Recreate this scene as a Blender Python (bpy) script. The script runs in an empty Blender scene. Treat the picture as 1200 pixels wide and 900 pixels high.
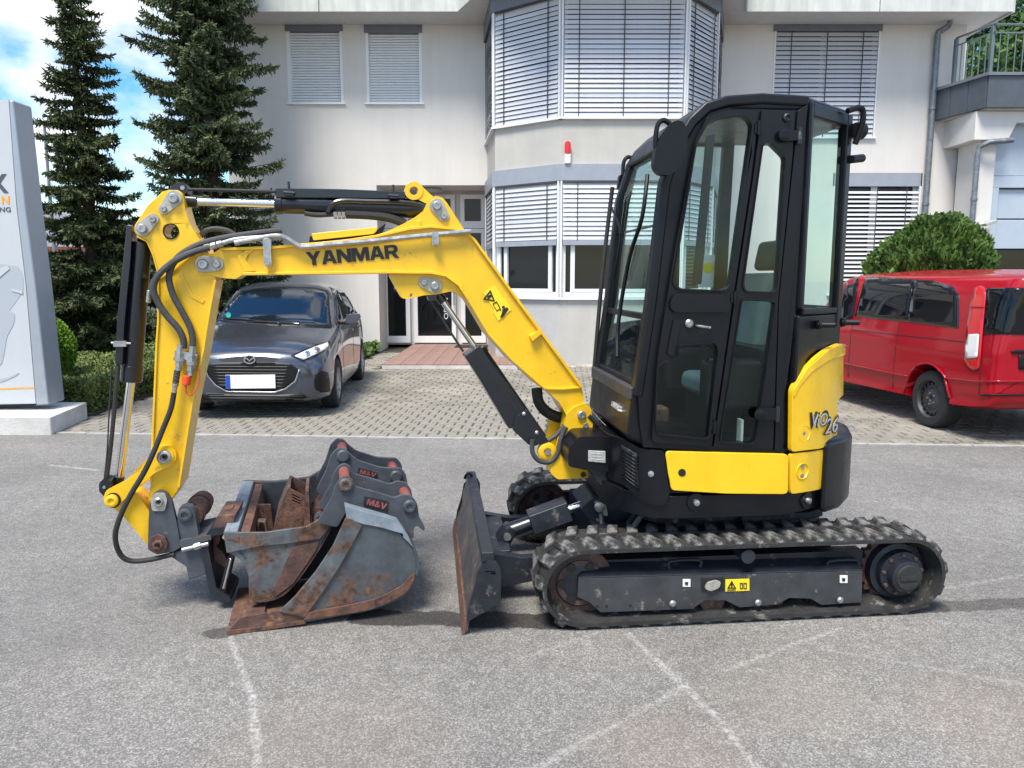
import bpy, math, random
from mathutils import Vector, Matrix, geometry
from mathutils.bvhtree import BVHTree
R = math.radians
random.seed(7)
S = bpy.context.scene
C = S.collection

# ------------------------------------------------------------------ camera
F = 901.0; PITCH = R(7.8); CAMH = 1.62
cam_d = bpy.data.cameras.new('camera'); cam = bpy.data.objects.new('camera', cam_d); C.objects.link(cam)
cam.location = (0, 0, CAMH); cam.rotation_euler = (R(90) - PITCH, 0, 0)
cam_d.sensor_width = 36; cam_d.lens = 36 * F / 1200.0; cam_d.clip_end = 2000; cam_d.clip_start = 0.05
S.camera = cam
S.render.resolution_x = 1024; S.render.resolution_y = 768

# ------------------------------------------------------------------ sky, sun, exposure
SUN_EL, SUN_AZ = R(62), R(205)      # azimuth measured clockwise from +Y: behind the camera, slightly left
w = bpy.data.worlds.new('World'); S.world = w; w.use_nodes = True
nt = w.node_tree; nt.nodes.clear()
def wn(t, **k):
    n = nt.nodes.new(t)
    for a, b in k.items(): setattr(n, a, b)
    return n
def wl(a, b): nt.links.new(a, b)
out = wn('ShaderNodeOutputWorld'); bg = wn('ShaderNodeBackground'); bg.inputs[1].default_value = 0.145
sky = wn('ShaderNodeTexSky', sky_type='NISHITA', sun_disc=False)
sky.sun_elevation = SUN_EL; sky.sun_rotation = SUN_AZ; sky.air_density = 1.1; sky.dust_density = 0.4; sky.ozone_density = 1.8
tc = wn('ShaderNodeTexCoord'); mp = wn('ShaderNodeMapping'); mp.inputs['Scale'].default_value = (1, 1, 1.7)
mp.inputs['Location'].default_value = (8.3, 3.1, 0.2)
wl(tc.outputs['Generated'], mp.inputs[0])
nz = wn('ShaderNodeTexNoise'); nz.inputs['Scale'].default_value = 2.6; nz.inputs['Detail'].default_value = 9; nz.inputs['Roughness'].default_value = 0.55
wl(mp.outputs[0], nz.inputs['Vector'])
cr = wn('ShaderNodeValToRGB'); cr.color_ramp.elements[0].position = 0.47; cr.color_ramp.elements[1].position = 0.57
wl(nz.outputs[0], cr.inputs[0])
nz2 = wn('ShaderNodeTexNoise'); nz2.inputs['Scale'].default_value = 5.0; nz2.inputs['Detail'].default_value = 6
wl(mp.outputs[0], nz2.inputs['Vector'])
cr2 = wn('ShaderNodeValToRGB'); e = cr2.color_ramp.elements
e[0].position = 0.36; e[0].color = (2.7, 2.9, 3.3, 1); e[1].position = 0.58; e[1].color = (4.7, 4.7, 4.75, 1)
wl(nz2.outputs[0], cr2.inputs[0])
mx = wn('ShaderNodeMix', data_type='RGBA')
hs = wn('ShaderNodeHueSaturation'); hs.inputs['Saturation'].default_value = 1.5; hs.inputs['Value'].default_value = 0.75; wl(sky.outputs[0], hs.inputs['Color'])
wl(cr.outputs[0], mx.inputs[0]); wl(hs.outputs[0], mx.inputs[6]); wl(cr2.outputs[0], mx.inputs[7])
wl(mx.outputs[2], bg.inputs[0]); wl(bg.outputs[0], out.inputs[0])
sd = bpy.data.lights.new('sun', 'SUN'); sd.energy = 2.8; sd.angle = R(20); sd.color = (1, 0.94, 0.85)
sun = bpy.data.objects.new('sun', sd); C.objects.link(sun)
dirv = Vector((math.sin(SUN_AZ) * math.cos(SUN_EL), math.cos(SUN_AZ) * math.cos(SUN_EL), math.sin(SUN_EL)))
sun.rotation_euler = dirv.to_track_quat('Z', 'Y').to_euler(); sun.location = dirv * 30
S.view_settings.view_transform = 'Standard'; S.view_settings.look = 'None'; S.view_settings.gamma = 1
S.view_settings.exposure = 1.08

# ------------------------------------------------------------------ pixel <-> world (survey of the photograph)
CP, SP = math.cos(PITCH), math.sin(PITCH)
def ray(px, py):
    u = (px - 600) / F; v = (450 - py) / F
    return Vector((u, CP + v * SP, -SP + v * CP))
def onY(px, py, Y):
    d = ray(px, py); t = Y / d.y; return Vector((d.x * t, Y, CAMH + d.z * t))
def onZ(px, py, z=0.0):
    d = ray(px, py); t = (z - CAMH) / d.z; return Vector((d.x * t, d.y * t, z))

class Frame:
    """a place with its own axes: origin on the ground, turned by yaw"""
    def __init__(s, x, y, yaw=0.0, z=0.0):
        s.M = Matrix.Translation((x, y, z)) @ Matrix.Rotation(yaw, 4, 'Z'); s.I = s.M.inverted()
    def px(s, px, py, y):
        o = s.I @ Vector((0, 0, CAMH)); d = s.I.to_3x3() @ ray(px, py)
        t = (y - o.y) / d.y; return o + d * t
    def xz(s, pts, y): return [((q := s.px(a, b, y)).x, q.z) for a, b in pts]
WORLD = Frame(0, 0, 0)

# ------------------------------------------------------------------ materials
def nodes(m): return m.node_tree.nodes, m.node_tree.links
def mat(name, col, rough=0.5, metal=0.0, var=0.0, vscale=6.0, bump=0.0, bscale=60.0, dirt=None, dscale=4.0, damt=0.5, coat=0.0, spec=None, em=None, streak=0.0):
    m = bpy.data.materials.new(name); m.use_nodes = True
    N, L = nodes(m); b = N['Principled BSDF']
    b.inputs['Base Color'].default_value = (*col, 1); b.inputs['Roughness'].default_value = rough; b.inputs['Metallic'].default_value = metal
    b.inputs['Coat Weight'].default_value = coat; b.inputs['Coat Roughness'].default_value = 0.06
    if spec is not None: b.inputs['Specular IOR Level'].default_value = spec
    t = N.new('ShaderNodeTexCoord')
    last = None
    if var > 0:
        n = N.new('ShaderNodeTexNoise'); n.inputs['Scale'].default_value = vscale; n.inputs['Detail'].default_value = 8; n.inputs['Roughness'].default_value = 0.65
        L.new(t.outputs['Object'], n.inputs['Vector'])
        r = N.new('ShaderNodeValToRGB'); e = r.color_ramp.elements
        e[0].position = 0.32; e[1].position = 0.68
        e[0].color = (*[c * (1 - var) for c in col], 1); e[1].color = (*[min(1, c * (1 + var)) for c in col], 1)
        L.new(n.outputs[0], r.inputs[0]); last = r.outputs[0]
        rr = N.new('ShaderNodeMapRange'); rr.inputs[1].default_value = 0.3; rr.inputs[2].default_value = 0.7
        rr.inputs[3].default_value = max(0.02, rough - 0.08); rr.inputs[4].default_value = min(1, rough + 0.1)
        L.new(n.outputs[0], rr.inputs[0]); L.new(rr.outputs[0], b.inputs['Roughness'])
    if dirt is not None:
        n = N.new('ShaderNodeTexNoise'); n.inputs['Scale'].default_value = dscale; n.inputs['Detail'].default_value = 10; n.inputs['Roughness'].default_value = 0.7
        L.new(t.outputs['Object'], n.inputs['Vector'])
        r = N.new('ShaderNodeValToRGB'); e = r.color_ramp.elements
        e[0].position = 0.66 - damt * 0.32; e[1].position = e[0].position + 0.07
        L.new(n.outputs[0], r.inputs[0])
        n2 = N.new('ShaderNodeTexNoise'); n2.inputs['Scale'].default_value = 35; n2.inputs['Detail'].default_value = 6
        L.new(t.outputs['Object'], n2.inputs['Vector'])
        r2 = N.new('ShaderNodeValToRGB'); e = r2.color_ramp.elements
        e[0].position = 0.35; e[1].position = 0.65; e[0].color = (*[c * 0.45 for c in dirt], 1); e[1].color = (*[min(1, c * 1.5) for c in dirt], 1)
        L.new(n2.outputs[0], r2.inputs[0])
        x = N.new('ShaderNodeMix'); x.data_type = 'RGBA'
        L.new(r.outputs[0], x.inputs[0])
        if last: L.new(last, x.inputs[6])
        else: x.inputs[6].default_value = (*col, 1)
        L.new(r2.outputs[0], x.inputs[7]); last = x.outputs[2]
    if streak > 0:
        mpg = N.new('ShaderNodeMapping'); mpg.inputs['Scale'].default_value = (2.2, 2.2, 0.22); L.new(t.outputs['Object'], mpg.inputs[0])
        n = N.new('ShaderNodeTexNoise'); n.inputs['Scale'].default_value = 2.0; n.inputs['Detail'].default_value = 9; n.inputs['Roughness'].default_value = 0.7; L.new(mpg.outputs[0], n.inputs['Vector'])
        r = N.new('ShaderNodeMapRange'); r.inputs[1].default_value = 0.35; r.inputs[2].default_value = 0.62; r.inputs[3].default_value = 1 - streak; r.inputs[4].default_value = 1.0; L.new(n.outputs[0], r.inputs[0])
        x = N.new('ShaderNodeMix'); x.data_type = 'RGBA'; x.blend_type = 'MULTIPLY'; x.inputs[0].default_value = 1; L.new(last, x.inputs[6]); L.new(r.outputs[0], x.inputs[7]); last = x.outputs[2]
    if last: L.new(last, b.inputs['Base Color'])
    if bump > 0:
        n = N.new('ShaderNodeTexNoise'); n.inputs['Scale'].default_value = bscale; n.inputs['Detail'].default_value = 6
        L.new(t.outputs['Object'], n.inputs['Vector'])
        bu = N.new('ShaderNodeBump'); bu.inputs['Strength'].default_value = bump; bu.inputs['Distance'].default_value = 0.01
        L.new(n.outputs[0], bu.inputs['Height']); L.new(bu.outputs[0], b.inputs['Normal'])
    if em: b.inputs['Emission Color'].default_value = (*em, 1); b.inputs['Emission Strength'].default_value = 1
    return m
def glass(name, tint, refl=1.0, rough=0.0):
    m = bpy.data.materials.new(name); m.use_nodes = True; N, L = nodes(m); N.clear()
    o = N.new('ShaderNodeOutputMaterial'); mixn = N.new('ShaderNodeMixShader')
    tr = N.new('ShaderNodeBsdfTransparent'); tr.inputs[0].default_value = (*tint, 1)
    gl = N.new('ShaderNodeBsdfGlossy'); gl.inputs['Roughness'].default_value = rough; gl.inputs[0].default_value = (0.95, 1, 0.98, 1)
    g = N.new('ShaderNodeNewGeometry'); dt = N.new('ShaderNodeVectorMath'); dt.operation = 'DOT_PRODUCT'; L.new(g.outputs['Normal'], dt.inputs[0]); L.new(g.outputs['Incoming'], dt.inputs[1])
    def mth(op, a, b=None):
        q = N.new('ShaderNodeMath'); q.operation = op; q.use_clamp = op == 'MULTIPLY'
        if isinstance(a, (int, float)): q.inputs[0].default_value = a
        else: L.new(a, q.inputs[0])
        if isinstance(b, (int, float)): q.inputs[1].default_value = b
        elif b is not None: L.new(b, q.inputs[1])
        return q.outputs[0]
    # Schlick reflectance, the same from both sides of the sheet
    mm = N.new('ShaderNodeMath'); mm.operation = 'MULTIPLY_ADD'; mm.use_clamp = True; mm.inputs[1].default_value = 0.9 * refl; mm.inputs[2].default_value = 0.035 * refl
    L.new(mth('POWER', mth('SUBTRACT', 1.0, mth('ABSOLUTE', dt.outputs['Value'])), 5.0), mm.inputs[0]); L.new(mm.outputs[0], mixn.inputs[0]); L.new(tr.outputs[0], mixn.inputs[1]); L.new(gl.outputs[0], mixn.inputs[2]); L.new(mixn.outputs[0], o.inputs[0])
    return m
def leaf_mat(name, c1, c2, scale=2.5, rough=0.6, fine=30):
    m = bpy.data.materials.new(name); m.use_nodes = True; N, L = nodes(m); b = N['Principled BSDF']
    t = N.new('ShaderNodeTexCoord'); n = N.new('ShaderNodeTexNoise'); n.inputs['Scale'].default_value = scale; n.inputs['Detail'].default_value = 5
    n2 = N.new('ShaderNodeTexNoise'); n2.inputs['Scale'].default_value = fine; n2.inputs['Detail'].default_value = 2
    L.new(t.outputs['Object'], n.inputs['Vector']); L.new(t.outputs['Object'], n2.inputs['Vector'])
    a = N.new('ShaderNodeMath'); a.operation = 'ADD'; L.new(n.outputs[0], a.inputs[0]); L.new(n2.outputs[0], a.inputs[1])
    r = N.new('ShaderNodeValToRGB'); e = r.color_ramp.elements; e[0].position = 0.40; e[1].position = 0.62
    e[0].color = (*c1, 1); e[1].color = (*c2, 1)
    h = N.new('ShaderNodeMath'); h.operation = 'MULTIPLY'; h.inputs[1].default_value = 0.5; L.new(a.outputs[0], h.inputs[0]); L.new(h.outputs[0], r.inputs[0])
    L.new(r.outputs[0], b.inputs['Base Color']); b.inputs['Roughness'].default_value = rough; b.inputs['Specular IOR Level'].default_value = 0.25
    return m
YEL = (0.84, 0.50, 0.008)
M = dict(
 yellow=mat('machine_yellow', YEL, 0.38, var=0.09, vscale=6, coat=0.25, dirt=(0.42, 0.26, 0.05), dscale=16, damt=0.16, streak=0.10, bump=0.02, bscale=25),
 yellow_clean=mat('panel_yellow', (0.86, 0.52, 0.008), 0.3, var=0.05, coat=0.4, streak=0.08),
 black=mat('cab_black', (0.0035, 0.0042, 0.0066), 0.36, var=0.3, vscale=8, coat=0.05, spec=0.32),
 black2=mat('cylinder_black', (0.006, 0.008, 0.013), 0.3, var=0.2, coat=0.3),
 rubber=mat('rubber', (0.022, 0.022, 0.022), 0.75, var=0.4, vscale=14, bump=0.4, bscale=40, dirt=(0.13, 0.12, 0.105), dscale=10, damt=0.32),
 lugtop=mat('worn_rubber', (0.026, 0.026, 0.026), 0.75, var=0.4, vscale=20, bump=0.5, bscale=50, dirt=(0.14, 0.135, 0.125), dscale=11, damt=0.48),
 tyre=mat('tyre_rubber', (0.02, 0.02, 0.021), 0.8, var=0.3, bump=0.3, bscale=90),
 hose=mat('hose_rubber', (0.05, 0.051, 0.053), 0.6, var=0.2, vscale=20, bump=0.15, bscale=120),
 hose_dark=mat('black_hose', (0.02, 0.02, 0.02), 0.6, var=0.2, vscale=20),
 chrome=mat('chromed_rod', (0.72, 0.72, 0.72), 0.12, 1.0),
 steel=mat('zinc_steel', (0.42, 0.42, 0.41), 0.38, 0.85, var=0.25, vscale=30),
 pinplate=mat('pin_plate', (0.40, 0.39, 0.34), 0.5, 0.4, var=0.2, vscale=40),
 darkmetal=mat('dark_painted_metal', (0.013, 0.016, 0.024), 0.45, var=0.35, vscale=10, bump=0.05, bscale=40, dirt=(0.10, 0.09, 0.08), dscale=9, damt=0.2),
 bladeface=mat('worn_blade_face', (0.06, 0.062, 0.068), 0.55, var=0.4, vscale=8, bump=0.1, dirt=(0.13, 0.095, 0.075), dscale=6, damt=0.42, streak=0.3),
 frameplate=mat('scuffed_frame_plate', (0.040, 0.042, 0.046), 0.5, var=0.35, vscale=7, bump=0.05, dirt=(0.15, 0.13, 0.11), dscale=16, damt=0.22),
 rust=mat('rust', (0.125, 0.060, 0.038), 0.85, var=0.5, vscale=18, bump=0.4, bscale=60, dirt=(0.09, 0.05, 0.04), dscale=12, damt=0.5),
 rustdark=mat('dark_rust', (0.09, 0.048, 0.038), 0.7, var=0.5, vscale=15, bump=0.3, bscale=60, dirt=(0.20, 0.10, 0.05), dscale=9, damt=0.3),
 bucketgrey=mat('worn_grey_bucket_paint', (0.070, 0.083, 0.096), 0.5, var=0.35, vscale=7, bump=0.15, bscale=30, dirt=(0.12, 0.062, 0.036), dscale=3.2, damt=0.36, streak=0.25),
 bucketrusty=mat('rusty_grey_bucket_steel', (0.10, 0.11, 0.118), 0.55, var=0.35, vscale=12, bump=0.2, bscale=35, dirt=(0.115, 0.062, 0.040), dscale=5, damt=0.62, streak=0.3),
 bucketclean=mat('light_grey_bucket_paint', (0.20, 0.24, 0.28), 0.45, var=0.25, vscale=12, bump=0.05, dirt=(0.16, 0.11, 0.08), dscale=8, damt=0.2),
 hitchgrey=mat('hitch_grey_paint', (0.055, 0.064, 0.078), 0.5, var=0.3, vscale=9, bump=0.05, dirt=(0.15, 0.10, 0.07), dscale=11, damt=0.15),
 redpin=mat('red_pin', (0.24, 0.065, 0.05), 0.55, var=0.3, vscale=25),
 redcap=mat('red_rubber_cap', (0.75, 0.08, 0.02), 0.45),
 white=mat('white_paint', (0.80, 0.80, 0.80), 0.45), label_white=mat('white_sticker', (0.75, 0.75, 0.74), 0.5),
 sticker=mat('yellow_sticker', (0.90, 0.66, 0.02), 0.4), ink=mat('black_ink', (0.012, 0.012, 0.012), 0.4),
 silver=mat('silver_letter', (0.45, 0.46, 0.48), 0.35, 0.3), grey_label=mat('grey_label', (0.38, 0.39, 0.38), 0.5, var=0.2, vscale=60),
 cabglass=glass('tinted_cab_glass', (0.885, 0.962, 0.94), 0.5), lampglass=glass('clear_lamp_glass', (0.9, 0.92, 0.95), 1.2),
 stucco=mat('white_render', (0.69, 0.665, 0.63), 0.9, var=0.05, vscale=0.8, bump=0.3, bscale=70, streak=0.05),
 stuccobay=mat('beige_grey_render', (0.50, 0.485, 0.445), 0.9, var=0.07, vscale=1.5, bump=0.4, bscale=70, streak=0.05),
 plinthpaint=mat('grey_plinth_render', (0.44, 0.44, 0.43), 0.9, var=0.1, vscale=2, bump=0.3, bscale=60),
 fascia=mat('weathered_fascia', (0.60, 0.62, 0.58), 0.7, var=0.08, vscale=2.5, streak=0.22),
 soffit=mat('soffit_board', (0.60, 0.59, 0.57), 0.8, var=0.06),
 cassette=mat('grey_blind_box', (0.16, 0.175, 0.20), 0.45, var=0.08), cassette2=mat('light_grey_blind_box', (0.30, 0.33, 0.38), 0.45, var=0.06),
 slat=mat('blind_slat', (0.62, 0.63, 0.66), 0.38, 0.25, var=0.04), shutter=mat('roller_shutter_slat', (0.72, 0.75, 0.77), 0.45, var=0.03),
 frame=mat('white_window_frame', (0.78, 0.79, 0.80), 0.35), cord=mat('dark_cord', (0.05, 0.05, 0.06), 0.7),
 pane=mat('dark_window_pane', (0.010, 0.012, 0.013), 0.05, spec=0.35), zinc=mat('zinc_pipe', (0.20, 0.22, 0.24), 0.45, 0.5, var=0.3, vscale=12),
 parapet=mat('slate_grey_panel', (0.075, 0.09, 0.11), 0.45, var=0.15, vscale=3), rail=mat('galvanised_rail', (0.15, 0.20, 0.205), 0.45, 0.4, var=0.1),
 garage=mat('light_grey_blue_door', (0.42, 0.48, 0.56), 0.4, var=0.04), brown=mat('entrance_tile', (0.27, 0.17, 0.14), 0.75, var=0.25, vscale=7, bump=0.1),
 concrete=mat('pale_concrete', (0.56, 0.55, 0.52), 0.9, var=0.16, vscale=4, bump=0.35, bscale=50),
 sign=mat('sign_panel', (0.47, 0.495, 0.52), 0.35, var=0.02), signedge=mat('sign_aluminium', (0.36, 0.39, 0.43), 0.35, 0.4, var=0.04),
 signgrey=mat('sign_pale_graphic', (0.37, 0.405, 0.44), 0.4), orange=mat('orange_letter', (0.85, 0.33, 0.02), 0.4), textgrey=mat('charcoal_letter', (0.07, 0.075, 0.085), 0.4),
 carpaint=mat('dark_grey_metallic_paint', (0.075, 0.082, 0.105), 0.25, 0.55, coat=1.0, var=0.05, vscale=400),
 carglass=mat('car_glass', (0.008, 0.012, 0.018), 0.02, spec=1.0), trim=mat('black_plastic', (0.007, 0.007, 0.008), 0.45, spec=0.3), gloss_black=mat('gloss_black_trim', (0.008, 0.008, 0.009), 0.12, coat=0.5),
 rimsilver=mat('alloy_rim', (0.35, 0.36, 0.38), 0.3, 0.8), rimdark=mat('dark_steel_rim', (0.055, 0.055, 0.058), 0.5, 0.3, var=0.2),
 vanred=mat('red_van_paint', (0.32, 0.0015, 0.010), 0.5, coat=0.6, spec=0.12), vanglass=mat('privacy_glass', (0.006, 0.0065, 0.008), 0.03, spec=0.35),
 lampred=mat('red_lamp_lens', (0.55, 0.01, 0.012), 0.12, coat=0.8), lampclear=mat('clear_lamp_lens', (0.72, 0.70, 0.68), 0.15, coat=0.8),
 plateblue=mat('plate_blue', (0.01, 0.06, 0.45), 0.4), seat=mat('teal_grey_seat_cloth', (0.10, 0.15, 0.16), 0.85, var=0.2), floor_mat=mat('beige_floor_mat', (0.33, 0.36, 0.30), 0.8),
 bark=mat('bark', (0.07, 0.05, 0.04), 0.9, var=0.4, bump=0.5), spruce=leaf_mat('spruce_needles', (0.026, 0.040, 0.016), (0.12, 0.15, 0.060), 1.4),
 spruce2=leaf_mat('blue_green_spruce_needles', (0.034, 0.052, 0.022), (0.16, 0.195, 0.095), 1.2), box=leaf_mat('boxwood_leaves', (0.09, 0.21, 0.018), (0.27, 0.42, 0.05), 3.5),
 thuja=leaf_mat('thuja_sprays', (0.018, 0.055, 0.012), (0.13, 0.21, 0.045), 3.0), cover=leaf_mat('ground_cover_leaves', (0.07, 0.11, 0.025), (0.23, 0.27, 0.09), 3.0),
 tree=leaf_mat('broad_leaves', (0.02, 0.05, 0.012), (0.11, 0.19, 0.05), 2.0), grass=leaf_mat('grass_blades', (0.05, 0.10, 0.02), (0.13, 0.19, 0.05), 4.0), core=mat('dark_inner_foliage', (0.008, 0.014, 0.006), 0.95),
 halldark=mat('red_brown_cladding', (0.16, 0.045, 0.03), 0.7, var=0.2), roofgrey=mat('grey_roof_sheet', (0.32, 0.34, 0.37), 0.5), gravel=mat('pebbles', (0.36, 0.33, 0.29), 0.85, var=0.4, vscale=3),
 siren=mat('red_siren_cap', (0.65, 0.02, 0.03), 0.35), teal=mat('teal_print', (0.02, 0.25, 0.22), 0.5),
)

# ------------------------------------------------------------------ object helpers
MX = {}
def link(o, parent, Wm=None):
    C.objects.link(o)
    if parent is not None:
        o.parent = parent; base = MX[parent.name]
        if Wm is not None: o.matrix_local = base.inverted() @ Wm
        MX[o.name] = Wm if Wm is not None else base
    else:
        if Wm is not None: o.matrix_world = Wm
        MX[o.name] = Wm if Wm is not None else Matrix.Identity(4)
    return o
def tag(o, label=None, cat=None, group=None, kind=None):
    if label: o['label'] = label
    if cat: o['category'] = cat
    if group: o['group'] = group
    if kind: o['kind'] = kind
    return o
def thing(name, label, cat, Wm, group=None):
    return tag(link(bpy.data.objects.new(name, None), None, Wm), label, cat, group)

class MB:
    def __init__(s, fr=WORLD): s.v = []; s.f = []; s.M = fr.M if isinstance(fr, Frame) else fr
    def add(s, v, f):
        n = len(s.v); s.v += [tuple(q) for q in v]; s.f += [tuple(i + n for i in g) for g in f]; return s
    def hexa(s, a): return s.add(a, [(0, 3, 2, 1), (4, 5, 6, 7), (0, 1, 5, 4), (1, 2, 6, 5), (2, 3, 7, 6), (3, 0, 4, 7)])
    def box(s, x0, x1, y0, y1, z0, z1):
        return s.hexa([(x0, y0, z0), (x1, y0, z0), (x1, y1, z0), (x0, y1, z0), (x0, y0, z1), (x1, y0, z1), (x1, y1, z1), (x0, y1, z1)])
    def prism(s, pts, y0, y1, holes=(), axis='y'):
        """outline in (x,z) pushed from y0 to y1 (axis 'z': outline in (x,y) pushed from z0 to z1)"""
        rings = [list(pts)] + [list(h) for h in holes]
        tri = geometry.tessellate_polygon([[Vector((a, b, 0)) for a, b in r] for r in rings])
        flat = [p for r in rings for p in r]; n = len(flat)
        P = (lambda a, b, c: (a, c, b)) if axis == 'y' else (lambda a, b, c: (a, b, c))
        V = [P(a, b, y0) for a, b in flat] + [P(a, b, y1) for a, b in flat]
        f = []
        for t in tri:
            a, b, c = t; f.append((a, b, c)); f.append((c + n, b + n, a + n))
        o = 0
        for r in rings:
            k = len(r)
            for i in range(k):
                j = (i + 1) % k; f.append((o + i, o + j, o + j + n, o + i + n))
            o += k
        return s.add(V, f)
    def cyl(s, p0, p1, r0, r1=None, n=20, cap=True):
        r1 = r0 if r1 is None else r1
        p0 = Vector(p0); p1 = Vector(p1); d = (p1 - p0).normalized()
        a = d.orthogonal().normalized(); b = d.cross(a)
        V = []
        for p, r in ((p0, r0), (p1, r1)):
            for i in range(n):
                t = 2 * math.pi * i / n; V.append(p + (a * math.cos(t) + b * math.sin(t)) * r)
        f = [(i, (i + 1) % n, (i + 1) % n + n, i + n) for i in range(n)]
        if cap: f += [tuple(range(n - 1, -1, -1)), tuple(range(n, 2 * n))]
        return s.add(V, f)
    def tube(s, pts, r, n=10, smooth=3):
        pts = [Vector(p) for p in pts]
        if smooth and len(pts) > 2:
            q = []
            for i in range(len(pts) - 1):
                p0 = pts[max(i - 1, 0)]; p1 = pts[i]; p2 = pts[i + 1]; p3 = pts[min(i + 2, len(pts) - 1)]
                for k in range(smooth + 1):
                    t = k / (smooth + 1)
                    q.append(0.5 * ((2 * p1) + (p2 - p0) * t + (2 * p0 - 5 * p1 + 4 * p2 - p3) * t * t + (3 * p1 - p0 - 3 * p2 + p3) * t ** 3))
            q.append(pts[-1]); pts = q
        V = []; a = None
        for i, p in enumerate(pts):
            d = (pts[min(i + 1, len(pts) - 1)] - pts[max(i - 1, 0)]).normalized()
            if a is None: a = d.orthogonal().normalized()
            a = (a - d * a.dot(d)).normalized(); b = d.cross(a)
            rr = r[i * (len(r) - 1) // max(1, len(pts) - 1)] if isinstance(r, (list, tuple)) else r
            for k in range(n):
                t = 2 * math.pi * k / n; V.append(p + (a * math.cos(t) + b * math.sin(t)) * rr)
        m = len(pts); f = [(i * n + k, i * n + (k + 1) % n, (i + 1) * n + (k + 1) % n, (i + 1) * n + k) for i in range(m - 1) for k in range(n)]
        f += [tuple(range(n - 1, -1, -1)), tuple(range((m - 1) * n, m * n))]
        return s.add(V, f)
    def lathe(s, prof, c, axis=(0, 1, 0), n=32, closed=False, cap=True):
        c = Vector(c); d = Vector(axis).normalized(); a = d.orthogonal().normalized(); b = d.cross(a)
        V = []; m = len(prof)
        for h, r in prof:
            for i in range(n):
                t = 2 * math.pi * i / n; V.append(c + d * h + (a * math.cos(t) + b * math.sin(t)) * r)
        rng = m if closed else m - 1
        f = [(j * n + i, j * n + (i + 1) % n, ((j + 1) % m) * n + (i + 1) % n, ((j + 1) % m) * n + i) for j in range(rng) for i in range(n)]
        if not closed and cap:
            f += [tuple(range(n - 1, -1, -1)), tuple(range((m - 1) * n, m * n))]
        return s.add(V, f)
    def strip(s, path, t, y0, y1):
        """plate following an (x,z) path, t thick, pushed y0..y1"""
        n = len(path); L1 = []; L2 = []
        for i in range(n):
            a = Vector(path[max(i - 1, 0)]); b = Vector(path[min(i + 1, n - 1)]); d = (b - a).normalized(); nn = Vector((-d.y, d.x)); p = Vector(path[i])
            L1.append(p + nn * t / 2); L2.append(p - nn * t / 2)
        V = []; f = []
        for i in range(n):
            V += [(L1[i].x, y0, L1[i].y), (L2[i].x, y0, L2[i].y), (L2[i].x, y1, L2[i].y), (L1[i].x, y1, L1[i].y)]
        for i in range(n - 1):
            a = 4 * i; b = a + 4
            for k in range(4): f.append((a + k, a + (k + 1) % 4, b + (k + 1) % 4, b + k))
        f += [(3, 2, 1, 0), (4 * n - 4, 4 * n - 3, 4 * n - 2, 4 * n - 1)]
        return s.add(V, f)
    def mesh(s, name, base, material, sharp=35):
        Q = base.inverted() @ s.M
        me = bpy.data.meshes.new(name); me.from_pydata([Q @ Vector(v) for v in s.v], [], s.f)
        import bmesh as bm_
        b = bm_.new(); b.from_mesh(me); bm_.ops.recalc_face_normals(b, faces=b.faces); b.to_mesh(me); b.free()
        if material: me.materials.append(material)
        me.polygons.foreach_set('use_smooth', [True] * len(me.polygons)); me.set_sharp_from_angle(angle=R(sharp))
        return me
    def build(s, name, material, parent=None, bevel=0.0, seg=2, at=None, solid=0.0, sub=0, sharp=35, label=None, cat=None, group=None, kind=None):
        base = MX[parent.name] if parent is not None else (at if at is not None else Matrix.Identity(4))
        me = s.mesh(name, base, M[material] if isinstance(material, str) else material, sharp)
        o = bpy.data.objects.new(name, me); link(o, parent, None if parent is not None else base)
        if solid: md = o.modifiers.new('solid', 'SOLIDIFY'); md.thickness = solid; md.offset = 0
        if bevel: md = o.modifiers.new('bevel', 'BEVEL'); md.width = bevel; md.segments = seg; md.limit_method = 'ANGLE'; md.angle_limit = R(40); md.harden_normals = True
        if sub: md = o.modifiers.new('sub', 'SUBSURF'); md.levels = sub; md.render_levels = sub
        return tag(o, label, cat, group, kind)
def inst(name, me, parent, Wm): return link(bpy.data.objects.new(name, me), parent, Wm)
def circle(cx, cz, r, n=20, a0=0.0): return [(cx + r * math.cos(a0 + 2 * math.pi * i / n), cz + r * math.sin(a0 + 2 * math.pi * i / n)) for i in range(n)]
def rounded(pts, rad=0.2, k=3):
    """round the corners of a polygon by a share of its edges"""
    out = []; n = len(pts)
    for i in range(n):
        p = Vector(pts[i]); a = Vector(pts[i - 1]); b = Vector(pts[(i + 1) % n])
        p0 = p + (a - p) * min(0.5, rad); p1 = p + (b - p) * min(0.5, rad)
        for j in range(k + 1):
            t = j / k; q = p0 * (1 - t) ** 2 + p * 2 * t * (1 - t) + p1 * t * t; out.append((q.x, q.y))
    return out
def rfix(pts, rad, k=3):
    out = []; n = len(pts)
    for i in range(n):
        p = Vector(pts[i]); a = Vector(pts[i - 1]); b = Vector(pts[(i + 1) % n])
        p0 = p + (a - p).normalized() * min(rad, (a - p).length * 0.45); p1 = p + (b - p).normalized() * min(rad, (b - p).length * 0.45)
        for j in range(k + 1):
            t = j / k; q = p0 * (1 - t) ** 2 + p * 2 * t * (1 - t) + p1 * t * t; out.append((q.x, q.y))
    return out
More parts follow.
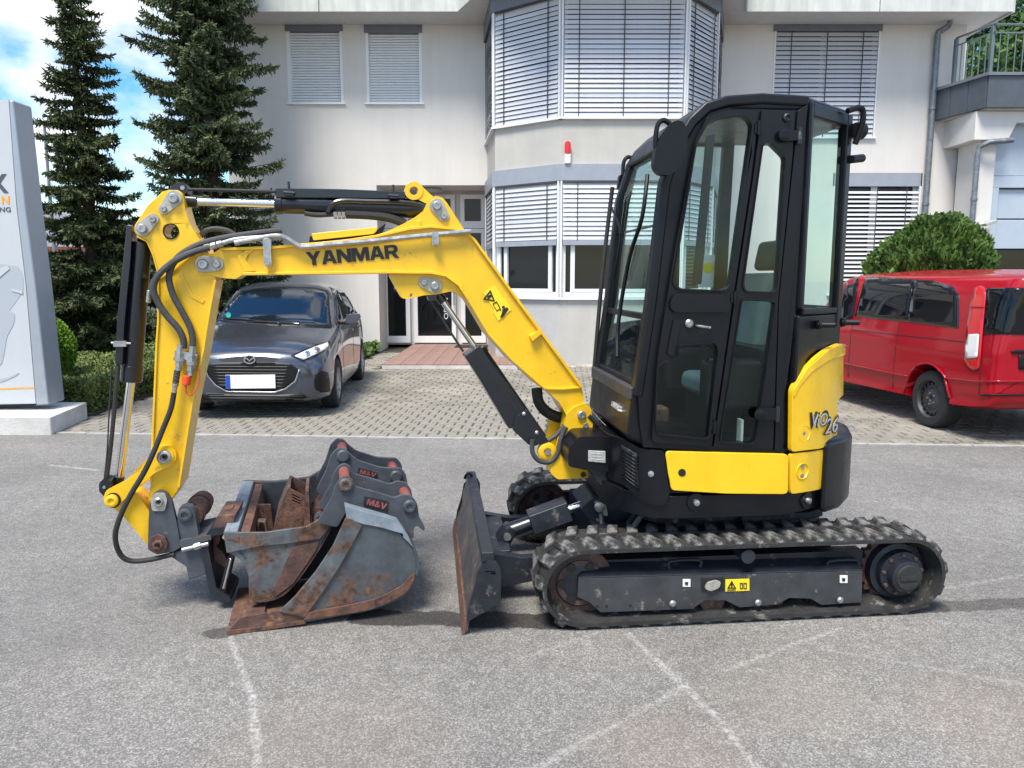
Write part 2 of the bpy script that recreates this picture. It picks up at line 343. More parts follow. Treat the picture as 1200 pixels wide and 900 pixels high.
def text(body, name, material, parent, o, right, up, height, width=None, bold=0.0, shear=0.0, extrude=0.002, label=None, at=None):
    cu = bpy.data.curves.new(name, 'FONT'); cu.body = body; cu.size = 1; cu.offset = bold; cu.extrude = 0.5; cu.shear = shear; cu.fill_mode = 'BOTH'; cu.space_character = 1.0 + bold * 5; cu.resolution_u = 3
    t = bpy.data.objects.new('tmp', cu); C.objects.link(t)
    dg = bpy.context.evaluated_depsgraph_get(); me0 = bpy.data.meshes.new_from_object(t.evaluated_get(dg))
    co = [v.co.copy() for v in me0.vertices]; fs = [tuple(p.vertices) for p in me0.polygons]
    bpy.data.objects.remove(t); bpy.data.curves.remove(cu); bpy.data.meshes.remove(me0)
    x0 = min(c.x for c in co); x1 = max(c.x for c in co); y0 = min(c.y for c in co); y1 = max(c.y for c in co)
    sy = height / (y1 - y0); sx = (width / (x1 - x0)) if width else sy
    right = Vector(right).normalized(); up = Vector(up).normalized(); nn = right.cross(up)
    m = MB(); m.add([Vector(o) + right * (c.x - x0) * sx + up * (c.y - y0) * sy + nn * c.z * extrude for c in co], fs)
    return m.build(name, material, parent, label=label, at=at)
GLY = dict(
 Y=(1.0, [(0, 1), (.30, 1), (.5, .68), (.70, 1), (1, 1), (.64, .42), (.64, 0), (.36, 0), (.36, .42)], []),
 A=(1.02, [(0, 0), (.27, 0), (.33, .2), (.67, .2), (.73, 0), (1, 0), (.68, 1), (.32, 1)], [[(.40, .40), (.60, .40), (.5, .76)]]),
 N=(.98, [(0, 0), (.27, 0), (.27, .58), (.70, 0), (1, 0), (1, 1), (.73, 1), (.73, .42), (.30, 1), (0, 1)], []),
 M=(1.2, [(0, 0), (.22, 0), (.22, .62), (.40, 0), (.60, 0), (.78, .62), (.78, 0), (1, 0), (1, 1), (.68, 1), (.5, .42), (.32, 1), (0, 1)], []),
 R=(.98, [(0, 0), (.28, 0), (.28, .34), (.46, .34), (.70, 0), (1, 0), (.74, .38), (.90, .48), (.96, .68), (.90, .90), (.72, 1), (0, 1)], [[(.28, .56), (.28, .80), (.62, .80), (.68, .68), (.62, .56)]]),
 V=(1.0, [(0, 1), (.28, 1), (.5, .34), (.72, 1), (1, 1), (.64, 0), (.36, 0)], []),
 E=(1, [(.20, 0), (.60, 0), (.75, .12), (.85, 0), (1, 0), (.84, .26), (.94, .46), (.80, .46), (.74, .38), (.52, .60), (.72, .74), (.62, 1), (.30, 1), (.18, .78), (.30, .58), (.06, .38), (.06, .14)], [[(.26, .22), (.36, .42), (.60, .20), (.44, .14)], [(.36, .80), (.50, .86), (.54, .76), (.44, .68)]]))
def block_text(word, name, material, parent, o, right, up, height, width, extrude=.003, slant=0.0):
    """heavy extended capitals cut as plates, one object per letter"""
    right = Vector(right).normalized(); up = Vector(up); up = (up - right * up.dot(right)).normalized(); nn = right.cross(up)
    tot = sum(GLY[c][0] for c in word) + .03 * (len(word) - 1); k = width / tot; x = 0
    for c in word:
        w_, pts, hs_ = GLY[c]; f = lambda P: [((x + a * w_) * k + slant * b * height, b * height) for a, b in P]
        m = MB(); m.prism(f(pts), 0, extrude, [f(h_) for h_ in hs_], axis='z')
        m.v = [tuple(Vector(o) + right * a + up * b + nn * c_) for a, b, c_ in m.v]; m.build(name, material, parent); x += w_ + .03
def patch(bvh, poly, off=0.004, step=6, flip=None, Minv=None):
    """cut a panel out of a surface: outline in survey pixels dropped onto the surface; returns MB (world)"""
    xs = [p[0] for p in poly]; ys = [p[1] for p in poly]; P2 = []; n = len(poly)
    for i in range(n):
        a = Vector(poly[i]); b = Vector(poly[(i + 1) % n]); k = max(1, int((b - a).length / step))
        for j in range(k): P2.append(a + (b - a) * j / k)
    nb = len(P2); y = min(ys) + step / 2
    def inside(x, y):
        c = False
        for i in range(nb):
            x1, y1 = P2[i]; x2, y2 = P2[(i + 1) % nb]
            if (y1 > y) != (y2 > y) and x < (x2 - x1) * (y - y1) / (y2 - y1) + x1: c = not c
        return c
    G = []
    while y < max(ys):
        x = min(xs) + step / 2
        while x < max(xs):
            if inside(x, y) and min((Vector((x, y)) - q).length for q in P2) > step * 0.45: G.append(Vector((x, y)))
            x += step
        y += step
    r = geometry.delaunay_2d_cdt(P2 + G, [], [list(range(nb))], 1, 1e-4)
    V = []; bad = set()
    for i, q in enumerate(r[0]):
        o = Vector((0, 0, CAMH)); d = ray(q.x, q.y).normalized()
        h = bvh.ray_cast(o, d)
        if h[0] is None: bad.add(i); V.append(Vector((0, 0, 0))); continue
        nn = h[1] if h[1].dot(d) < 0 else -h[1]; V.append(h[0] + nn * off)
    f = [tuple(g) for g in r[2] if not any(i in bad for i in g)]
    used = sorted({i for g in f for i in g}); mp_ = {a: b for b, a in enumerate(used)}
    V = [V[i] for i in used]; f = [tuple(mp_[i] for i in g) for g in f]
    m = MB(); m.add(V, f); return m
def mirrored(m, fr):
    """mirror a world MB across the x=0 plane of a frame"""
    q = MB(); V = []
    for v in m.v:
        a = fr.I @ Vector(v); a.x = -a.x; V.append(fr.M @ a)
    q.add(V, [tuple(reversed(f)) for f in m.f]); return q
def tree_of(m, fr=None):
    Q = m.M; return BVHTree.FromPolygons([Q @ Vector(v) for v in m.v], m.f)

# ================================================================== GROUND
YK0, YK1 = onZ(100, 509).to_2d(), onZ(1190, 524).to_2d()          # kerb line between asphalt and pavers
kang = math.atan2((YK1 - YK0).y, (YK1 - YK0).x)
KF = Frame(YK0.x, YK0.y, kang)                                      # x along the kerb, y into the paved yard
def seg_nodes(N, L, pos, a, b, wd, soft, noise, wob=0.25):
    """1 near the segment a-b, 0 elsewhere, broken up by noise"""
    a = Vector((*a, 0)); b = Vector((*b, 0)); ab = b - a; l2 = ab.dot(ab)
    s = N.new('ShaderNodeVectorMath'); s.operation = 'SUBTRACT'; L.new(pos, s.inputs[0]); s.inputs[1].default_value = a
    d = N.new('ShaderNodeVectorMath'); d.operation = 'DOT_PRODUCT'; L.new(s.outputs[0], d.inputs[0]); d.inputs[1].default_value = ab / l2
    cl = N.new('ShaderNodeClamp'); L.new(d.outputs['Value'], cl.inputs[0])
    sc = N.new('ShaderNodeVectorMath'); sc.operation = 'SCALE'; sc.inputs[0].default_value = ab; L.new(cl.outputs[0], sc.inputs['Scale'])
    df = N.new('ShaderNodeVectorMath'); df.operation = 'DISTANCE'; L.new(s.outputs[0], df.inputs[0]); L.new(sc.outputs[0], df.inputs[1])
    ad = N.new('ShaderNodeMath'); ad.operation = 'MULTIPLY_ADD'; L.new(noise, ad.inputs[0]); ad.inputs[1].default_value = wob; L.new(df.outputs['Value'], ad.inputs[2])
    r = N.new('ShaderNodeMapRange'); L.new(ad.outputs[0], r.inputs[0]); r.inputs[1].default_value = wd + wob * 0.5; r.inputs[2].default_value = wd + wob * 0.5 + soft; r.inputs[3].default_value = 1; r.inputs[4].default_value = 0
    return r.outputs[0]
def asphalt():
    m = bpy.data.materials.new('asphalt'); m.use_nodes = True; N, L = nodes(m); bs = N['Principled BSDF']
    g = N.new('ShaderNodeNewGeometry'); fl = N.new('ShaderNodeVectorMath'); fl.operation = 'MULTIPLY'; fl.inputs[1].default_value = (1, 1, 0); L.new(g.outputs['Position'], fl.inputs[0]); pos = fl.outputs[0]
    def noise(sc, det=4, rough=0.6):
        n = N.new('ShaderNodeTexNoise'); n.inputs['Scale'].default_value = sc; n.inputs['Detail'].default_value = det; n.inputs['Roughness'].default_value = rough; L.new(pos, n.inputs['Vector']); return n.outputs[0]
    v = N.new('ShaderNodeTexVoronoi'); v.inputs['Scale'].default_value = 190; L.new(pos, v.inputs['Vector'])
    bw = N.new('ShaderNodeRGBToBW'); L.new(v.outputs['Color'], bw.inputs[0])
    r = N.new('ShaderNodeValToRGB'); e = r.color_ramp.elements; e[0].position = 0.25; e[0].color = (0.128, 0.122, 0.113, 1); e[1].position = 0.82; e[1].color = (0.315, 0.302, 0.282, 1)
    q = r.color_ramp.elements.new(0.6); q.color = (0.20, 0.192, 0.18, 1); L.new(bw.outputs[0], r.inputs[0])
    big = N.new('ShaderNodeMapRange'); L.new(noise(0.9, 8, 0.65), big.inputs[0]); big.inputs[1].default_value = 0.3; big.inputs[2].default_value = 0.7; big.inputs[3].default_value = 0.80; big.inputs[4].default_value = 1.18
    col = N.new('ShaderNodeMix'); col.data_type = 'RGBA'; col.blend_type = 'MULTIPLY'; col.inputs[0].default_value = 1; L.new(r.outputs[0], col.inputs[6]); L.new(big.outputs[0], col.inputs[7])
    mid = N.new('ShaderNodeMapRange'); L.new(noise(14, 5, 0.7), mid.inputs[0]); mid.inputs[1].default_value = 0.35; mid.inputs[2].default_value = 0.65; mid.inputs[3].default_value = 0.86; mid.inputs[4].default_value = 1.12
    col2 = N.new('ShaderNodeMix'); col2.data_type = 'RGBA'; col2.blend_type = 'MULTIPLY'; col2.inputs[0].default_value = 1; L.new(col.outputs[2], col2.inputs[6]); L.new(mid.outputs[0], col2.inputs[7])
    last = col2.outputs[2]
    wobble = noise(5, 6, 0.7); fine = noise(40, 5, 0.8)
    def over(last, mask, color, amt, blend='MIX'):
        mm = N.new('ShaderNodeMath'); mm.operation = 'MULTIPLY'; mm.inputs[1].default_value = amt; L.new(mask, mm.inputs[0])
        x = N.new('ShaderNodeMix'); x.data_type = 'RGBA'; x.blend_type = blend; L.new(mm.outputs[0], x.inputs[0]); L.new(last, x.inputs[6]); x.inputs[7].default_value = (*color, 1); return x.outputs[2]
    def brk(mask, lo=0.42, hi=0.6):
        k = N.new('ShaderNodeMapRange'); L.new(fine, k.inputs[0]); k.inputs[1].default_value = lo; k.inputs[2].default_value = hi
        z = N.new('ShaderNodeMath'); z.operation = 'MULTIPLY'; L.new(mask, z.inputs[0]); L.new(k.outputs[0], z.inputs[1]); return z.outputs[0]
    G = lambda a, b: tuple(onZ(a, b).to_2d())
    W_ = (0.62, 0.61, 0.59)
    for a, b, wd, amt in [((268, 745), (296, 815), .012, .8), ((296, 815), (302, 900), .014, .85), ((735, 742), (835, 835), .012, .75), ((835, 835), (900, 915), .013, .8),
                          ((985, 736), (850, 785), .010, .65), ((800, 805), (720, 850), .010, .5), ((720, 850), (620, 905), .012, .6), ((60, 545), (115, 551), .03, .9), ((600, 775), (700, 742), .010, .4),
                          ((1105, 690), (1210, 672), .012, .5), ((960, 760), (1200, 802), .008, .5), ((0, 521), (1250, 553), .008, .25), ((960, 545), (1200, 562), .02, .22), ((1100, 625), (1210, 640), .012, .35)]:
        last = over(last, brk(seg_nodes(N, L, pos, G(a[0], a[1]), G(b[0], b[1]), wd * .5, 0.016, wobble, 0.05)), W_, amt * .55)
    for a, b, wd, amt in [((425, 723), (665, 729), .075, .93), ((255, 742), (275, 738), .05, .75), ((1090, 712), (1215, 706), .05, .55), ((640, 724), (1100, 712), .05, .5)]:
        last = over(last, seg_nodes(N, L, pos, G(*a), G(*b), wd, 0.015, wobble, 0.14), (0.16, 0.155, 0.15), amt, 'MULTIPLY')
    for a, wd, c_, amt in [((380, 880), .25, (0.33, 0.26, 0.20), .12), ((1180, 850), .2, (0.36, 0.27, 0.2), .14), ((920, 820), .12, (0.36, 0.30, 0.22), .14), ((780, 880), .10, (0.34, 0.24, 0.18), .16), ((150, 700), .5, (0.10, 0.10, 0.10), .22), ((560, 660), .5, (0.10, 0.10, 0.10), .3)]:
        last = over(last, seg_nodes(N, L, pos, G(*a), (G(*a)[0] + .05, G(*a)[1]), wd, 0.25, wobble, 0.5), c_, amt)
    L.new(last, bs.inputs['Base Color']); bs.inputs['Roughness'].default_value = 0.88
    bu = N.new('ShaderNodeBump'); bu.inputs['Strength'].default_value = 0.55; bu.inputs['Distance'].default_value = 0.004; L.new(bw.outputs[0], bu.inputs['Height']); L.new(bu.outputs[0], bs.inputs['Normal'])
    return m
m = MB(); m.box(-400, 400, -60, 600, -1, -0.02); m.build('ground', mat('far_ground', (0.20, 0.20, 0.19), 0.9, var=0.2, vscale=0.3), kind='structure')
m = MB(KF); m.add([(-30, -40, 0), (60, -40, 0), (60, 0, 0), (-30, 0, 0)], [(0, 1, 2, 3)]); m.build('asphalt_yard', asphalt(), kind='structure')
# concrete edging, stone by stone
eb = link(bpy.data.objects.new('kerb', None), None, KF.M); tag(eb, kind='structure')
em = MB(); em.box(0.004, 0.996, -0.028, 0.028, -0.1, 0.012); eme = em.mesh('kerb_stone', Matrix.Identity(4), mat('kerb_concrete', (0.36, 0.35, 0.32), .9, var=.25, vscale=6))
for i in range(-3, 14): inst('kerb_stone', eme, eb, KF.M @ Matrix.Translation((i, 0.036, random.uniform(-.003, .002))))
# block paving
PV = link(bpy.data.objects.new('paving', None), None, KF.M); tag(PV, kind='structure')
mp_bed = mat('paver_joint', (0.05, 0.046, 0.038), 0.95, var=0.4, vscale=12)
m = MB(KF); m.box(-0.55, 45, 0.075, 12.5, -0.1, -0.008); m.build('joint_sand', mp_bed, PV, kind='stuff')
paverm = mat('paver_concrete', (0.255, 0.235, 0.20), 0.9, var=0.28, vscale=1.6, bump=0.5, bscale=70, dirt=(0.20, 0.185, 0.15), dscale=1.3, damt=0.5)
PWX, PWY = 0.205, 0.165
def paver_pts(cx, cy, dz=0, tl=(0, 0)):
    hx, hy = PWX / 2 - 0.007, PWY / 2 - 0.007; c_ = 0.008
    V = [(cx + a * hx, cy + b * hy, -0.02) for a, b in ((-1, -1), (1, -1), (1, 1), (-1, 1))] + [(cx + a * hx, cy + b * hy, -c_ + dz) for a, b in ((-1, -1), (1, -1), (1, 1), (-1, 1))] + \
        [(cx + a * (hx - c_), cy + b * (hy - c_), dz + a * tl[0] + b * tl[1]) for a, b in ((-1, -1), (1, -1), (1, 1), (-1, 1))]
    f = [(8, 9, 10, 11)] + [(i, (i + 1) % 4, (i + 1) % 4 + 4, i + 4) for i in range(4)] + [(i + 4, (i + 1) % 4 + 4, (i + 1) % 4 + 8, i + 8) for i in range(4)]
    return V, f
pm = MB(); pm.add(*paver_pts(0, 0)); pme = pm.mesh('paver', Matrix.Identity(4), paverm)
rest = MB(KF); cnt = 0
for j in range(72):
    y = 0.16 + j * PWY
    for i in range(-3, 75):
        x = i * PWX + (PWX / 2 if j % 2 else 0)
        wv = KF.M @ Vector((x, y, 0))
        if wv.x < -5.0 and wv.y > 8.6 or x > 14: continue
        if -2.45 < wv.x < 0.15 and wv.y > 13.85: continue
        if wv.y > 14.6 and wv.x > 0.8: continue
        if wv.x < -2.45 and wv.y > 16.9: continue
        vis = (j < 6 and 0.3 < x < 5.6) or (6 <= j < 12 and 0.55 < x < 4.2)
        dz = random.uniform(-.004, .003)
        if vis and cnt < 300:
            inst('paver', pme, PV, KF.M @ Matrix.Translation((x, y, dz)) @ Matrix.Rotation(random.uniform(-.012, .012), 4, 'X')); cnt += 1
        else: rest.add(*paver_pts(x, y, dz, (random.uniform(-.002, .002), random.uniform(-.002, .002))))
rest.build('pavers', paverm, PV, kind='stuff')

# ================================================================== BUILDING
YW = onZ(440, 412).y; F0 = onZ(655, 428); YB = F0.y
B = thing('office_building', 'white rendered two storey office building with a glazed corner bay and grey blinds', 'building', Matrix.Translation((0, YW, 0)))
zs = onY(655, 138, YB).z; zh0 = onY(700, 193, YB).z; zh1 = onY(700, 212, YB).z; zsl = onY(700, 350, YB).z; zframe = onY(700, 343, YB).z
pL1 = onZ(580, 150, zs); pL0 = Vector((onY(571, 163, YW).x, YW, 0)); F1x = onY(802, 138, YB).x
xc = (F0.x + F1x) / 2
BAY = [(pL0.x, YW), (pL1.x, pL1.y), (F0.x, YB), (F1x, YB), (onZ(836, 150, zs).x * pL1.y / onZ(836, 150, zs).y, pL1.y), (onY(840, 160, YW).x, YW)]
zu = onY(586, 16, pL1.y).z                                          # head of the upper bay glazing
ze = onY(700, 12, YW - 0.9).z                                       # underside of the eaves board
XL = onY(268, 200, YW).x; XR = onY(1131, 60, YW).x
rx0, rx1, rzt = onY(443, 300, YW).x, onY(568, 300, YW).x, onY(500, 217, YW).z
wbig = []
def wall_rect(p): a = onY(p[0], p[1], YW); b = onY(p[2], p[3], YW); return (a.x, b.x, b.z, a.z)
W1 = wall_rect((334.5, 22.5, 403, 121)); W2 = wall_rect((427.5, 24.5, 495, 121))
WU = wall_rect((909, 17, 1024, 161)); WG = wall_rect((978, 203, 1070, 345))
BR = BAY[-1][0]
# main wall with real openings
outer = [(XL, -0.05), (rx0, -0.05), (rx0, rzt), (rx1 + 0.12, rzt), (rx1 + 0.12, -0.05), (pL0.x + 0.3, -0.05), (pL0.x + 0.3, ze + .02), (XL, ze + .02)]
def hole(r, d=0.0): return [(r[0] + d, r[2] + d), (r[1] - d, r[2] + d), (r[1] - d, r[3] - d), (r[0] + d, r[3] - d)]
def gridwall(m, x0, x1, z0, z1, y0, y1, voids):
    xs = sorted({x0, x1} | {v for r in voids for v in r[:2] if x0 < v < x1}); zz = sorted({z0, z1} | {v for r in voids for v in r[2:] if z0 < v < z1})
    solid = {}
    for i in range(len(xs) - 1):
        for j in range(len(zz) - 1):
            cx = (xs[i] + xs[i + 1]) / 2; cz = (zz[j] + zz[j + 1]) / 2; solid[i, j] = not any(r[0] < cx < r[1] and r[2] < cz < r[3] for r in voids)
    for (i, j), ok in solid.items():
        if not ok: continue
        a, b, c, d = xs[i], xs[i + 1], zz[j], zz[j + 1]
        m.add([(a, y0, c), (b, y0, c), (b, y0, d), (a, y0, d)], [(0, 1, 2, 3)]); m.add([(a, y1, c), (b, y1, c), (b, y1, d), (a, y1, d)], [(3, 2, 1, 0)])
        for di, dj, q in ((-1, 0, [(a, y0, c), (a, y0, d), (a, y1, d), (a, y1, c)]), (1, 0, [(b, y0, d), (b, y0, c), (b, y1, c), (b, y1, d)]), (0, -1, [(a, y0, c), (a, y1, c), (b, y1, c), (b, y0, c)]), (0, 1, [(a, y0, d), (b, y0, d), (b, y1, d), (a, y1, d)])):
            if not solid.get((i + di, j + dj), False): m.add(q, [(0, 1, 2, 3)])
m = MB(); gridwall(m, XL, pL0.x + .3, -.05, ze + .02, YW, YW + .35, [(W1[0], W1[1], W1[2], W1[3]), (W2[0], W2[1], W2[2], W2[3]), (rx0, rx1 + .12, -1, rzt)])
gridwall(m, BR - .3, XR, -.05, ze + .02, YW, YW + .35, [WU, WG])
m.box(XL, XR, YW + 9, YW + 9.3, -.05, ze + .02); m.box(XL, XL + .3, YW + .36, YW + 9, -.05, ze + .02)
m.box(XR - .3, XR, YW + .36, YW + 9, -.05, ze + .02)
m.build('wall', 'stucco', B)
# bay
for k in range(5):
    a = Vector(BAY[k]); b = Vector(BAY[k + 1]); d = (b - a).normalized(); nrm = Vector((d.y, -d.x)); Ln = (b - a).length
    Fr = Matrix.Translation((a.x, a.y, 0)) @ Matrix.Rotation(math.atan2(d.y, d.x), 4, 'Z')      # x along facet, -y outwards
    e0 = 0.0
    m = MB(Fr)
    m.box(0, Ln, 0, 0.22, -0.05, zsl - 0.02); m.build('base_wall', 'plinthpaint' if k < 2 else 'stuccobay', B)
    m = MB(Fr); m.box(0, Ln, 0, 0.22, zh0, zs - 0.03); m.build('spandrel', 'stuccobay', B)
    m = MB(Fr); m.box(-0.04, Ln + 0.04, -0.07, 0.2, zs - 0.03, zs + 0.01); m.build('sill', 'frame', B)
    m = MB(Fr); m.box(-0.03, Ln + 0.03, -0.06, 0.0, zh1, zh0 + 0.01); m.build('blind_box', 'cassette2', B, bevel=.004)
    m = MB(Fr); m.box(-0.03, Ln + 0.03, -0.07, 0.0, zu, ze + 0.3); m.build('blind_box', 'cassette', B, bevel=.004)
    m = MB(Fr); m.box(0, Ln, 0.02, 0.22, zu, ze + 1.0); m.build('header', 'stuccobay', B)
    m = MB(Fr); m.box(-0.04, Ln + 0.04, -0.06, 0.2, zsl - 0.02, zsl + 0.03); m.build('sill', 'frame', B)
    for lvl, (z0, z1) in enumerate(((zsl + 0.03, zh1), (zs + 0.01, zu))):
        fw = 0.09
        wfr = MB(Fr)
        wfr.box(0, Ln, 0.03, 0.10, z0, z0 + fw); wfr.box(0, Ln, 0.03, 0.10, z1 - fw, z1)
        wfr.box(0.0, fw * 1.2, 0.028, 0.102, z0 + fw, z1 - fw); wfr.box(Ln - fw * 1.2, Ln, 0.028, 0.102, z0 + fw, z1 - fw)
        if Ln > 1.2 and lvl == 0:
            wfr.box(0.2, 0.28, 0.02, 0.1, z0 + fw, z1 - fw); wfr.box(Ln - 0.28, Ln - .2, 0.02, 0.1, z0 + fw, z1 - fw)
            wfr.box(0.28, Ln - .28, 0.021, 0.1, z0 + fw, z0 + fw + .06)
        wo = wfr.build('window_frame', 'frame', B, bevel=.004)
        g = MB(Fr); g.box(0.05, Ln - .05, 0.07, 0.08, z0 + .03, z1 - .03); g.build('pane', 'pane', wo)
        # guide rails
        gr = MB(Fr); gr.box(0.0, 0.03, -0.055, -0.005, z0 - .02, z1); gr.box(Ln - 0.03, Ln, -0.055, -0.005, z0 - .02, z1); gr.build('guide_rail', 'frame', B)
        # blind
        zb0 = z0 + (1.02 if lvl == 0 else 0.0); zb0 = max(zb0, z0)
        if lvl == 0: zb0 = onY(700, 281, YB).z
        pitch = 0.0835; ns = int((z1 - zb0) / pitch)
        bl = MB(Fr)
        bl.box(.05, Ln - .05, -.06, -.02, z1 - .03, z1 - .002)
        for q in ((0.17, 0.83) if Ln < 1.9 else (0.14, 0.5, 0.86)): bl.box(Ln * q - .008, Ln * q + .008, -0.062, -0.05, zb0, z1 - .031 + .002)
        bo = bl.build('venetian_blind', 'cord', B)
        if lvl == 0:
            br_ = MB(Fr); br_.box(0.05, Ln - .05, -0.05, 0.0, zb0 - .10, zb0 - .005); br_.build('bottom_rail', 'cassette2', bo, bevel=.004)
        sm = MB(); h = pitch * 0.89
        sm.hexa([(0, -0.018, -h / 2), (Ln - .1, -0.018, -h / 2), (Ln - .1, -0.014, -h / 2), (0, -0.014, -h / 2), (0, 0.006, h / 2), (Ln - .1, 0.006, h / 2), (Ln - .1, 0.010, h / 2), (0, 0.010, h / 2)])
        sme = sm.mesh('slat', Matrix.Identity(4), M['slat'])
        if lvl == 1 and k in (0, 4): ns2 = ns
        for i in range(ns):
            inst('slat', sme, bo, Fr @ Matrix.Translation((0.05, -0.03, zb0 + pitch * (i + .5) + random.uniform(-.003, .003))) @ Matrix.Rotation(random.uniform(-.05, .05) + (.12 if i % 9 == 4 else 0), 4, 'X'))
# interior hints behind the lower bay windows: dark floor, things on the inner sill
# roller shutters
for W_ in (W1, W2):
    x0, x1, z0, z1 = W_; zc = z1 - 0.24
    m = MB(); m.box(x0 - .02, x1 + .02, YW - 0.03, YW + 0.12, zc, z1 + .01); m.build('shutter_box', 'cassette', B, bevel=.01)
    m = MB(); m.box(x0, x0 + .06, YW + 0.01, YW + 0.1, z0, zc); m.box(x1 - .06, x1, YW + 0.01, YW + 0.1, z0, zc); m.build('guide_rail', 'frame', B)
    m = MB(); m.box(x0 - .04, x1 + .04, YW - 0.05, YW + 0.1, z0 - .03, z0 + .01); m.build('sill', 'frame', B, bevel=.004)
    m = MB(); m.box(x0 + .05, x1 - .05, YW + .10, YW + .12, z0 + .011, zc); sh = m.build('roller_shutter', 'cassette2', B)
    n = 26; p = (zc - z0 - .01) / n
    sm = MB(); Lx = x1 - x0 - .12; V = []
    for yy_, zz_ in ((.012, -p / 2), (-.002, -p / 2 + .010), (-.006, 0), (-.002, p / 2 - .016), (.012, p / 2 - .008)): V += [(0, yy_, zz_), (Lx, yy_, zz_)]
    sm.add(V, [(2 * i, 2 * i + 1, 2 * i + 3, 2 * i + 2) for i in range(4)] + [(0, 8, 9, 1)])
    sme = sm.mesh('slat', Matrix.Identity(4), M['shutter'], sharp=80)
    for i in range(n): inst('slat', sme, sh, Matrix.Translation((x0 + .06, YW + .08, z0 + .012 + p * (i + .5))))
# flat windows on the right with venetian blinds
for W_, upper in ((WU, True), (WG, False)):
    x0, x1, z0, z1 = W_; zc = z1 - (0.34 if upper else 0.28)
    m = MB(); m.box(x0 - .03, x1 + .03, YW - (0.05 if upper else 0.0), YW + 0.12, zc, z1 + .01); m.build('blind_box', 'cassette' if upper else 'cassette2', B, bevel=.006)
    fr_ = MB(); fr_.box(x0, x1, YW + .14, YW + .2, z0, z0 + .08)
    for a, b in ((x0, x0 + .09), (x1 - .09, x1), ((x0 + x1) / 2 - .07, (x0 + x1) / 2 + .07)): fr_.box(a, b, YW + .138, YW + .202, z0 + .08, zc)
    fo = fr_.build('window_frame', 'frame', B)
    m = MB(); m.box(x0, x1, YW + .17, YW + .18, z0, zc); m.build('pane', 'pane', fo)
    m = MB(); m.box(x0 - .0, x0 + .03, YW - .02, YW + .04, z0, zc); m.box(x1 - .03, x1, YW - .02, YW + .04, z0, zc); m.box(x0 - .03, x1 + .03, YW - .06, YW + .12, z0 - .03, z0); m.build('guide_rail', 'frame', B)
    m = MB()
    for q in (0.16, 0.5, 0.84): m.box(x0 + (x1 - x0) * q - .008, x0 + (x1 - x0) * q + .008, YW - .03, YW - .018, z0, zc)
    bo = m.build('venetian_blind', 'cord', B)
    pitch = 0.094; h = pitch * (0.88 if upper else 0.55)
    sm = MB(); Lw = x1 - x0 - .08; sm.hexa([(0, -0.022, -h / 2), (Lw, -0.022, -h / 2), (Lw, -0.018, -h / 2), (0, -0.018, -h / 2), (0, 0.012, h / 2), (Lw, 0.012, h / 2), (Lw, 0.016, h / 2), (0, 0.016, h / 2)])
    sme = sm.mesh('slat', Matrix.Identity(4), M['slat'])
    for i in range(int((zc - z0) / pitch)): inst('slat', sme, bo, Matrix.Translation((x0 + .04, YW + .0, z0 + pitch * (i + .5))) @ Matrix.Rotation(random.uniform(-.05, .05), 4, 'X'))
# entrance recess
YD = YW + 1.1
m = MB(); m.box(rx0 - .2, rx1 + .4, YD + .06, YD + .2, 0.06, rzt + .3); m.box(rx0 - .02, rx0 - .001, YW + .35, YD + .06, -.05, rzt); m.box(rx1 + .121, rx1 + .3, YW + .35, YD + .06, -.05, rzt); m.box(rx0 - .02, rx1 + .3, YW + .35, YD + .06, rzt + .002, rzt + .1)
m.build('recess_wall', 'stucco', B)
dz0 = 0.11; dzt = onY(600, 228, YD).z; dzm = onY(600, 268, YD).z
dx = [onY(p, 320, YD).x for p in (449, 480, 484, 534, 540, 569)]
d = MB(); fz = YD
def frm(m, x0, x1, z0, z1, t, y0, y1): m.box(x0, x1, y0, y1, z0, z0 + t * 1.6); m.box(x0, x1, y0, y1, z1 - t, z1); m.box(x0, x0 + t, y0, y1, z0 + t * 1.6, z1 - t); m.box(x1 - t, x1, y0, y1, z0 + t * 1.6, z1 - t)
for a, b in ((dx[0], dx[1]), (dx[2], dx[3]), (dx[4], dx[5])):
    for z0, z1 in ((dz0, dzm), (dzm + .01, dzt)):
        q = MB(); frm(q, a, b, z0, z1, .10, YD - .04, YD + .04); o = q.build('door_frame', 'frame', B, bevel=.005)
        g = MB(); g.box(a + .05, b - .05, YD, YD + .012, z0 + .05, z1 - .05); g.build('pane', 'pane', o)
q = MB(); q.box(dx[3] - .06, dx[3] - .03, YD - .12, YD - .09, 1.0, 1.5); q.cyl((dx[3] - .045, YD - .1, 1.05), (dx[3] - .045, YD - .04, 1.05), .012); q.cyl((dx[3] - .045, YD - .1, 1.45), (dx[3] - .045, YD - .04, 1.45), .012); q.build('door_handle', 'steel', B)
# house lettering strip on the door glass
gx = onY(520, 345, YD).x; q = MB(); q.box(gx - .02, gx + .20, YD - .012, YD - .004, onY(0 + 520, 378, YD).z, onY(520, 343, YD).z); q.build('glass_poster', 'trim', B)
text('OPEN', 'poster_letters', 'label_white', B, (gx + .10, YD - .014, onY(520, 374, YD).z), (0, 0, 1), (-1, 0, 0), 0.10, width=.5)
for q0 in (498, 512):
    c_ = onY(q0, 362, YD); q = MB(); q.tube([(c_.x - .07, YD - .02, c_.z - .2), (c_.x - .07, YD - .02, c_.z), (c_.x, YD - .02, c_.z + .13), (c_.x + .07, YD - .02, c_.z), (c_.x + .07, YD - .02, c_.z - .2)], .012, 6); q.build('lantern_print', 'trim', B)
c_ = onY(505, 223, YW + .55); q = MB(); q.lathe([(0, .22), (-.05, .26), (-.10, .24), (-.13, .12)], (c_.x, YW + .55, rzt), (0, 0, 1), 24); q.build('ceiling_lamp', 'grey_label', B)
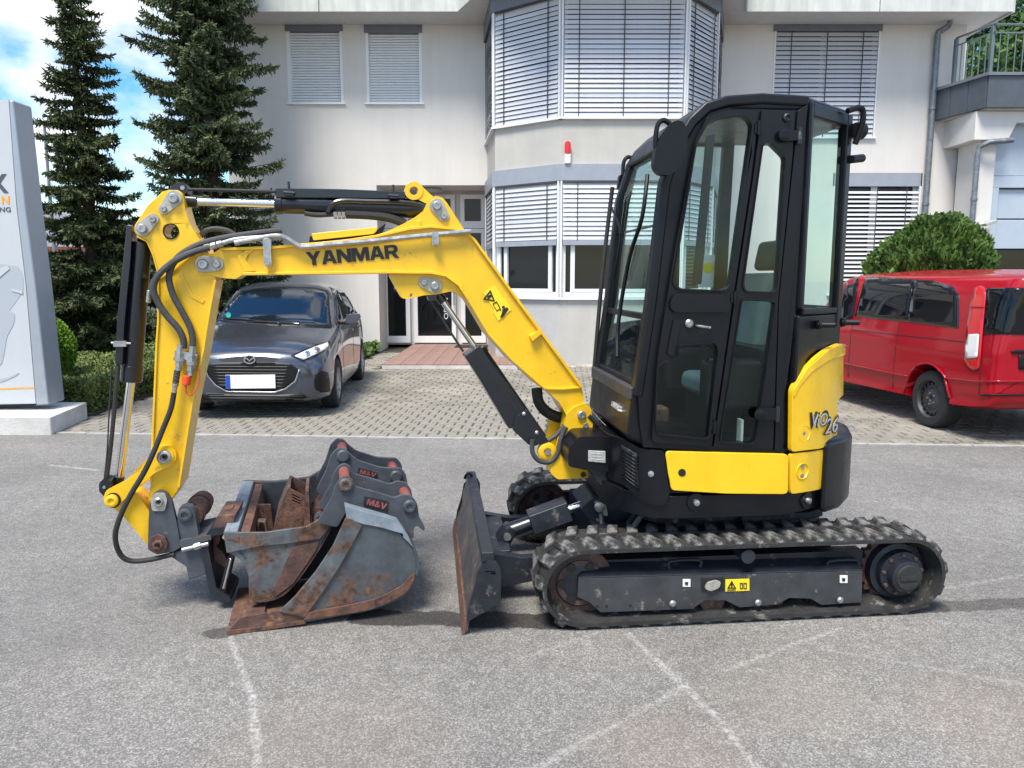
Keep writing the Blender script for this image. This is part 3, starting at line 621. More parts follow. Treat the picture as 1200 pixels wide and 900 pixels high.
# entrance tiles
TL = link(bpy.data.objects.new('entrance_path', None), None, Matrix.Translation((-1, 14, 0))); tag(TL, kind='structure')
m = MB(); m.box(-2.36, 0.10, 13.88, YD, -.1, 0.055); m.build('bedding', 'concrete', TL)
tm = MB(); tm.box(-.148, .148, -.155, .155, 0, .025); tme = tm.mesh('tile', Matrix.Identity(4), M['brown'])
for i in range(8):
    for j in range(14):
        inst('tile', tme, TL, Matrix.Translation((-2.2 + i * .304, 14.05 + j * .32, 0.05 + random.uniform(0, .003))) @ Matrix.Rotation(random.uniform(-.008, .008), 4, 'X'))
m = MB(); m.box(-1.3, -.2, YD - 1.0, YD - .35, .078, .092); tag(m.build('door_mat', 'tyre', None), 'dark ribbed door mat lying before the glass entrance', 'door mat')
# eaves following the bay, with fascia boards
o_ = 0.9
pts = [(XL - .5, YW - o_), (onY(538, 10, YW - o_).x, YW - o_), (F0.x - .75, YB - .9), (F1x + .75, YB - .9), (onY(873, 10, YW - o_).x, YW - o_), (onY(1187, 10, YW - o_).x, YW - o_)]
poly = pts + [(pts[-1][0], YW + 9.5), (pts[0][0], YW + 9.5)]
m = MB(); m.prism(poly, ze, ze + .12, axis='z'); m.build('soffit', 'soffit', B)
m = MB(); m.prism([(a, b + .0) for a, b in poly], ze + .125, ze + .9, axis='z'); m.build('roof_edge', 'roofgrey', B)
for a, b in zip(pts[:-1], pts[1:]):
    a = Vector(a); b = Vector(b); L_ = (b - a).length; n = max(1, round(L_ / 2.3)); ang = math.atan2((b - a).y, (b - a).x); Fm = Matrix.Translation((a.x, a.y, 0)) @ Matrix.Rotation(ang, 4, 'Z')
    for i in range(n):
        m = MB(Fm); m.box(L_ * i / n + .01, L_ * (i + 1) / n - .01, -.045, -.003, ze - .04, ze + .8); m.build('fascia_board', 'fascia', B, bevel=.004)
ex = pts[-1][0]; m = MB(); m.box(ex + .003, ex + .045, YW - o_, YW + 6, ze - .04, ze + .8); m.build('fascia_board', 'fascia', B)
# alarm siren on the bay
c_ = onY(665, 180, YB); sr = thing('alarm_siren', 'small white alarm siren with red flashing cap on the bay wall between the storeys', 'alarm siren', Matrix.Translation((c_.x, YB, c_.z)))
m = MB(); m.box(c_.x - .055, c_.x + .055, YB - .1, YB, c_.z - .19, c_.z - .01); m.build('housing', 'white', sr, bevel=.02)
m = MB(); m.lathe([(-.01, .055), (.15, .055), (.19, .045), (.21, .02)], (c_.x, YB - .055, c_.z), (0, 0, 1), 20); m.build('cap', 'siren', sr)
# rain pipes
def pipe(pts, r, lab, name='rain_pipe'):
    t = thing(name, lab, 'rain pipe', Matrix.Translation(Vector(pts[-1])))
    m = MB(); m.tube(pts, r, 12, 0); m.build('pipe', 'zinc', t)
    for z in (1.2, 3.2, 5.2):
        p = Vector(pts[-1])
        if z < pts[1][2] if len(pts) > 1 else False:
            m = MB(); m.cyl((p.x, p.y, z), (p.x, p.y, z + .05), r + .012, n=14); m.build('bracket', 'zinc', t)
px_ = onY(1091, 150, YW - .1)
pipe([(px_.x + .16, YW - .28, ze - .02), (px_.x + .14, YW - .24, ze - .10), (px_.x + .01, YW - .11, ze - .18), (px_.x, YW - .1, ze - .26), (px_.x, YW - .1, 0)], .065, 'tall zinc rain pipe running down the white wall beside the balcony')
# wing with balcony
zb0 = onY(1094, 142, YW).z; zb1 = onY(1094, 108, YW).z
Pa = Vector((onY(1094, 125, YW).x, YW - .02)); pb3 = onZ(1155, 126, zb0); Pb = Vector((pb3.x, pb3.y)); Pc = Vector((Pb.x + 7, Pb.y))
WG_ = thing('garage_wing', 'white garage wing with slate grey balcony parapet and pale blue grey sectional door', 'garage wing', Matrix.Translation((Pb.x, Pb.y, 0)))
def seg_panels(a, b, n, z0, z1, y0, y1, name, mt, cap=None):
    d = (b - a); Fm = Matrix.Translation((a.x, a.y, 0)) @ Matrix.Rotation(math.atan2(d.y, d.x), 4, 'Z'); L_ = d.length
    for i in range(n):
        m = MB(Fm); m.box(L_ * i / n + .008, L_ * (i + 1) / n - .008, y0, y1, z0, z1); m.build(name, mt, WG_, bevel=.004)
    return Fm, L_
FA, LA = seg_panels(Pa, Pb, 3, zb0, zb1, -.02, .06, 'parapet_panel', 'parapet'); FBm, LB = seg_panels(Pb, Pc, 9, zb0, zb1, -.02, .06, 'parapet_panel', 'parapet')
m = MB(FA); m.box(0, LA + .03, -.06, .2, zb1 + .002, zb1 + .06); m.build('coping', 'cassette', WG_); m = MB(FBm); m.box(-.03, LB, -.06, .2, zb1 + .004, zb1 + .062); m.build('coping', 'cassette', WG_)
m = MB(); m.prism([(Pa.x + .1, YW), (Pb.x + .08, Pb.y + .08), (Pc.x, Pb.y + .08), (Pc.x, YW + 6), (Pa.x + .1, YW + 6)], zb0 - .02, zb0 + .25, axis='z'); m.build('balcony_slab', 'soffit', WG_)
# beam and pillar
YG = Pb.y + .35
zq = onY(1165, 165, YG).z
bx0 = onY(1136, 170, YG).x; bx1 = onY(1158, 170, YG).x
m = MB(); m.prism([(bx0, zq), (onY(1176, 163, YG).x, zq), (onY(1186, 145, YG).x, zb0 - .25), (Pc.x, zb0 - .25), (Pc.x, zb0 - .03), (bx0, zb0 - .03)], YG - .15, YW + 1); m.build('beam', 'stucco', WG_)
px0 = onY(1143, 250, YG).x; px1 = onY(1161, 250, YG).x
m = MB(); m.box(px0, px1, YG, YG + .8, -.05, zq - .003); m.build('pillar', 'stucco', WG_)
m = MB(); m.box(XR - .6, px0 + .5, YW + .36, YW + .6, -.05, zb0 - .03); m.box(XR + .0, XR + .35, YW + .1, YW + .35, -.05, zb0 - .03); m.build('recess_wall', 'stucco', WG_)
# sectional door and its frame
gx0 = px1 + .003; gz = [onY(1180, p, YG).z for p in (400, 298, 252, 222, 205, 163)]
m = MB(); m.box(gx0, gx0 + 6, YG + .1, YG + .2, gz[4], zq + .7); m.build('door_header', 'garage', WG_)
m = MB(); m.box(gx0 + .002, gx0 + .18, YG + .08, YG + .2, 0, gz[4] - .25); m.box(gx0 + .002, gx0 + 6, YG + .08, YG + .2, gz[4] - .25, gz[4] - .012); m.build('door_frame', 'garage', WG_, bevel=.01)
zz = gz[4] - .26; k = 0
while zz > 0.1:
    z_ = max(0, zz - .62)
    m = MB(); m.box(gx0 + .19, gx0 + 6, YG + .15, YG + .19, z_ + .012, zz - .012)
    m.build('door_section', 'pane' if k in (2,) else 'garage', WG_, bevel=.012); zz = z_; k += 1
m = MB(); m.box(gx0 + .19, gx0 + 6, YG + .192, YG + .21, 0, gz[4] - .25); m.build('door_back', 'trim', WG_)
m = MB(); m.box(bx0, Pc.x, YW + 5, YW + 5.3, -.05, zb0 - .03); m.build('back_wall', 'stucco', WG_)
p_ = onY(1135, 230, YG + .1); pipe([(p_.x + .6, YG - .25, zq - .03), (p_.x + .15, YG - .22, zq - .06), (p_.x + .02, YG - .1, zq - .14), (p_.x, YG - .1, zq - .3), (p_.x, YG - .1, 0)], .055, 'shorter zinc rain pipe beside the white pillar behind the round bush')
# floodlight
c_ = onY(1147, 262, YG); fl = thing('floodlight', 'small grey floodlight with motion sensor fixed to the white pillar', 'floodlight', Matrix.Translation((c_.x, YG, c_.z)))
m = MB(); m.box(c_.x - .05, c_.x + .03, YG - .12, YG, c_.z - .03, c_.z + .05); m.build('bracket', 'white', fl, bevel=.01)
m = MB(Matrix.Translation((c_.x + .12, YG - .16, c_.z + .0)) @ Matrix.Rotation(R(-20), 4, 'Y')); m.box(-.12, .12, -.09, .09, -.03, .03); m.build('lamp_head', 'grey_label', fl, bevel=.01)
# railing
RL = thing('balcony_railing', 'galvanised steel railing with thin upright bars on the slate grey balcony parapet', 'railing', Matrix.Translation((Pb.x, Pb.y, zb1)))
zr = onZ(1165, 27, 0).z
def yz(px, py, Y): return onY(px, py, Y).z
rt = yz(1165, 28, Pb.y + .15); rm = yz(1165, 38, Pb.y + .15); rb = zb1 + .10
for Fm, L_, a0 in ((FA, LA, .35), (FBm, LB, .1)):
    m = MB(Fm); m.box(a0, L_, .10, .15, rt - .03, rt); m.build('top_rail', 'rail', RL, bevel=.008)
    m = MB(Fm); m.box(a0, L_, .11, .14, rm - .02, rm); m.build('mid_rail', 'rail', RL)
    x = a0; k = 0; bar = MB(); bar.cyl((0, 0, 0), (0, 0, rm - rb - .022), .011, n=8); bme = bar.mesh('bar', Matrix.Identity(4), M['rail'])
    while x < L_ - .02:
        if k % 7 == 0: m = MB(Fm); m.box(x - .03, x + .03, .09, .16, zb1 + .06, rt - .032); m.build('post', 'rail', RL)
        elif x < 4: inst('bar', bme, RL, Fm @ Matrix.Translation((x, .125, rb)))
        x += .155; k += 1
# neighbouring wall with blind behind the railing
x0 = XR - .05
m = MB(); m.box(x0 + .05, x0 + .75, YW + 1.2, YW + 1.5, zb0 + .25, ze); m.build('side_wall', 'stucco', B)
m = MB(); m.box(x0 + .1, x0 + .6, YW + 1.16, YW + 1.19, zb1 - .2, yz(1140, 58, YW + 1.1)); bo = m.build('side_blind', 'pane', B)
sm = MB(); sm.box(0, .5, -.02, -.004, 0, .065); sme = sm.mesh('slat', Matrix.Identity(4), M['slat'])
for i in range(12): inst('slat', sme, bo, Matrix.Translation((x0 + .1, YW + 1.158, zb1 + .1 + i * .115)))
# pebbles along the bay foot
m = MB()
for i in range(900):
    t = random.random()
    if i % 3: x = random.uniform(.9, 4.2); y = YB - random.uniform(.0, .32)
    else: x = pL1.x + (F0.x - pL1.x) * t - random.uniform(.0, .3); y = pL1.y + (YB - pL1.y) * t - random.uniform(0, .25)
    r = random.uniform(.02, .05); q = [(x + r * math.cos(a + 1) * random.uniform(.8, 1.2), y + r * math.sin(a + 1), 0) for a in (0, 1.3, 2.5, 3.8, 5)]
    m.add(q + [(x, y, r * .9)] + [], [(0, 1, 5), (1, 2, 5), (2, 3, 5), (3, 4, 5), (4, 0, 5)])
m.build('gravel', 'gravel', kind='stuff')

# ================================================================== EXCAVATOR
EA = R(6.0); HW = 0.75
g0 = onZ(700, 739); t_ = 1.1737 - 0.0
ca, sa = math.cos(EA), math.sin(EA)
EO = Vector((1.0137, 4.2027))
EF = Frame(EO.x, EO.y, EA)
X = thing('mini_excavator', 'yellow and black mini excavator on rubber tracks with closed cab', 'excavator', EF.M)
def ex(name, mb, mt, parent=X, **k): return mb.build(name, mt, parent, **k)
# ---- tracks -------------------------------------------------------
def track_path(n=120, off=0.0):
    """belt centre line: idler left, sprocket right (x,z), clockwise seen from the camera"""
    cL, rL, cR, rR = Vector((-.765, .198)), .178 + off, Vector((.82, .193)), .180 + off
    pts = []
    for i in range(15): a = R(90 + 180 * i / 14); pts.append((cL.x + rL * math.cos(a), cL.y + rL * math.sin(a) * (1 if math.sin(a) > 0 else (.198 - .032 + off) / rL)))
    for i in range(15): a = R(-90 + 180 * i / 14); pts.append((cR.x + rR * math.cos(a), cR.y + rR * math.sin(a) * (1 if math.sin(a) > 0 else (.193 - .032 + off) / rR)))
    # slight sag on top, resampled
    P = pts + [pts[0]]; q = []
    tot = [0]
    for i in range(len(P) - 1): tot.append(tot[-1] + (Vector(P[i + 1]) - Vector(P[i])).length)
    for k in range(n):
        s_ = tot[-1] * k / n; i = max(j for j in range(len(tot)) if tot[j] <= s_ + 1e-9); i = min(i, len(P) - 2)
        f = (s_ - tot[i]) / (tot[i + 1] - tot[i]); a = Vector(P[i]); b = Vector(P[i + 1]); v = a + (b - a) * f; q.append(v)
    return q
TP = track_path(160)
NL = 43
lug = MB(); lw = .064
def lugshape(sgn):
    m = MB()
    # x along travel, y across, z outwards ; slanted block
    y0, y1 = 0.0, sgn * .142; sl = .035
    m.hexa([(-lw / 2 + sl, y0, 0), (lw / 2 + sl, y0, 0), (lw / 2, y1, 0), (-lw / 2, y1, 0), (-lw / 2 + sl + .006, y0, .024), (lw / 2 + sl - .006, y0, .024), (lw / 2 - .008, y1 * .95, .024), (-lw / 2 + .008, y1 * .95, .024)])
    return m
lugA = lugshape(-1).mesh('tread_lug', Matrix.Identity(4), M['lugtop']); lugB = lugshape(1).mesh('tread_lug', Matrix.Identity(4), M['lugtop'])
for side in (-1, 1):
    yc = side * (HW - .15)
    m = MB(EF); n = len(TP); V = []; f = []
    for i, p in enumerate(TP):
        d = (TP[(i + 1) % n] - TP[i - 1]).normalized(); nn = Vector((d.y, -d.x))
        c0 = Vector((0.03, .25)); 
        if nn.dot(p - Vector((min(max(p.x, -.78), .81), .195))) < 0: nn = -nn
        for t, y in ((.014, -.150), (.014, .150), (-.004, .150), (-.004, .09), (-.018 - .012 * (i % 4 < 2), .05), (-.018 - .012 * (i % 4 < 2), -.05), (-.004, -.09), (-.004, -.150)):
            V.append((p.x + nn.x * t, yc + y, p.y + nn.y * t))
    for i in range(n):
        for k in range(8): f.append((8 * i + k, 8 * i + (k + 1) % 8, 8 * ((i + 1) % n) + (k + 1) % 8, 8 * ((i + 1) % n) + k))
    m.add(V, f); tr = ex('rubber_track', m, 'rubber')
    for r_ in range(2):
        for k in range(NL):
            u = (k + .5 * r_) / NL * n; i = int(u) % n; fr_ = u - int(u); p = TP[i] * (1 - fr_) + TP[(i + 1) % n] * fr_
            d = (TP[(i + 1) % n] - TP[i]).normalized(); nn = Vector((d.y, -d.x))
            if nn.dot(p - Vector((min(max(p.x, -.78), .81), .195))) < 0: nn = -nn
            ax = Vector((d.x, 0, d.y)); az = Vector((nn.x, 0, nn.y)); ay = az.cross(ax)
            Rm = Matrix((ax, ay, az)).transposed().to_4x4()
            inst('tread_lug', lugA if r_ == 0 else lugB, tr, EF.M @ Matrix.Translation((p.x + nn.x * .012, yc, p.y + nn.y * .012)) @ Rm)
    s = side
    # idler and sprocket
    m = MB(EF); m.lathe([(-.05, .0), (-.05, .13), (-.045, .162), (.045, .162), (.05, .13), (.05, 0)], (-.765, yc, .198)); m.lathe([(-.062, .085), (-.062, .11), (.062, .11), (.062, .085)], (-.765, yc, .198), closed=True)
    o = ex('idler_wheel', m, 'rustdark')
    m = MB(EF); m.lathe([(-.075 * 1, 0), (-.075, .05), (-.052, .115), (-.051, .12), (.05, .12), (.05, 0)], (-.765, yc, .198)); ex('hub_disc', m, 'darkmetal', o)
    for a in range(6):
        t = a * math.pi / 3; m = MB(EF); m.cyl((-.765 + .088 * math.cos(t), yc - .068, .198 + .088 * math.sin(t)), (-.765 + .088 * math.cos(t), yc - .05, .198 + .088 * math.sin(t)), .022, n=12); ex('web_hole', m, 'ink', o)
    m = MB(EF); cx, cz = .82, .193
    prof = []
    for i in range(21 * 4):
        r_ = .155 if (i % 4) in (0, 1) else .174; t = 2 * math.pi * i / 84; prof.append((cx + r_ * math.cos(t), cz + r_ * math.sin(t)))
    m.prism(prof, yc - .02, yc + .02); o = ex('drive_sprocket', m, 'rustdark')
    m = MB(EF); m.lathe([(-.02, .145), (-.06, .14), (-.065, .115), (-.10, .11), (-.105, .082), (-.145, .077), (-.15, .066), (-.15, 0), (-.01, 0), (-.01, .145)], (cx, yc, cz), (0, 1, 0)); ex('final_drive', m, 'darkmetal', o)
    m = MB(EF); m.lathe([(-.151, .0), (-.151, .062), (-.158, .058), (-.158, 0)], (cx, yc, cz)); m.box(cx - .045, cx + .045, yc - .163, yc - .157, cz - .012, cz + .012); ex('cover_cap', m, 'rubber', o)
    for a in range(9):
        t = a * 2 * math.pi / 9 + .2; m = MB(EF); q = (cx + .098 * math.cos(t), cz + .098 * math.sin(t)); m.cyl((q[0], yc - .112, q[1]), (q[0], yc - .098, q[1]), .009, n=6); ex('bolt', m, 'rustdark', o)
    for rx in (-.42, -.12, .18, .48):
        m = MB(EF); m.lathe([(-.07, .02), (-.07, .062), (-.03, .068), (-.03, .05), (.03, .05), (.03, .068), (.07, .062), (.07, .02)], (rx, yc, .088)); ex('track_roller', m, 'rustdark')
    m = MB(EF); m.cyl((.02, yc - .14, .325), (.02, yc + .1, .325), .034, n=20); ex('carrier_roller', m, 'darkmetal')
    # track frame
    y0, y1 = (-HW + .045, -HW + .20) if side < 0 else (HW - .20, HW - .045)
    out_ = EF.xz([(678, 678), (1011, 669), (1010, 706), (962, 709), (950, 702), (925, 701), (912, 708), (866, 712), (850, 704), (826, 704), (812, 714), (704, 718), (690, 706), (677, 700)], -HW + .045)
    m = MB(EF); m.prism(out_, *((y0, y0 + .012) if side < 0 else (y1 - .012, y1))); fr0 = ex('track_frame', m, 'frameplate', bevel=.003)
    xa, za = out_[0]; xb, zb = out_[1]
    m = MB(EF); ys = y0 if side < 0 else y1; yi = y0 + .085 if side < 0 else y1 - .085
    m.hexa([(xa, ys, za - .002), (xb, ys, zb - .002), (xb, yi, zb + .03), (xa + .04, yi, za + .035), (xa, ys, za + .006), (xb, ys, zb + .006), (xb, yi, zb + .04), (xa + .04, yi, za + .045)])
    ex('top_plate', m, 'darkmetal', fr0, bevel=.003)
    m = MB(EF); m.box(-.72, .66, yi if side < 0 else y0 + .03, (y1 if side < 0 else yi), .10, .29); ex('inner_beam', m, 'darkmetal')
    # tensioner bar and inner plate that closes the frame
    for hx in (-.28, .47) if side < 0 else ():
        q = EF.px(802 if hx < 0 else 987, 660, -.66); m = MB(EF); m.tube([(q.x - .075, -.665, q.z - .02), (q.x - .07, -.667, q.z + .016), (q.x + .07, -.667, q.z + .016), (q.x + .075, -.665, q.z - .02)], .008, 8, 2); ex('grab_handle', m, 'darkmetal')
if True:
    yn = -HW + .040
    for a, b in ((788, 707), (888, 706), (984, 703)):
        q = EF.px(a, b, yn); m = MB(EF); m.lathe([(.0, .017), (-.008, .017), (-.014, .010), (-.014, 0)], (q.x, yn, q.z), n=14); ex('bolt', m, 'steel')
    for a, b in ((700, 711), (711, 711), (739, 710)):
        q = EF.px(a, b, yn); m = MB(EF); m.lathe([(.001, .006), (-.002, .006), (-.002, 0)], (q.x, yn + .005, q.z), n=10); ex('bolt_hole', m, 'ink')
    def plate_px(name, px, mt, y, t=.003, **k):
        m = MB(EF); m.prism(EF.xz(px, y), y - t, y); return ex(name, m, mt, **k)
    plate_px('filler_recess', [(822, 678), (848, 677), (848, 692), (822, 693)], 'ink', yn + .002, .002)
    plate_px('filler_cap', rounded([(825, 689), (828, 682), (838, 679), (844, 681), (842, 688), (832, 692)], .3), 'pinplate', yn - .003, .012, bevel=.003)
    st = plate_px('warning_sticker', [(850, 679), (878, 678), (878, 692), (850, 693)], 'sticker', yn + .003, .002)
    def ink(px, y, par, t=.002, mt='ink', name='print', fr=EF):
        m = MB(fr); m.prism(fr.xz(px, y), y - t, y); return ex(name, m, mt, par)
    def tri(cx, cy, r, y, par, fr=EF, mt='ink', in_='sticker', lw=.62, rot=0):
        f = lambda rr: [(cx + rr * math.cos(R(-90 + 120 * k) + rot), cy + rr * math.sin(R(-90 + 120 * k) + rot)) for k in range(3)]
        m = MB(fr); m.prism(fr.xz(f(r), y), y - .002, y, [fr.xz(f(r * lw), y)]); ex('print', m, mt, par)
    tri(857.5, 686.6, 6.2, yn, st); ink([(856.5, 684), (858.5, 684), (858.2, 688), (856.9, 688)], yn, st); ink([(852, 691.2), (862, 690.9), (862, 691.6), (852, 691.9)], yn, st)
    m = MB(EF); 
    for a in ((867, 683, 870.4, 690), (871.2, 683, 875, 690)): 
        m = MB(EF); r_ = [(a[0], a[1]), (a[2], a[1]), (a[2], a[3]), (a[0], a[3])]; r2 = [(a[0] + .8, a[1] + .9), (a[2] - .8, a[1] + .9), (a[2] - .8, a[3] - .9), (a[0] + .8, a[3] - .9)]
        m.prism(EF.xz(r_, yn), yn - .002, yn, [EF.xz(r2, yn)]); ex('print', m, 'ink', st)
    for a, b in ((800, 678.5), (984, 674)):
        o = plate_px('small_sticker', [(a, b), (a + 9, b), (a + 9, b + 9), (a, b + 9)], 'label_white', yn + .003, .002)
        ink([(a + 2.5, b + 3.5), (a + 6.5, b + 3.5), (a + 6, b + 7), (a + 3, b + 7)], yn, o)
# under-carriage centre and slew ring
m = MB(EF); m.prism([(-.62, -.46), (.45, -.46), (.62, -.40), (.62, .40), (.45, .46), (-.62, .46)], .17, .345, axis='z'); m.prism(circle(0, 0, .44, 24), .36, .43, axis='z'); ex('centre_frame', m, 'darkmetal', bevel=.01)
m = MB(EF); m.lathe([(.42, .36), (.44, .40), (.48, .40), (.49, .34), (.53, .34)], (0.02, 0, 0), (0, 0, 1), 40); m.prism([(.1, -.46), (.45, -.46), (.56, -.40), (.45, .4), (.1, .4)], .40, .44, axis='z'); ex('slew_ring', m, 'darkmetal')
# ---- dozer blade --------------------------------------------------
bp = EF.xz([(546, 729), (552, 700), (566, 676), (571, 657)], -HW)
prof = [(bp[0][0], .015), (bp[0][0] + .015, .09), (bp[0][0] + .05, .19), (bp[0][0] + .055, .26), (bp[3][0] - .012, bp[3][1] - .0)]
m = MB(EF); m.strip(prof, .014, -HW + .02, HW - .0); bl = ex('dozer_blade', m, 'bladeface')
m = MB(EF); m.strip([(prof[0][0] - .012, .0), (prof[1][0] - .012, prof[1][1] - .01)], .016, -HW + .018, HW); ex('cutting_edge', m, 'rust', bl, bevel=.002)
m = MB(EF); m.box(prof[-1][0] - .014, prof[-1][0] + .045, -HW + .01, HW, prof[-1][1] - .015, prof[-1][1] + .035); ex('top_rim', m, 'darkmetal', bl, bevel=.006)
ep = EF.xz([(546, 730), (549, 712), (556, 690), (560, 668), (574, 656), (583, 659), (587, 668), (587, 706)], -HW)
m = MB(EF); m.prism(rfix(ep, .02), -HW, -HW + .018, [circle(*EF.xz([(578, 672)], -HW)[0], .012, 10)]); ex('end_plate', m, 'darkmetal', bl, bevel=.003)
m = MB(EF); m.prism(ep, HW - .018, HW); ex('end_plate', m, 'darkmetal', bl, bevel=.003)
q = EF.px(545, 575, .6); m = MB(EF); m.tube([(q.x + .0, .62, prof[-1][1] + .02), (q.x + .01, .62, prof[-1][1] + .045), (q.x + .04, .62, prof[-1][1] + .045), (q.x + .06, .62, prof[-1][1] - .05)], .009, 8, 2); ex('guard_hook', m, 'black', bl)
for s in (-1, 1):
    y = s * .33 - .02
    m = MB(EF); m.prism([(prof[3][0] + .0, .05), (prof[3][0] + .02, .30), (prof[3][0] + .10, .255), (prof[3][0] + .25, .225), (-.70, .23), (-.40, .30), (-.35, .18), (-.75, .14), (prof[3][0] + .3, .10)], y - .03, y + .03); ex('blade_arm', m, 'darkmetal', bevel=.008)
m = MB(EF); m.box(prof[3][0] + .01, prof[3][0] + .20, -.30, .28, .12, .24); ex('blade_bracket', m, 'darkmetal', bevel=.008)
a = EF.px(593, 624, -.10); b = EF.px(697, 586, -.10)
d = (b - a).normalized(); m = MB(EF); m.prism(rfix([(a.x - .06, a.z - .03), (a.x + .02, a.z - .05), (a.x + .05, a.z + .03), (a.x + .0, a.z + .05)], .02), -.16, -.04); ex('cylinder_eye', m, 'darkmetal', bevel=.004)
m = MB(EF); m.cyl(a, a + d * .20, .045); ex('cylinder_barrel', m, 'black2')
m = MB(EF); p0 = a + d * .14; p1 = a + d * .36; up = Vector((-d.z, 0, d.x))
m.hexa([(p0 - up * .045) + Vector((0, -.07, 0)), (p1 - up * .045) + Vector((0, -.07, 0)), (p1 - up * .045) + Vector((0, .07, 0)), (p0 - up * .045) + Vector((0, .07, 0)), (p0 + up * .06) + Vector((0, -.055, 0)), (p1 + up * .06) + Vector((0, -.055, 0)), (p1 + up * .06) + Vector((0, .07, 0)), (p0 + up * .06) + Vector((0, .07, 0))]); ex('cylinder_guard', m, 'darkmetal', bevel=.006)
m = MB(EF); m.cyl(p1, b - d * .03, .022); ex('cylinder_rod', m, 'chrome')
m = MB(EF); m.prism(rfix([(b.x - .10, b.z - .02), (b.x - .03, b.z + .04), (b.x + .3, b.z + .06), (b.x + .55, b.z + .02), (b.x + .6, b.z - .18), (b.x + .05, b.z - .16)], .03), -.19, .10); ex('swing_frame', m, 'darkmetal', bevel=.012)
m = MB(EF); m.prism(rfix([(b.x - .03, b.z + .02), (b.x + .0, b.z + .03), (b.x + .035, b.z + .01), (b.x + .05, b.z - .06), (b.x + .02, b.z - .05)], .015), -.212, -.195); ex('pin_plate', m, 'pinplate', bevel=.003)
m = MB(EF); m.lathe([(0, .028), (-.016, .028), (-.02, .02), (-.02, 0)], (b.x, -.212, b.z)); ex('pin', m, 'steel')
m = MB(EF); m.lathe([(0, .02), (-.016, .02), (-.016, 0)], (a.x, -.162, a.z)); ex('pin', m, 'steel')
for k in range(3):
    x0 = -.70 + k * .05; m = MB(EF); m.tube([(b.x + .03 * k - .05, -.10 - .05 * k, b.z - .03), (b.x + .02, -.16 - .05 * k, b.z - .10 - .02 * k), (b.x + .10, -.2 - .04 * k, b.z - .13), (b.x + .22, -.2, b.z - .07 + .03 * k)], .013, 8); ex('hydraulic_hose', m, 'hose')
for (u0, u1, u2) in (((742, 618), (757, 598), (772, 592)), ((790, 612), (797, 600), (805, 590))):
    m = MB(EF); m.tube([EF.px(*u0, -.50), EF.px(*u1, -.50), EF.px(*u2, -.52)], .014, 8); ex('hydraulic_hose', m, 'hose')

# ---- upper body ---------------------------------------------------
PLAN = [(-.60, -.36), (-.53, -.55), (-.44, -.655), (-.36, -.68), (-.1, -.685), (.20, -.68), (.32, -.635), (.45, -.55), (.56, -.45), (.66, -.32), (.73, -.17), (.76, 0), (.73, .2), (.62, .42), (.42, .60), (.2, .68), (-.3, .68), (-.5, .5), (-.6, .2)]
def plan_off(o):
    n = len(PLAN); r = []
    for i in range(n):
        a = Vector(PLAN[i - 1]); b = Vector(PLAN[(i + 1) % n]); d = (b - a).normalized(); r.append((PLAN[i][0] + d.y * o, PLAN[i][1] - d.x * o))
    return r
PO = plan_off
zsk0 = EF.px(830, 602, -.68).z; zsk1 = EF.px(830, 579, -.68).z; zy1 = EF.px(830, 529, -.68).z; zd = EF.px(800, 523, -.68).z
m = MB(EF); m.prism(PO(.0), zsk0 - .02, zsk1 - .004, axis='z'); ex('base_skirt', m, 'black', bevel=.02, seg=3)
m = MB(EF); m.prism(PO(-.02), zsk1 + .0, zy1 + .03, axis='z'); ex('body_core', m, 'black', bevel=.01)
surf = MB(EF); P = PO(0.0); n = len(P)
surf.add([(x, y, .3) for x, y in P] + [(x, y, 2.6) for x, y in P], [(i, (i + 1) % n, (i + 1) % n + n, i + n) for i in range(n)])
BV = tree_of(surf)
def wrap(name, poly, mt, off=.006, th=.02, step=7, parent=X, bv=None, **k):
    m = patch(bv or BV, poly, off, step); return m.build(name, mt, parent, solid=th, **k)
# engine hood & yellow panels on the curved tail
m = MB(EF); m.prism([(.10, -.64), (.2, -.66), (.34, -.61), (.47, -.52), (.57, -.42), (.66, -.28), (.71, 0), (.66, .3), (.5, .5), (.2, .62), (.10, .62)], zy1, 1.30, axis='z'); ex('engine_cover', m, 'black', bevel=.02)
wrap('side_panel', rfix([(779, 527.5), (850, 529.5), (921, 531), (920, 578), (850, 577.5), (785, 573.5)], 5), 'yellow_clean', off=.010, bevel=.004)
wrap('rear_side_panel', rfix([(923, 531), (950, 528), (976, 523), (970, 568), (950, 574), (923, 578)], 4), 'yellow_clean', off=.010, bevel=.004)
hood = wrap('engine_hood', rfix([(923.5, 456), (930, 444), (941, 430), (951, 419), (964, 409), (979, 402), (987, 404), (988, 418), (985, 470), (981, 517), (955, 525), (923, 528.5)], 4), 'yellow_clean', off=.012, th=.024, bevel=.005)
wrap('hood_ridge', rfix([(924, 457), (941, 431), (964, 410), (978, 403.5), (984, 406), (984, 416), (968, 420), (948, 433), (932, 452), (925, 466)], 3), 'yellow_clean', off=.022, th=.012, parent=hood, bevel=.004)
for (a, b, r_, nb) in ((938, 507, 9, 1), (936, 551, 9, 2), (967, 551, 6, 1)):
    h = BV.ray_cast(Vector((0, 0, CAMH)), ray(a, b).normalized()); p = h[0]; nn = h[1] if h[1].dot(ray(a, b)) < 0 else -h[1]
    m = MB(); rr = r_ / 901 * 3.8; m.lathe([(.008, 0), (.012, rr * .8), (.020, rr * .92), (.025, rr), (.019, rr * 1.03), (.018, rr * 1.03)], p, nn, 24); o = ex('bolt_recess', m, 'yellow_clean')
    for k in range(nb):
        q = p + Vector((0, 0, (-.022 + .045 * k) if nb == 2 else 0)); m = MB(); m.cyl(q + nn * .008, q + nn * .024, .011, n=6); ex('bolt', m, 'steel', o)
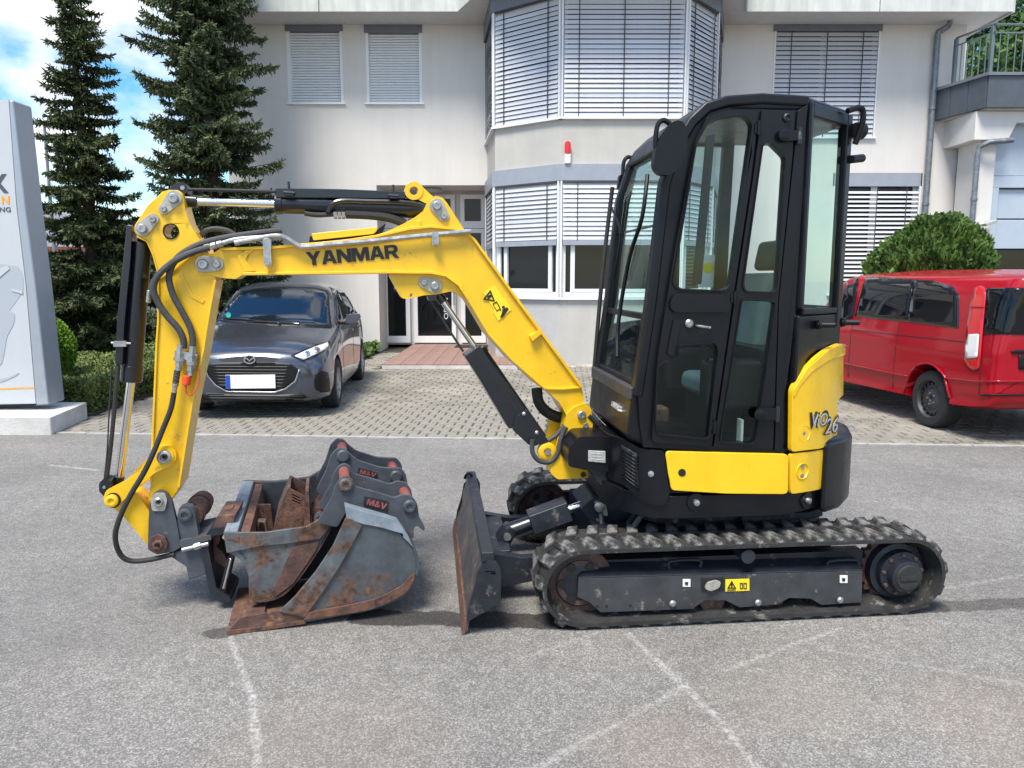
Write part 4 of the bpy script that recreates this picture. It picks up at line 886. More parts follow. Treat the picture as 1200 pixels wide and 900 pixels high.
h = BV.ray_cast(Vector((0, 0, CAMH)), ray(798, 552.5).normalized()); m = MB(); m.cyl(h[0] + Vector((0, -.018, 0)), h[0] + Vector((0, -.023, 0)), .018, n=16); ex('lock_hole', m, 'ink')
# counterweight bumper at the tail
wrap('counterweight', rfix([(963, 520), (975, 499), (988, 497.5), (994.5, 506), (994, 560), (988, 577), (968, 587), (964, 570)], 5), 'black', off=.045, th=.10, bevel=.02) if False else None
m = MB(EF); m.prism([(.44, -.60), (.60, -.50), (.72, -.36), (.80, -.18), (.82, 0), (.8, .2), (.66, .45), (.6, .4), (.6, 0), (.5, -.4)], EF.px(985, 580, -.25).z, EF.px(985, 500, -.25).z, axis='z'); ex('counterweight', m, 'black', bevel=.035, seg=3)
# 'ViO26' lettering
def side_text(body, px0, px1, pyb, h, y, mt, parent=X, fr=EF, bold=0.02, shear=0.2, dy=0, name='lettering', w=None, up=None, ex_=.003):
    a = fr.px(px0, pyb, y); b = fr.px(px1, pyb + dy, y); M3 = fr.M
    A_ = M3 @ a; B_ = M3 @ b; r_ = (B_ - A_); hh = h / 901 * (fr.M @ a).y * 1.03
    return text(body, name, mt, parent, A_, r_, Vector((0, 0, 1)), hh, width=r_.length, bold=bold, shear=shear, extrude=ex_)
def surf_text(body, pa, pb, h, mt, off, **k):
    A_, B_ = [(lambda hh: hh[0] + (hh[1] if hh[1].dot(ray(*p)) < 0 else -hh[1]) * off)(BV.ray_cast(Vector((0, 0, CAMH)), ray(*p).normalized())) for p in (pa, pb)]
    return text(body, 'lettering', mt, X, A_, B_ - A_, Vector((0, 0, 1)), h / 901 * A_.y * 1.03, width=(B_ - A_).length, **k)
surf_text('ViO', (943, 502), (964, 498.5), 20, 'ink', .0265, bold=.055, shear=.2)
surf_text('ViO', (945, 500), (962.5, 497), 15, 'silver', .0300, bold=.0, shear=.2)
surf_text('26', (958, 509.5), (974.5, 506.5), 23, 'ink', .0315, bold=.055, shear=.2)
surf_text('26', (959.5, 507.5), (973, 505), 18, 'silver', .0350, bold=.0, shear=.2)
# skirt lashing points
for a, b in ((815, 588), (763, 554), (944, 586)):
    h = BV.ray_cast(Vector((0, 0, CAMH)), ray(a, b).normalized()); m = MB(); nn = h[1] if h[1].dot(ray(a, b)) < 0 else -h[1]
    m.lathe([(.0, .045), (.010, .042), (.010, 0)], h[0], nn, 20); o = ex('lashing_boss', m, 'black'); m = MB(); m.lathe([(.010, .016), (.025, .014), (.028, 0)], h[0], nn, 14); ex('bolt', m, 'steel', o)
# front-left corner block with air grille
wrap('corner_cover', rfix([(731, 512), (754, 525), (778, 527), (784, 576), (779, 591), (763, 590), (748, 580), (729, 562)], 4), 'black', off=.012, bevel=.004)
gm = wrap('vent_grille', [(733, 520), (750, 531), (752, 574), (733, 557)], 'ink', off=.024, th=.004)
for k in range(9):
    m_ = patch(BV, [(733, 524 + k * 3.9), (751, 535 + k * 4.3), (751, 536.6 + k * 4.3), (733, 525.5 + k * 3.9)], .030, 6); m_.build('vent_slat', 'black', gm, solid=.006)
# front machinery block + label
def fprism(name, px, y0, y1, mt, fr=EF, holes=(), par=X, **k):
    m = MB(fr); m.prism(fr.xz(px, y0), y0, y1, [fr.xz(h_, y0) for h_ in holes]); return ex(name, m, mt, par, **k)
fprism('swing_cover', rfix([(666, 527), (678, 512), (700, 511), (735, 514), (742, 560), (730, 556), (700, 551), (666, 547)], 4), -.38, .15, 'black', bevel=.015)
fprism('front_beam', rfix([(690, 548), (760, 556), (790, 590), (770, 604), (735, 590), (700, 565)], 3), -.36, .3, 'darkmetal', bevel=.01)
lb = fprism('cover_label', [(689.5, 528), (710, 529), (710, 543), (689.5, 541)], -.388, -.376, 'grey_label', bevel=.004)  # flat grey printed label on the swing cover, no lamp
for k in range(3): fprism('label_line', [(693, 531 + k * 3.3), (706, 532 + k * 3.3), (706, 532.8 + k * 3.3), (693, 531.8 + k * 3.3)], -.3895, -.388, 'concrete', par=lb)

# ---- cab ------------------------------------------------------------
YC = -.68; YF = .20
shell = [(748, 466), (750, 500), (754, 524), (835, 529), (917, 531), (918, 470), (926, 420), (932, 360), (940, 230), (948, 119), (892, 116), (852, 119), (829, 126), (811, 143), (797, 166), (781, 215), (764, 360)]
dw = rfix([(790, 331), (817, 169), (829, 146), (846, 138), (875, 136), (882, 146), (856, 334), (849, 340), (797, 338)], 5)
lwn = rfix([(796, 405), (839, 402), (842, 411), (830, 514), (771, 508), (769, 495), (771, 430), (783, 422), (793, 421)], 4)
qw = rfix([(895, 169), (904, 167), (921, 184), (911, 337), (908, 342), (875, 341), (872, 334)], 4)
ql = rfix([(870, 352), (908, 354), (909, 359), (886, 514), (883, 520), (845, 517), (847, 502)], 4)
fprism('cab_side_shell', shell, YC, YC + .05, 'black', holes=(dw, lwn, qw, ql), bevel=.006)
door_o = rfix([(768, 519), (764, 515), (771, 418), (790, 300), (815, 165), (829, 137), (852, 129), (889, 130), (880, 210), (858, 355), (834, 523)], 3)
door = fprism('cab_door', door_o, YC - .028, YC - .004, 'black', holes=(dw, lwn), bevel=.006)
def gring(name, o_, grow, par, y, t=.008):
    cx = sum(p[0] for p in o_) / len(o_); cy = sum(p[1] for p in o_) / len(o_)
    pts = [(cx + (p[0] - cx) * (1 + grow / abs(max(q[0] for q in o_) - cx)), cy + (p[1] - cy) * (1 + grow / abs(max(q[1] for q in o_) - cy))) for p in o_]
    fprism(name, pts, y - t, y, 'trim', holes=(o_,), par=par, bevel=.003)
gring('window_seal', dw, 2.2, door, YC - .030); gring('window_seal', lwn, 1.6, door, YC - .030)
gl_ = fprism('door_glass', dw, YC - .018, YC - .012, 'cabglass', par=door); fprism('door_glass', lwn, YC - .018, YC - .012, 'cabglass', par=door)
fprism('sliding_sash', rfix([(828, 160), (838, 157), (822, 333), (812, 333)], 1), YC - .011, YC + .0, 'black', par=door)
qp = fprism('rear_side_frame', rfix([(893, 129), (932, 130), (929, 180), (912, 351), (906, 526), (836, 524), (861, 352), (884, 200)], 2), YC - .018, YC - .004, 'black', holes=(qw, ql), bevel=.005)
gring('window_seal', qw, 1.6, qp, YC - .020); gring('window_seal', ql, 1.4, qp, YC - .020)
fprism('quarter_glass', qw, YC - .012, YC - .006, 'cabglass', par=qp); fprism('quarter_glass', ql, YC - .012, YC - .006, 'cabglass', par=qp)
fprism('rear_pillar', rfix([(935, 130), (947, 122), (944, 150), (932, 300), (919, 420), (916, 530), (908, 528), (913, 352), (931, 180)], 1.5), YC - .016, YC + .03, 'black', bevel=.006)
fprism('door_ledge', rfix([(787, 350), (792, 344), (850, 345), (856, 352), (854, 364), (848, 366), (790, 366), (785, 360)], 4), YC - .048, YC - .030, 'black', par=door, bevel=.014, seg=3)
for a, b in ((782, 375),):
    fprism('door_pull', rfix([(790, 374), (799, 376), (789, 418), (782, 415)], 3), YC - .040, YC - .030, 'trim', par=door, bevel=.006)
q = EF.px(807, 379, YC - .03); m = MB(EF); m.lathe([(0, .019), (-.012, .019), (-.018, .012), (-.018, 0)], (q.x, YC - .03, q.z), n=18); ex('door_lock', m, 'steel', door)
a = EF.px(818, 382, YC - .05); b = EF.px(832, 384, YC - .05); m = MB(EF); m.tube([(a.x, YC - .03, a.z), (a.x, YC - .052, a.z), (b.x, YC - .052, b.z), (b.x, YC - .03, b.z)], .006, 8, 1); ex('door_handle', m, 'steel', door)
for pts in ([(918, 153), (938, 152), (938, 164), (918, 166)], [(889, 478), (912, 479), (912, 493), (889, 492)]):
    o = fprism('hinge', rfix(pts, 3), YC - .040, YC - .016, 'black', bevel=.004)
    q = EF.px(pts[0][0] + 1, (pts[0][1] + pts[2][1]) / 2, YC - .04); m = MB(EF); m.lathe([(0, .026), (-.006, .026), (-.010, .012), (-.010, 0)], (q.x, YC - .04, q.z), n=18); ex('hinge_boss', m, 'black', o)
    q = EF.px(pts[1][0], pts[1][1], YC - .04); m = MB(EF); m.cyl((q.x, YC - .035, q.z - .06), (q.x, YC - .035, q.z + .01), .010, n=10); ex('hinge_pin', m, 'darkmetal', o)
for a, b in ((889, 150), (861, 349), (837, 500)):
    q = EF.px(a, b, YC - .03); m = MB(EF); m.cyl((q.x, YC - .034, q.z - .03), (q.x, YC - .034, q.z + .03), .009, n=10); m.box(q.x - .018, q.x + .018, YC - .034, YC - .027, q.z - .022, q.z + .022); ex('hinge', m, 'black', door)
q = EF.px(922, 138, YC - .02); m = MB(EF); m.lathe([(0, .018), (-.010, .018), (-.014, .012), (-.006, .008), (-.006, 0)], (q.x, YC - .018, q.z), n=18); ex('cap', m, 'darkmetal')
# roof, far side, windscreen
roofl = EF.xz([(797, 166), (811, 143), (829, 126), (852, 119), (892, 116), (948, 119)], YC)
ztop = roofl[-1][1]
xr0 = roofl[-1][0]
m = MB(EF)
plan_roof_y = [YC - .012, YF]
prof = roofl[:-1] + [(xr0, ztop)]
m.strip(prof, .05, YC - .015, YF + .03); ex('roof_rail', m, 'black', bevel=.015, seg=3)
CH = Vector((.57, -.43)); C0 = Vector((xr0 + .004, YC))
m = MB(EF); m.prism([(roofl[3][0], YC - .005), (C0.x, C0.y - .005), (CH.x, CH.y), (CH.x + .02, YF), (roofl[3][0], YF + .02)], ztop - .045, ztop + .018, axis='z'); ex('roof', m, 'black', bevel=.02, seg=3)
q = EF.px(877, 113, -.5); m = MB(EF); m.lathe([(0, .02), (.03, .018), (.04, .0)], (q.x, -.5, ztop + .01), (0, 0, 1), 14); ex('roof_stud', m, 'trim')
# far side wall (frame with openings)
fp = EF.xz(shell, YC)
xs = [p[0] for p in fp]
ww = [(p[0] * .90 + .1 * (sum(xs) / len(xs)), p[1]) for p in fp]
hole_f = EF.xz([(770, 392), (776, 365), (794, 220), (806, 168), (829, 142), (846, 132), (932, 134), (922, 250), (912, 372)], YC)
m = MB(EF); m.prism(fp, YF - .04, YF, [hole_f]); ex('cab_far_side', m, 'black')
m = MB(EF); m.prism(hole_f, YF - .022, YF - .017); ex('side_glass', m, 'cabglass')
m = MB(EF); q0 = EF.px(860, 250, YC); m.box(q0.x - .03, q0.x + .03, YF - .05, YF - .02, 1.35, 2.25); ex('window_post', m, 'black')
# windscreen
wsp = EF.xz([(748, 466), (764, 360), (781, 215), (797, 166), (811, 143)], YC)
m = MB(EF); m.strip([wsp[0], wsp[1], wsp[2], wsp[3]], .008, YC + .07, YF - .05); ex('windscreen', m, 'cabglass')
for y0, y1 in ((YC - .004, YC + .075), (YF - .06, YF + .01)):
    m = MB(EF); m.strip([wsp[0], wsp[1], wsp[2], wsp[3], wsp[4]], .045, y0, y1); ex('front_pillar', m, 'black', bevel=.012)
def cross(px, t, name='windscreen_bar', th=.03, mt='black', w_=None):
    q = EF.px(*px, YC); m = MB(EF); m.box(q.x - th / 2, q.x + th / 2, YC + .07, YF - .05, q.z - t / 2, q.z + t / 2); ex(name, m, mt, bevel=.006)
cross((776, 262), .012, th=.012); cross((762, 372), .03); cross((751, 452), .03)
# front console below the windscreen (grey brown panel with small lettering)
a, b, c_, d_ = [EF.px(*p, YC + .0) for p in ((748, 462), (750, 500), (754, 524), (741, 500))]
m = MB(EF); m.prism([(a.x - .02, a.z + .02), (a.x + .05, a.z + .02), (c_.x + .05, c_.z - .02), (b.x - .055, b.z - .06)], YC + .02, YF + .02); ex('front_lower_panel', m, 'black', bevel=.02)
m = MB(EF); m.box(a.x - .035, a.x + .0, YC + .03, YF, a.z - .035, a.z + .03); ex('lower_windscreen_frame', m, 'frameplate', bevel=.01)
pa_ = EF.M @ Vector((b.x - .055, YC + .32, b.z + .045)); text('YANMAR', 'lettering', 'silver', X, pa_, EF.M.to_3x3() @ Vector((0, -1, 0)), Vector((.28, 0, 1)), .022, width=.16, bold=.02, extrude=.02)
# wiper
m = MB(EF); w0 = EF.px(774, 250, YC); w1 = EF.px(756, 392, YC)
def wsx(z):
    for (xa, za), (xb, zb) in zip(wsp[:-1], wsp[1:]):
        if za <= z <= zb: return xa + (xb - xa) * (z - za) / (zb - za)
    return wsp[0][0]
m.tube([(wsx(2.10) - .05, YC + .20, 2.10), (wsx(1.9) - .05, YC + .16, 1.9), (wsx(1.7) - .05, YC + .30, 1.72), (wsx(1.4) - .05, YC + .36, 1.42), (wsx(1.22) - .05, YC + .28, 1.24)], .010, 8); ex('grab_rail', m, 'black')
m = MB(EF); m.tube([(wsx(2.1) - .06, YF - .02, 2.12), (wsx(1.9) - .05, YF - .0, 1.86), (wsx(1.6) - .05, YF, 1.55), (wsx(1.2) - .03, YF + .01, 1.12)], .012, 8); ex('hydraulic_hose', m, 'hose_dark')
m = MB(EF); m.tube([(wsx(1.95) - .04, YF - .05, 2.0), (wsx(1.8) - .045, YC + .55, 1.85), (wsx(1.6) - .04, YC + .62, 1.62)], .006, 6); ex('wiper', m, 'trim')
# corner (chamfer) window and rear
zA = EF.px(937, 362, YC).z; zB = ztop - .06
d = (CH - C0); Lc = d.length; Fc = EF.M @ Matrix.Translation((C0.x, C0.y, 0)) @ Matrix.Rotation(math.atan2(d.y, d.x), 4, 'Z')
m = MB(Fc); m.box(0.01, Lc - .03, .005, .012, zA, zB); ex('rear_corner_glass', m, 'cabglass')
m = MB(Fc); m.box(-.01, .02, -.015, .035, zA, ztop); m.box(Lc - .045, Lc + .01, -.012, .035, zA - .1, ztop); m.box(.02, Lc - .045, -.012, .03, zA - .03, zA); m.box(0.02, Lc - .045, -.012, .03, zB, ztop); ex('rear_corner_frame', m, 'black', bevel=.008)
m = MB(Fc); m.box(-.01, Lc + .01, -.006, .03, zy1, zA - .032); ex('rear_corner_panel', m, 'black', bevel=.008)
m = MB(EF); x = CH.x; m.box(x - .03, x + .01, CH.y + .0, YF, zy1, zA + .0); m.box(x - .03, x + .01, CH.y, CH.y + .05, zA, ztop); m.box(x - .03, x + .01, YF - .05, YF + .0, zA, ztop); ex('rear_wall', m, 'black')
m = MB(EF); m.box(x - .012, x - .006, CH.y + .05, YF - .05, zA, ztop - .04); ex('rear_glass', m, 'cabglass')
for (a, b) in ((957, 380), (985, 377)):
    q = EF.px(a, b, -.55); m = MB(EF); m.cyl((q.x - .02, -.60, q.z), (q.x + .05, -.63, q.z), .014, n=12); m.lathe([(0, .022), (.012, .022), (.014, 0)], (q.x - .022, -.60, q.z), (1, 0, 0), 14); ex('rear_stop', m, 'trim')
# lamp and wiper bits at the rear roof corner
m = MB(Fc); m.tube([(Lc - .10, -.03, ztop + .0), (Lc - .02, -.06, ztop + .02), (Lc + .0, -.06, ztop - .05), (Lc - .0, -.03, ztop - .14)], .014, 8); ex('cable', m, 'trim')
m = MB(Fc); m.lathe([(0, .035), (.04, .045), (.05, .04), (.05, 0)], (Lc + .02, -.02, ztop - .07), (1, 0, 0), 20); ex('beacon_socket', m, 'trim')
m = MB(Fc); m.cyl((Lc - .01, -.02, ztop - .21), (Lc + .09, -.03, ztop - .195), .020, n=12); ex('washer_nozzle', m, 'trim')
# mirrors
def mirror(name, pxs, y0, y1, arm, yarm):
    t = fprism(name, pxs, y0, y1, 'black', bevel=.02, seg=3)
    m = MB(EF); m.tube([EF.px(a, b, yarm) for a, b in arm], .011, 8); ex('mirror_arm', m, 'trim', t); return t
mr = mirror('mirror', rfix([(779, 151), (790, 141), (800, 141), (806, 152), (806, 170), (797, 196), (785, 206), (772, 204), (766, 194), (769, 172)], 6), -.80, -.75, [(782, 175), (770, 177), (768, 165), (771, 146), (778, 141), (786, 146)], -.76)
m = MB(EF); q = EF.px(772, 177, -.76); m.cyl((q.x - .02, -.76, q.z), (q.x + .05, -.76, q.z), .018, n=12); ex('mirror_joint', m, 'trim', mr)
mirror('mirror', rfix([(726, 205), (734, 203), (735, 218), (729, 223), (724, 221)], 2), YF + .05, YF + .09, [(730, 205), (731, 190), (736, 184), (742, 186)], YF + .05)
# cab interior
def ibox(name, x0, x1, y0, y1, z0, z1, mt, bev=.01, par=X):
    m = MB(EF); m.box(x0, x1, y0, y1, z0, z1); return ex(name, m, mt, par, bevel=bev, seg=3)
fx = lambda a, b, y=-.3: EF.px(a, b, y)
ibox('cab_floor', -.40, .12, YC + .06, YF - .05, .70, .735, 'floor_mat')
st = thing if False else None
sb = ibox('seat_cushion', -.10, .20, -.46, -.02, 1.02, 1.13, 'seat', .04); 
m = MB(EF); m.prism([(.10, 1.10), (.20, 1.10), (.30, 1.62), (.22, 1.66), (.16, 1.62)], -.46, -.02); ex('seat_back', m, 'seat', bevel=.04, seg=3)
m = MB(EF); m.prism([(.24, 1.66), (.30, 1.66), (.33, 1.80), (.27, 1.82)], -.36, -.12); ex('head_rest', m, 'trim', bevel=.03, seg=3)
ibox('seat_base', -.08, .24, -.42, -.06, .74, 1.02, 'trim'); ibox('armrest_console', -.16, .18, -.60, -.48, 1.0, 1.24, 'trim', .03); ibox('armrest_console', -.16, .18, 0.02, .13, 1.0, 1.24, 'trim', .03)
for y in (-.55, .07):
    m = MB(EF); m.tube([(-.14, y, 1.22), (-.17, y, 1.34), (-.16, y, 1.42)], [.012, .012, .02], 8); ex('joystick', m, 'trim')
for y in (-.30, -.18):
    m = MB(EF); m.tube([(-.36, y, .74), (-.38, y, 1.02), (-.42, y, 1.20)], .011, 8); ex('travel_lever', m, 'trim')
ibox('tool_box', -.34, -.16, -.05, .08, .80, .92, 'rust', .01); ibox('manual', .0, .012, -.64, -.59, .78, .96, 'grey_label', .0)
q = EF.px(834, 318, YF - .03); m = MB(EF); m.box(q.x - .07, q.x + .07, YF - .028, YF - .024, q.z - .09, q.z + .09); o = ex('inspection_sticker', m, 'label_white')
m = MB(EF); m.lathe([(0, .032), (-.002, .032), (-.002, 0)], (q.x - .02, YF - .028, q.z + .02), (0, 1, 0), 18); ex('seal_print', m, 'sticker', o)

# ---- boom (own swing angle) ----------------------------------------------
piv = EF.M @ Vector((-.64, -.05, 0)); BF = Frame(piv.x, piv.y, EA + R(4.5))
YB_ = -.095
def bp_(name, px, mt='yellow', y0=YB_, y1=None, par=X, holes=(), **k):
    return fprism(name, px, y0, (-y0 if y1 is None else y1), mt, BF, holes, par, **k)
boom_o = [(229, 312), (231, 303), (238, 298), (250, 297), (258, 291), (290, 289.5), (320, 289), (359, 287), (400, 282), (440, 276), (456, 270), (475, 261), (487, 254), (496, 247), (501, 237), (504, 231.5), (512, 229.5), (519, 232), (524, 238), (544, 269), (553, 279), (566, 295), (599, 342), (640, 398), (681, 453), (684, 462), (684, 474), (691, 484), (690, 498), (682, 503), (672, 500), (664, 487), (655, 471), (640, 457), (628, 450), (600, 422), (573, 393), (552, 359), (545, 345), (535, 333), (525, 325), (512, 320.5), (450, 319.5), (320, 321), (284, 322), (276, 327), (262, 326), (245, 322), (234, 322)]
bm = bp_('boom', boom_o, y0=-.085, bevel=.006)
def bstrip(name, px, t, y0, y1=None, mt='yellow', par=None, bev=.003):
    m = MB(BF); m.strip(BF.xz(px, y0), t, y0, -y0 if y1 is None else y1); return ex(name, m, mt, par or bm, bevel=bev)
bstrip('flange', [(258, 292), (320, 290), (400, 283), (440, 277), (480, 268), (505, 265.5), (532, 268), (545, 272), (556, 281), (599, 341), (640, 397), (682, 454)], .014, -.105)
bstrip('flange', [(284, 321), (320, 320.5), (450, 319), (505, 319.5), (523, 323), (538, 334), (553, 357), (573, 391), (600, 421), (640, 456)], .014, -.105)
bstrip('flange', [(640, 455.5), (660, 456), (681, 454)], .012, -.098)
bp_('cylinder_lug', rfix([(455, 321), (463, 336), (471, 350), (481, 350), (497, 346), (512, 345), (530, 341), (545, 350), (556, 362), (545, 346), (528, 327), (512, 321)], 3), y0=-.07, par=bm, holes=(circle(481, 346, 2, 10),), bevel=.004)
def ring_px(name, c, ro, ri, y0, y1, mt='yellow', par=None): bp_(name, circle(*c, ro, 24), mt, y0, y1, par or bm, holes=(circle(*c, ri, 18),), bevel=.003)
ring_px('lifting_eye', (485, 223.5), 11, 5, -.05, .05); bp_('lifting_lug', [(489, 213), (508, 231), (503, 240), (490, 234)], y0=-.045, par=bm)
def pinset(c1, r1, c2, r2, y, fr=BF, par=X, pm='pinplate', pr=.6, pr2=.55):
    """oval keeper plate with a pin and a bolt"""
    a = Vector(c1); b = Vector(c2); d = (b - a).normalized(); nn = Vector((-d.y, d.x)); A0 = math.atan2(d.y, d.x); pts = []
    for i in range(11): t = A0 + math.pi / 2 + math.pi * i / 10; pts.append((a.x + r1 * math.cos(t), a.y + r1 * math.sin(t)))
    for i in range(11): t = A0 - math.pi / 2 + math.pi * i / 10; pts.append((b.x + r2 * math.cos(t), b.y + r2 * math.sin(t)))
    o = fprism('keeper_plate', pts, y - .008, y, pm, fr, (), par, bevel=.002)
    for c, r_, h_ in ((c1, r1 * pr, .018), (c2, r2 * pr2, .012)):
        q = fr.px(c[0], c[1], y - .008); R0 = r_ / 901 * (fr.M @ q).y
        m = MB(fr); m.lathe([(0, R0), (-h_, R0 * .95), (-h_ - .003, R0 * .8), (-h_ - .003, R0 * .4), (-h_ + .002, R0 * .35), (-h_ + .002, 0)], (q.x, y - .008, q.z), n=20); ex('pin', m, 'steel', o)
    return o
pinset((512, 241), 8.5, (520, 253), 6.5, -.086); pinset((509.5, 335), 8.5, (497, 331), 6.5, -.071); pinset((238, 309.5), 10, (254, 309.5), 8, -.088)
pinset((681, 486), 9, (686, 498), 6.5, -.088)
bp_('bracket', [(487, 259), (493, 258), (494, 270), (487, 270)], y0=-.10, y1=-.08, par=bm, bevel=.003)
bp_('stop_block', rfix([(621, 394), (632, 387), (635, 391), (624, 400)], 1), y0=-.12, y1=-.085, par=bm, bevel=.005)
bp_('rib', [(278, 300), (286, 293), (300, 291), (290, 300), (288, 305), (300, 318), (286, 319)], y0=-.094, y1=-.084, par=bm, bevel=.003)
# top guard plate and hose run
bp_('hose_guard', [(365, 273.5), (441, 266), (442, 270), (438, 274), (367, 281.5)], y0=-.06, par=bm, bevel=.004)
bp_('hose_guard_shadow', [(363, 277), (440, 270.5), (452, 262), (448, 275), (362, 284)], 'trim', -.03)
def btube(name, px, r, y, mt='hose', par=X, n=10, ys=None):
    m = MB(BF); m.tube([BF.px(a, b, (ys[i] if ys else y)) for i, (a, b) in enumerate(px)], r, n); return ex(name, m, mt, par)
pt = btube('steel_pipe', [(275, 285), (300, 280), (323, 276.5), (335, 279), (350, 288), (357, 289.5), (400, 285.5), (450, 281), (500, 276), (552, 271)], .0125, -.115, 'steel')
for a, b in ((510, 279), (313, 287)):
    q = BF.px(a, b, -.12); m = MB(BF); m.prism(rfix([(q.x - .018, q.z + .03), (q.x + .018, q.z + .03), (q.x + .018, q.z - (.035 if a > 400 else .10)), (q.x - .018, q.z - (.035 if a > 400 else .10))], .01), -.128, -.10); o = ex('pipe_clamp', m, 'steel', pt, bevel=.003)
    m = MB(BF); m.lathe([(0, .012), (-.012, .011), (-.012, 0)], (q.x, -.128, q.z - (.02 if a > 400 else .085)), n=6); ex('bolt', m, 'steel', pt)
bp_('decal_backing', [(0, 0), (1, 0), (0, 1)]) if False else None
# boom lettering
A_ = BF.M @ BF.px(360, 311.5, -.087); B__ = BF.M @ BF.px(468, 302, -.087)
upv = (BF.M @ BF.px(467, 286.5, -.087)) - B__
nA = (B__ - A_).normalized()
block_text('YANMAR', 'letter', 'ink', bm, A_, nA, (upv - nA * upv.dot(nA)), 15.2 / 901 * A_.y * 1.03, (B__ - A_).length)
# warning sticker on boom
stp = [(567, 335), (576, 336.5) if False else (577, 335.5), (609, 357), (586, 375), (563, 346)]
st = bp_('warning_sticker', [(564, 347), (577, 335), (600, 358), (587, 375)] if False else [(566, 343), (580, 334.5), (597, 360.5), (584, 370)], 'sticker', -.089, -.0865, bm)
o2 = bp_('warning_sticker', [(584, 352), (592, 349), (599, 363), (584, 376), (578, 366)], 'sticker', -.0895, -.0868, bm)
tri(573.5, 348, 8.5, -.0895, st, BF, rot=.15); ink([(571, 347), (576, 344.5), (576.5, 347), (573, 350), (574, 352), (571, 351)], -.0897, st, fr=BF)
m = MB(BF); m.prism(BF.xz([(577, 356), (582, 353), (587, 362), (582, 365)], -.0897), -.0917, -.0897, [BF.xz([(578, 356.6), (581.5, 354.5), (585.6, 361.6), (582.2, 363.6)], -.0897)]); ex('print', m, 'ink', o2)
ink([(589, 363), (594, 360), (596, 362), (592, 368), (589, 372), (586, 372), (588, 367)], -.090, o2, fr=BF)
q = BF.px(590, 360, -.09); m = MB(BF); m.cyl((q.x, -.0915, q.z), (q.x, -.0895, q.z), .008, n=10); ex('print', m, 'ink', o2)
for k in range(2):
    q = BF.px(586.5 + 2.4 * k, 362.5 - k * .5 + 1, -.09); m = MB(BF); m.cyl((q.x, -.0915, q.z), (q.x, -.0895, q.z), .003, n=8); ex('print', m, 'ink', o2)
# ---- stick ---------------------------------------------------------------
arm_o = [(185.6, 229), (190, 224.5), (198, 222.5), (207.6, 222.5), (213, 226), (215, 232), (217, 244), (222, 261), (233, 279.5), (243, 292), (253, 326), (246, 360), (238, 410), (224.5, 475), (209, 574), (203, 584), (196, 592), (186, 597), (177, 592), (174, 584), (176, 570), (178, 531), (184, 400), (185.5, 376), (185.6, 322), (179.5, 298), (172, 282), (161, 277), (157, 271), (157.5, 264), (173, 240)]
arm = bp_('stick', arm_o, y0=-.075, holes=(circle(200, 271, 9, 20),), bevel=.005)
bstrip('flange', [(182, 329), (205, 315), (229, 299)], .012, -.085, par=arm)
bstrip('flange', [(252, 328), (246, 360), (238, 410), (224.5, 475), (209, 572)], .012, -.092, par=arm); bstrip('flange', [(185, 330), (185.3, 376), (183.5, 400), (178, 531), (177, 565)], .010, -.085, par=arm)
bstrip('flange', [(160, 277), (172, 283), (179, 298), (185, 320)], .008, -.08, par=arm)
bp_('rib', [(213, 318), (226, 345), (240, 352), (238, 356), (224, 349), (210, 319)], y0=-.079, y1=-.074, par=arm, bevel=.002)
pinset((203.5, 232.5), 9.5, (192, 245), 6.5, -.077); pinset((167, 268), 9, (179, 257), 7, -.077)
ring_px('grommet', (200, 271), 9.3, 8, -.080, -.07, 'trim', arm)
# bucket cylinder
def bcyl(name, a, b, r, y=0.0, mt='black2', par=X, n=24, r1=None):
    m = MB(BF); m.cyl(BF.px(*a, y), BF.px(*b, y), r, r1, n); return ex(name, m, mt, par, bevel=.004)
bcyl('cylinder_barrel', (166, 284), (154, 444), .046); bcyl('cylinder_gland', (155.2, 428), (153.8, 447), .050)
bcyl('cylinder_rod', (154, 444), (138.5, 568), .0195, mt='chrome'); bcyl('rod_end', (139.8, 558), (134, 580), .026, mt='black2')
gd = bp_('cylinder_guard', [(148.5, 263), (154.5, 264), (153, 300), (146, 375), (143.5, 428), (134.5, 427), (137, 375)], 'black2', -.07, .03, bevel=.005)
m = MB(BF); ex('guard_back', MB(BF).prism(BF.xz([(143, 380), (148, 320), (156, 285), (158, 300), (148, 430), (143, 428)], -.03), -.03, .03), 'black2', gd)
for a, b in ((143, 403),):
    q = BF.px(a, b, -.075); m = MB(BF); m.box(q.x - .035, q.x + .02, -.085, -.065, q.z - .012, q.z + .014); m.cyl((q.x - .045, -.078, q.z + .006), (q.x + .04, -.078, q.z + .002), .006, n=8); ex('clamp', m, 'steel', gd)
gr_ = btube('guide_rod', [(138.5, 428), (134, 480), (129, 530), (125, 560)], .010, -.055, 'hose_dark'); btube('guide_rod', [(131, 430), (128, 480), (125.5, 530), (122, 562)], .0035, -.06, 'hose_dark')
bp_('rod_knob', rfix([(116, 566), (121, 561), (129, 563), (131, 569), (127, 577), (122, 582), (116, 576)], 2), 'black2', -.085, .0, bevel=.008)
q = BF.px(122, 571, -.087); m = MB(BF); m.lathe([(0, .008), (-.006, .007), (-.006, 0)], (q.x, -.085, q.z), n=10); ex('bolt', m, 'steel')
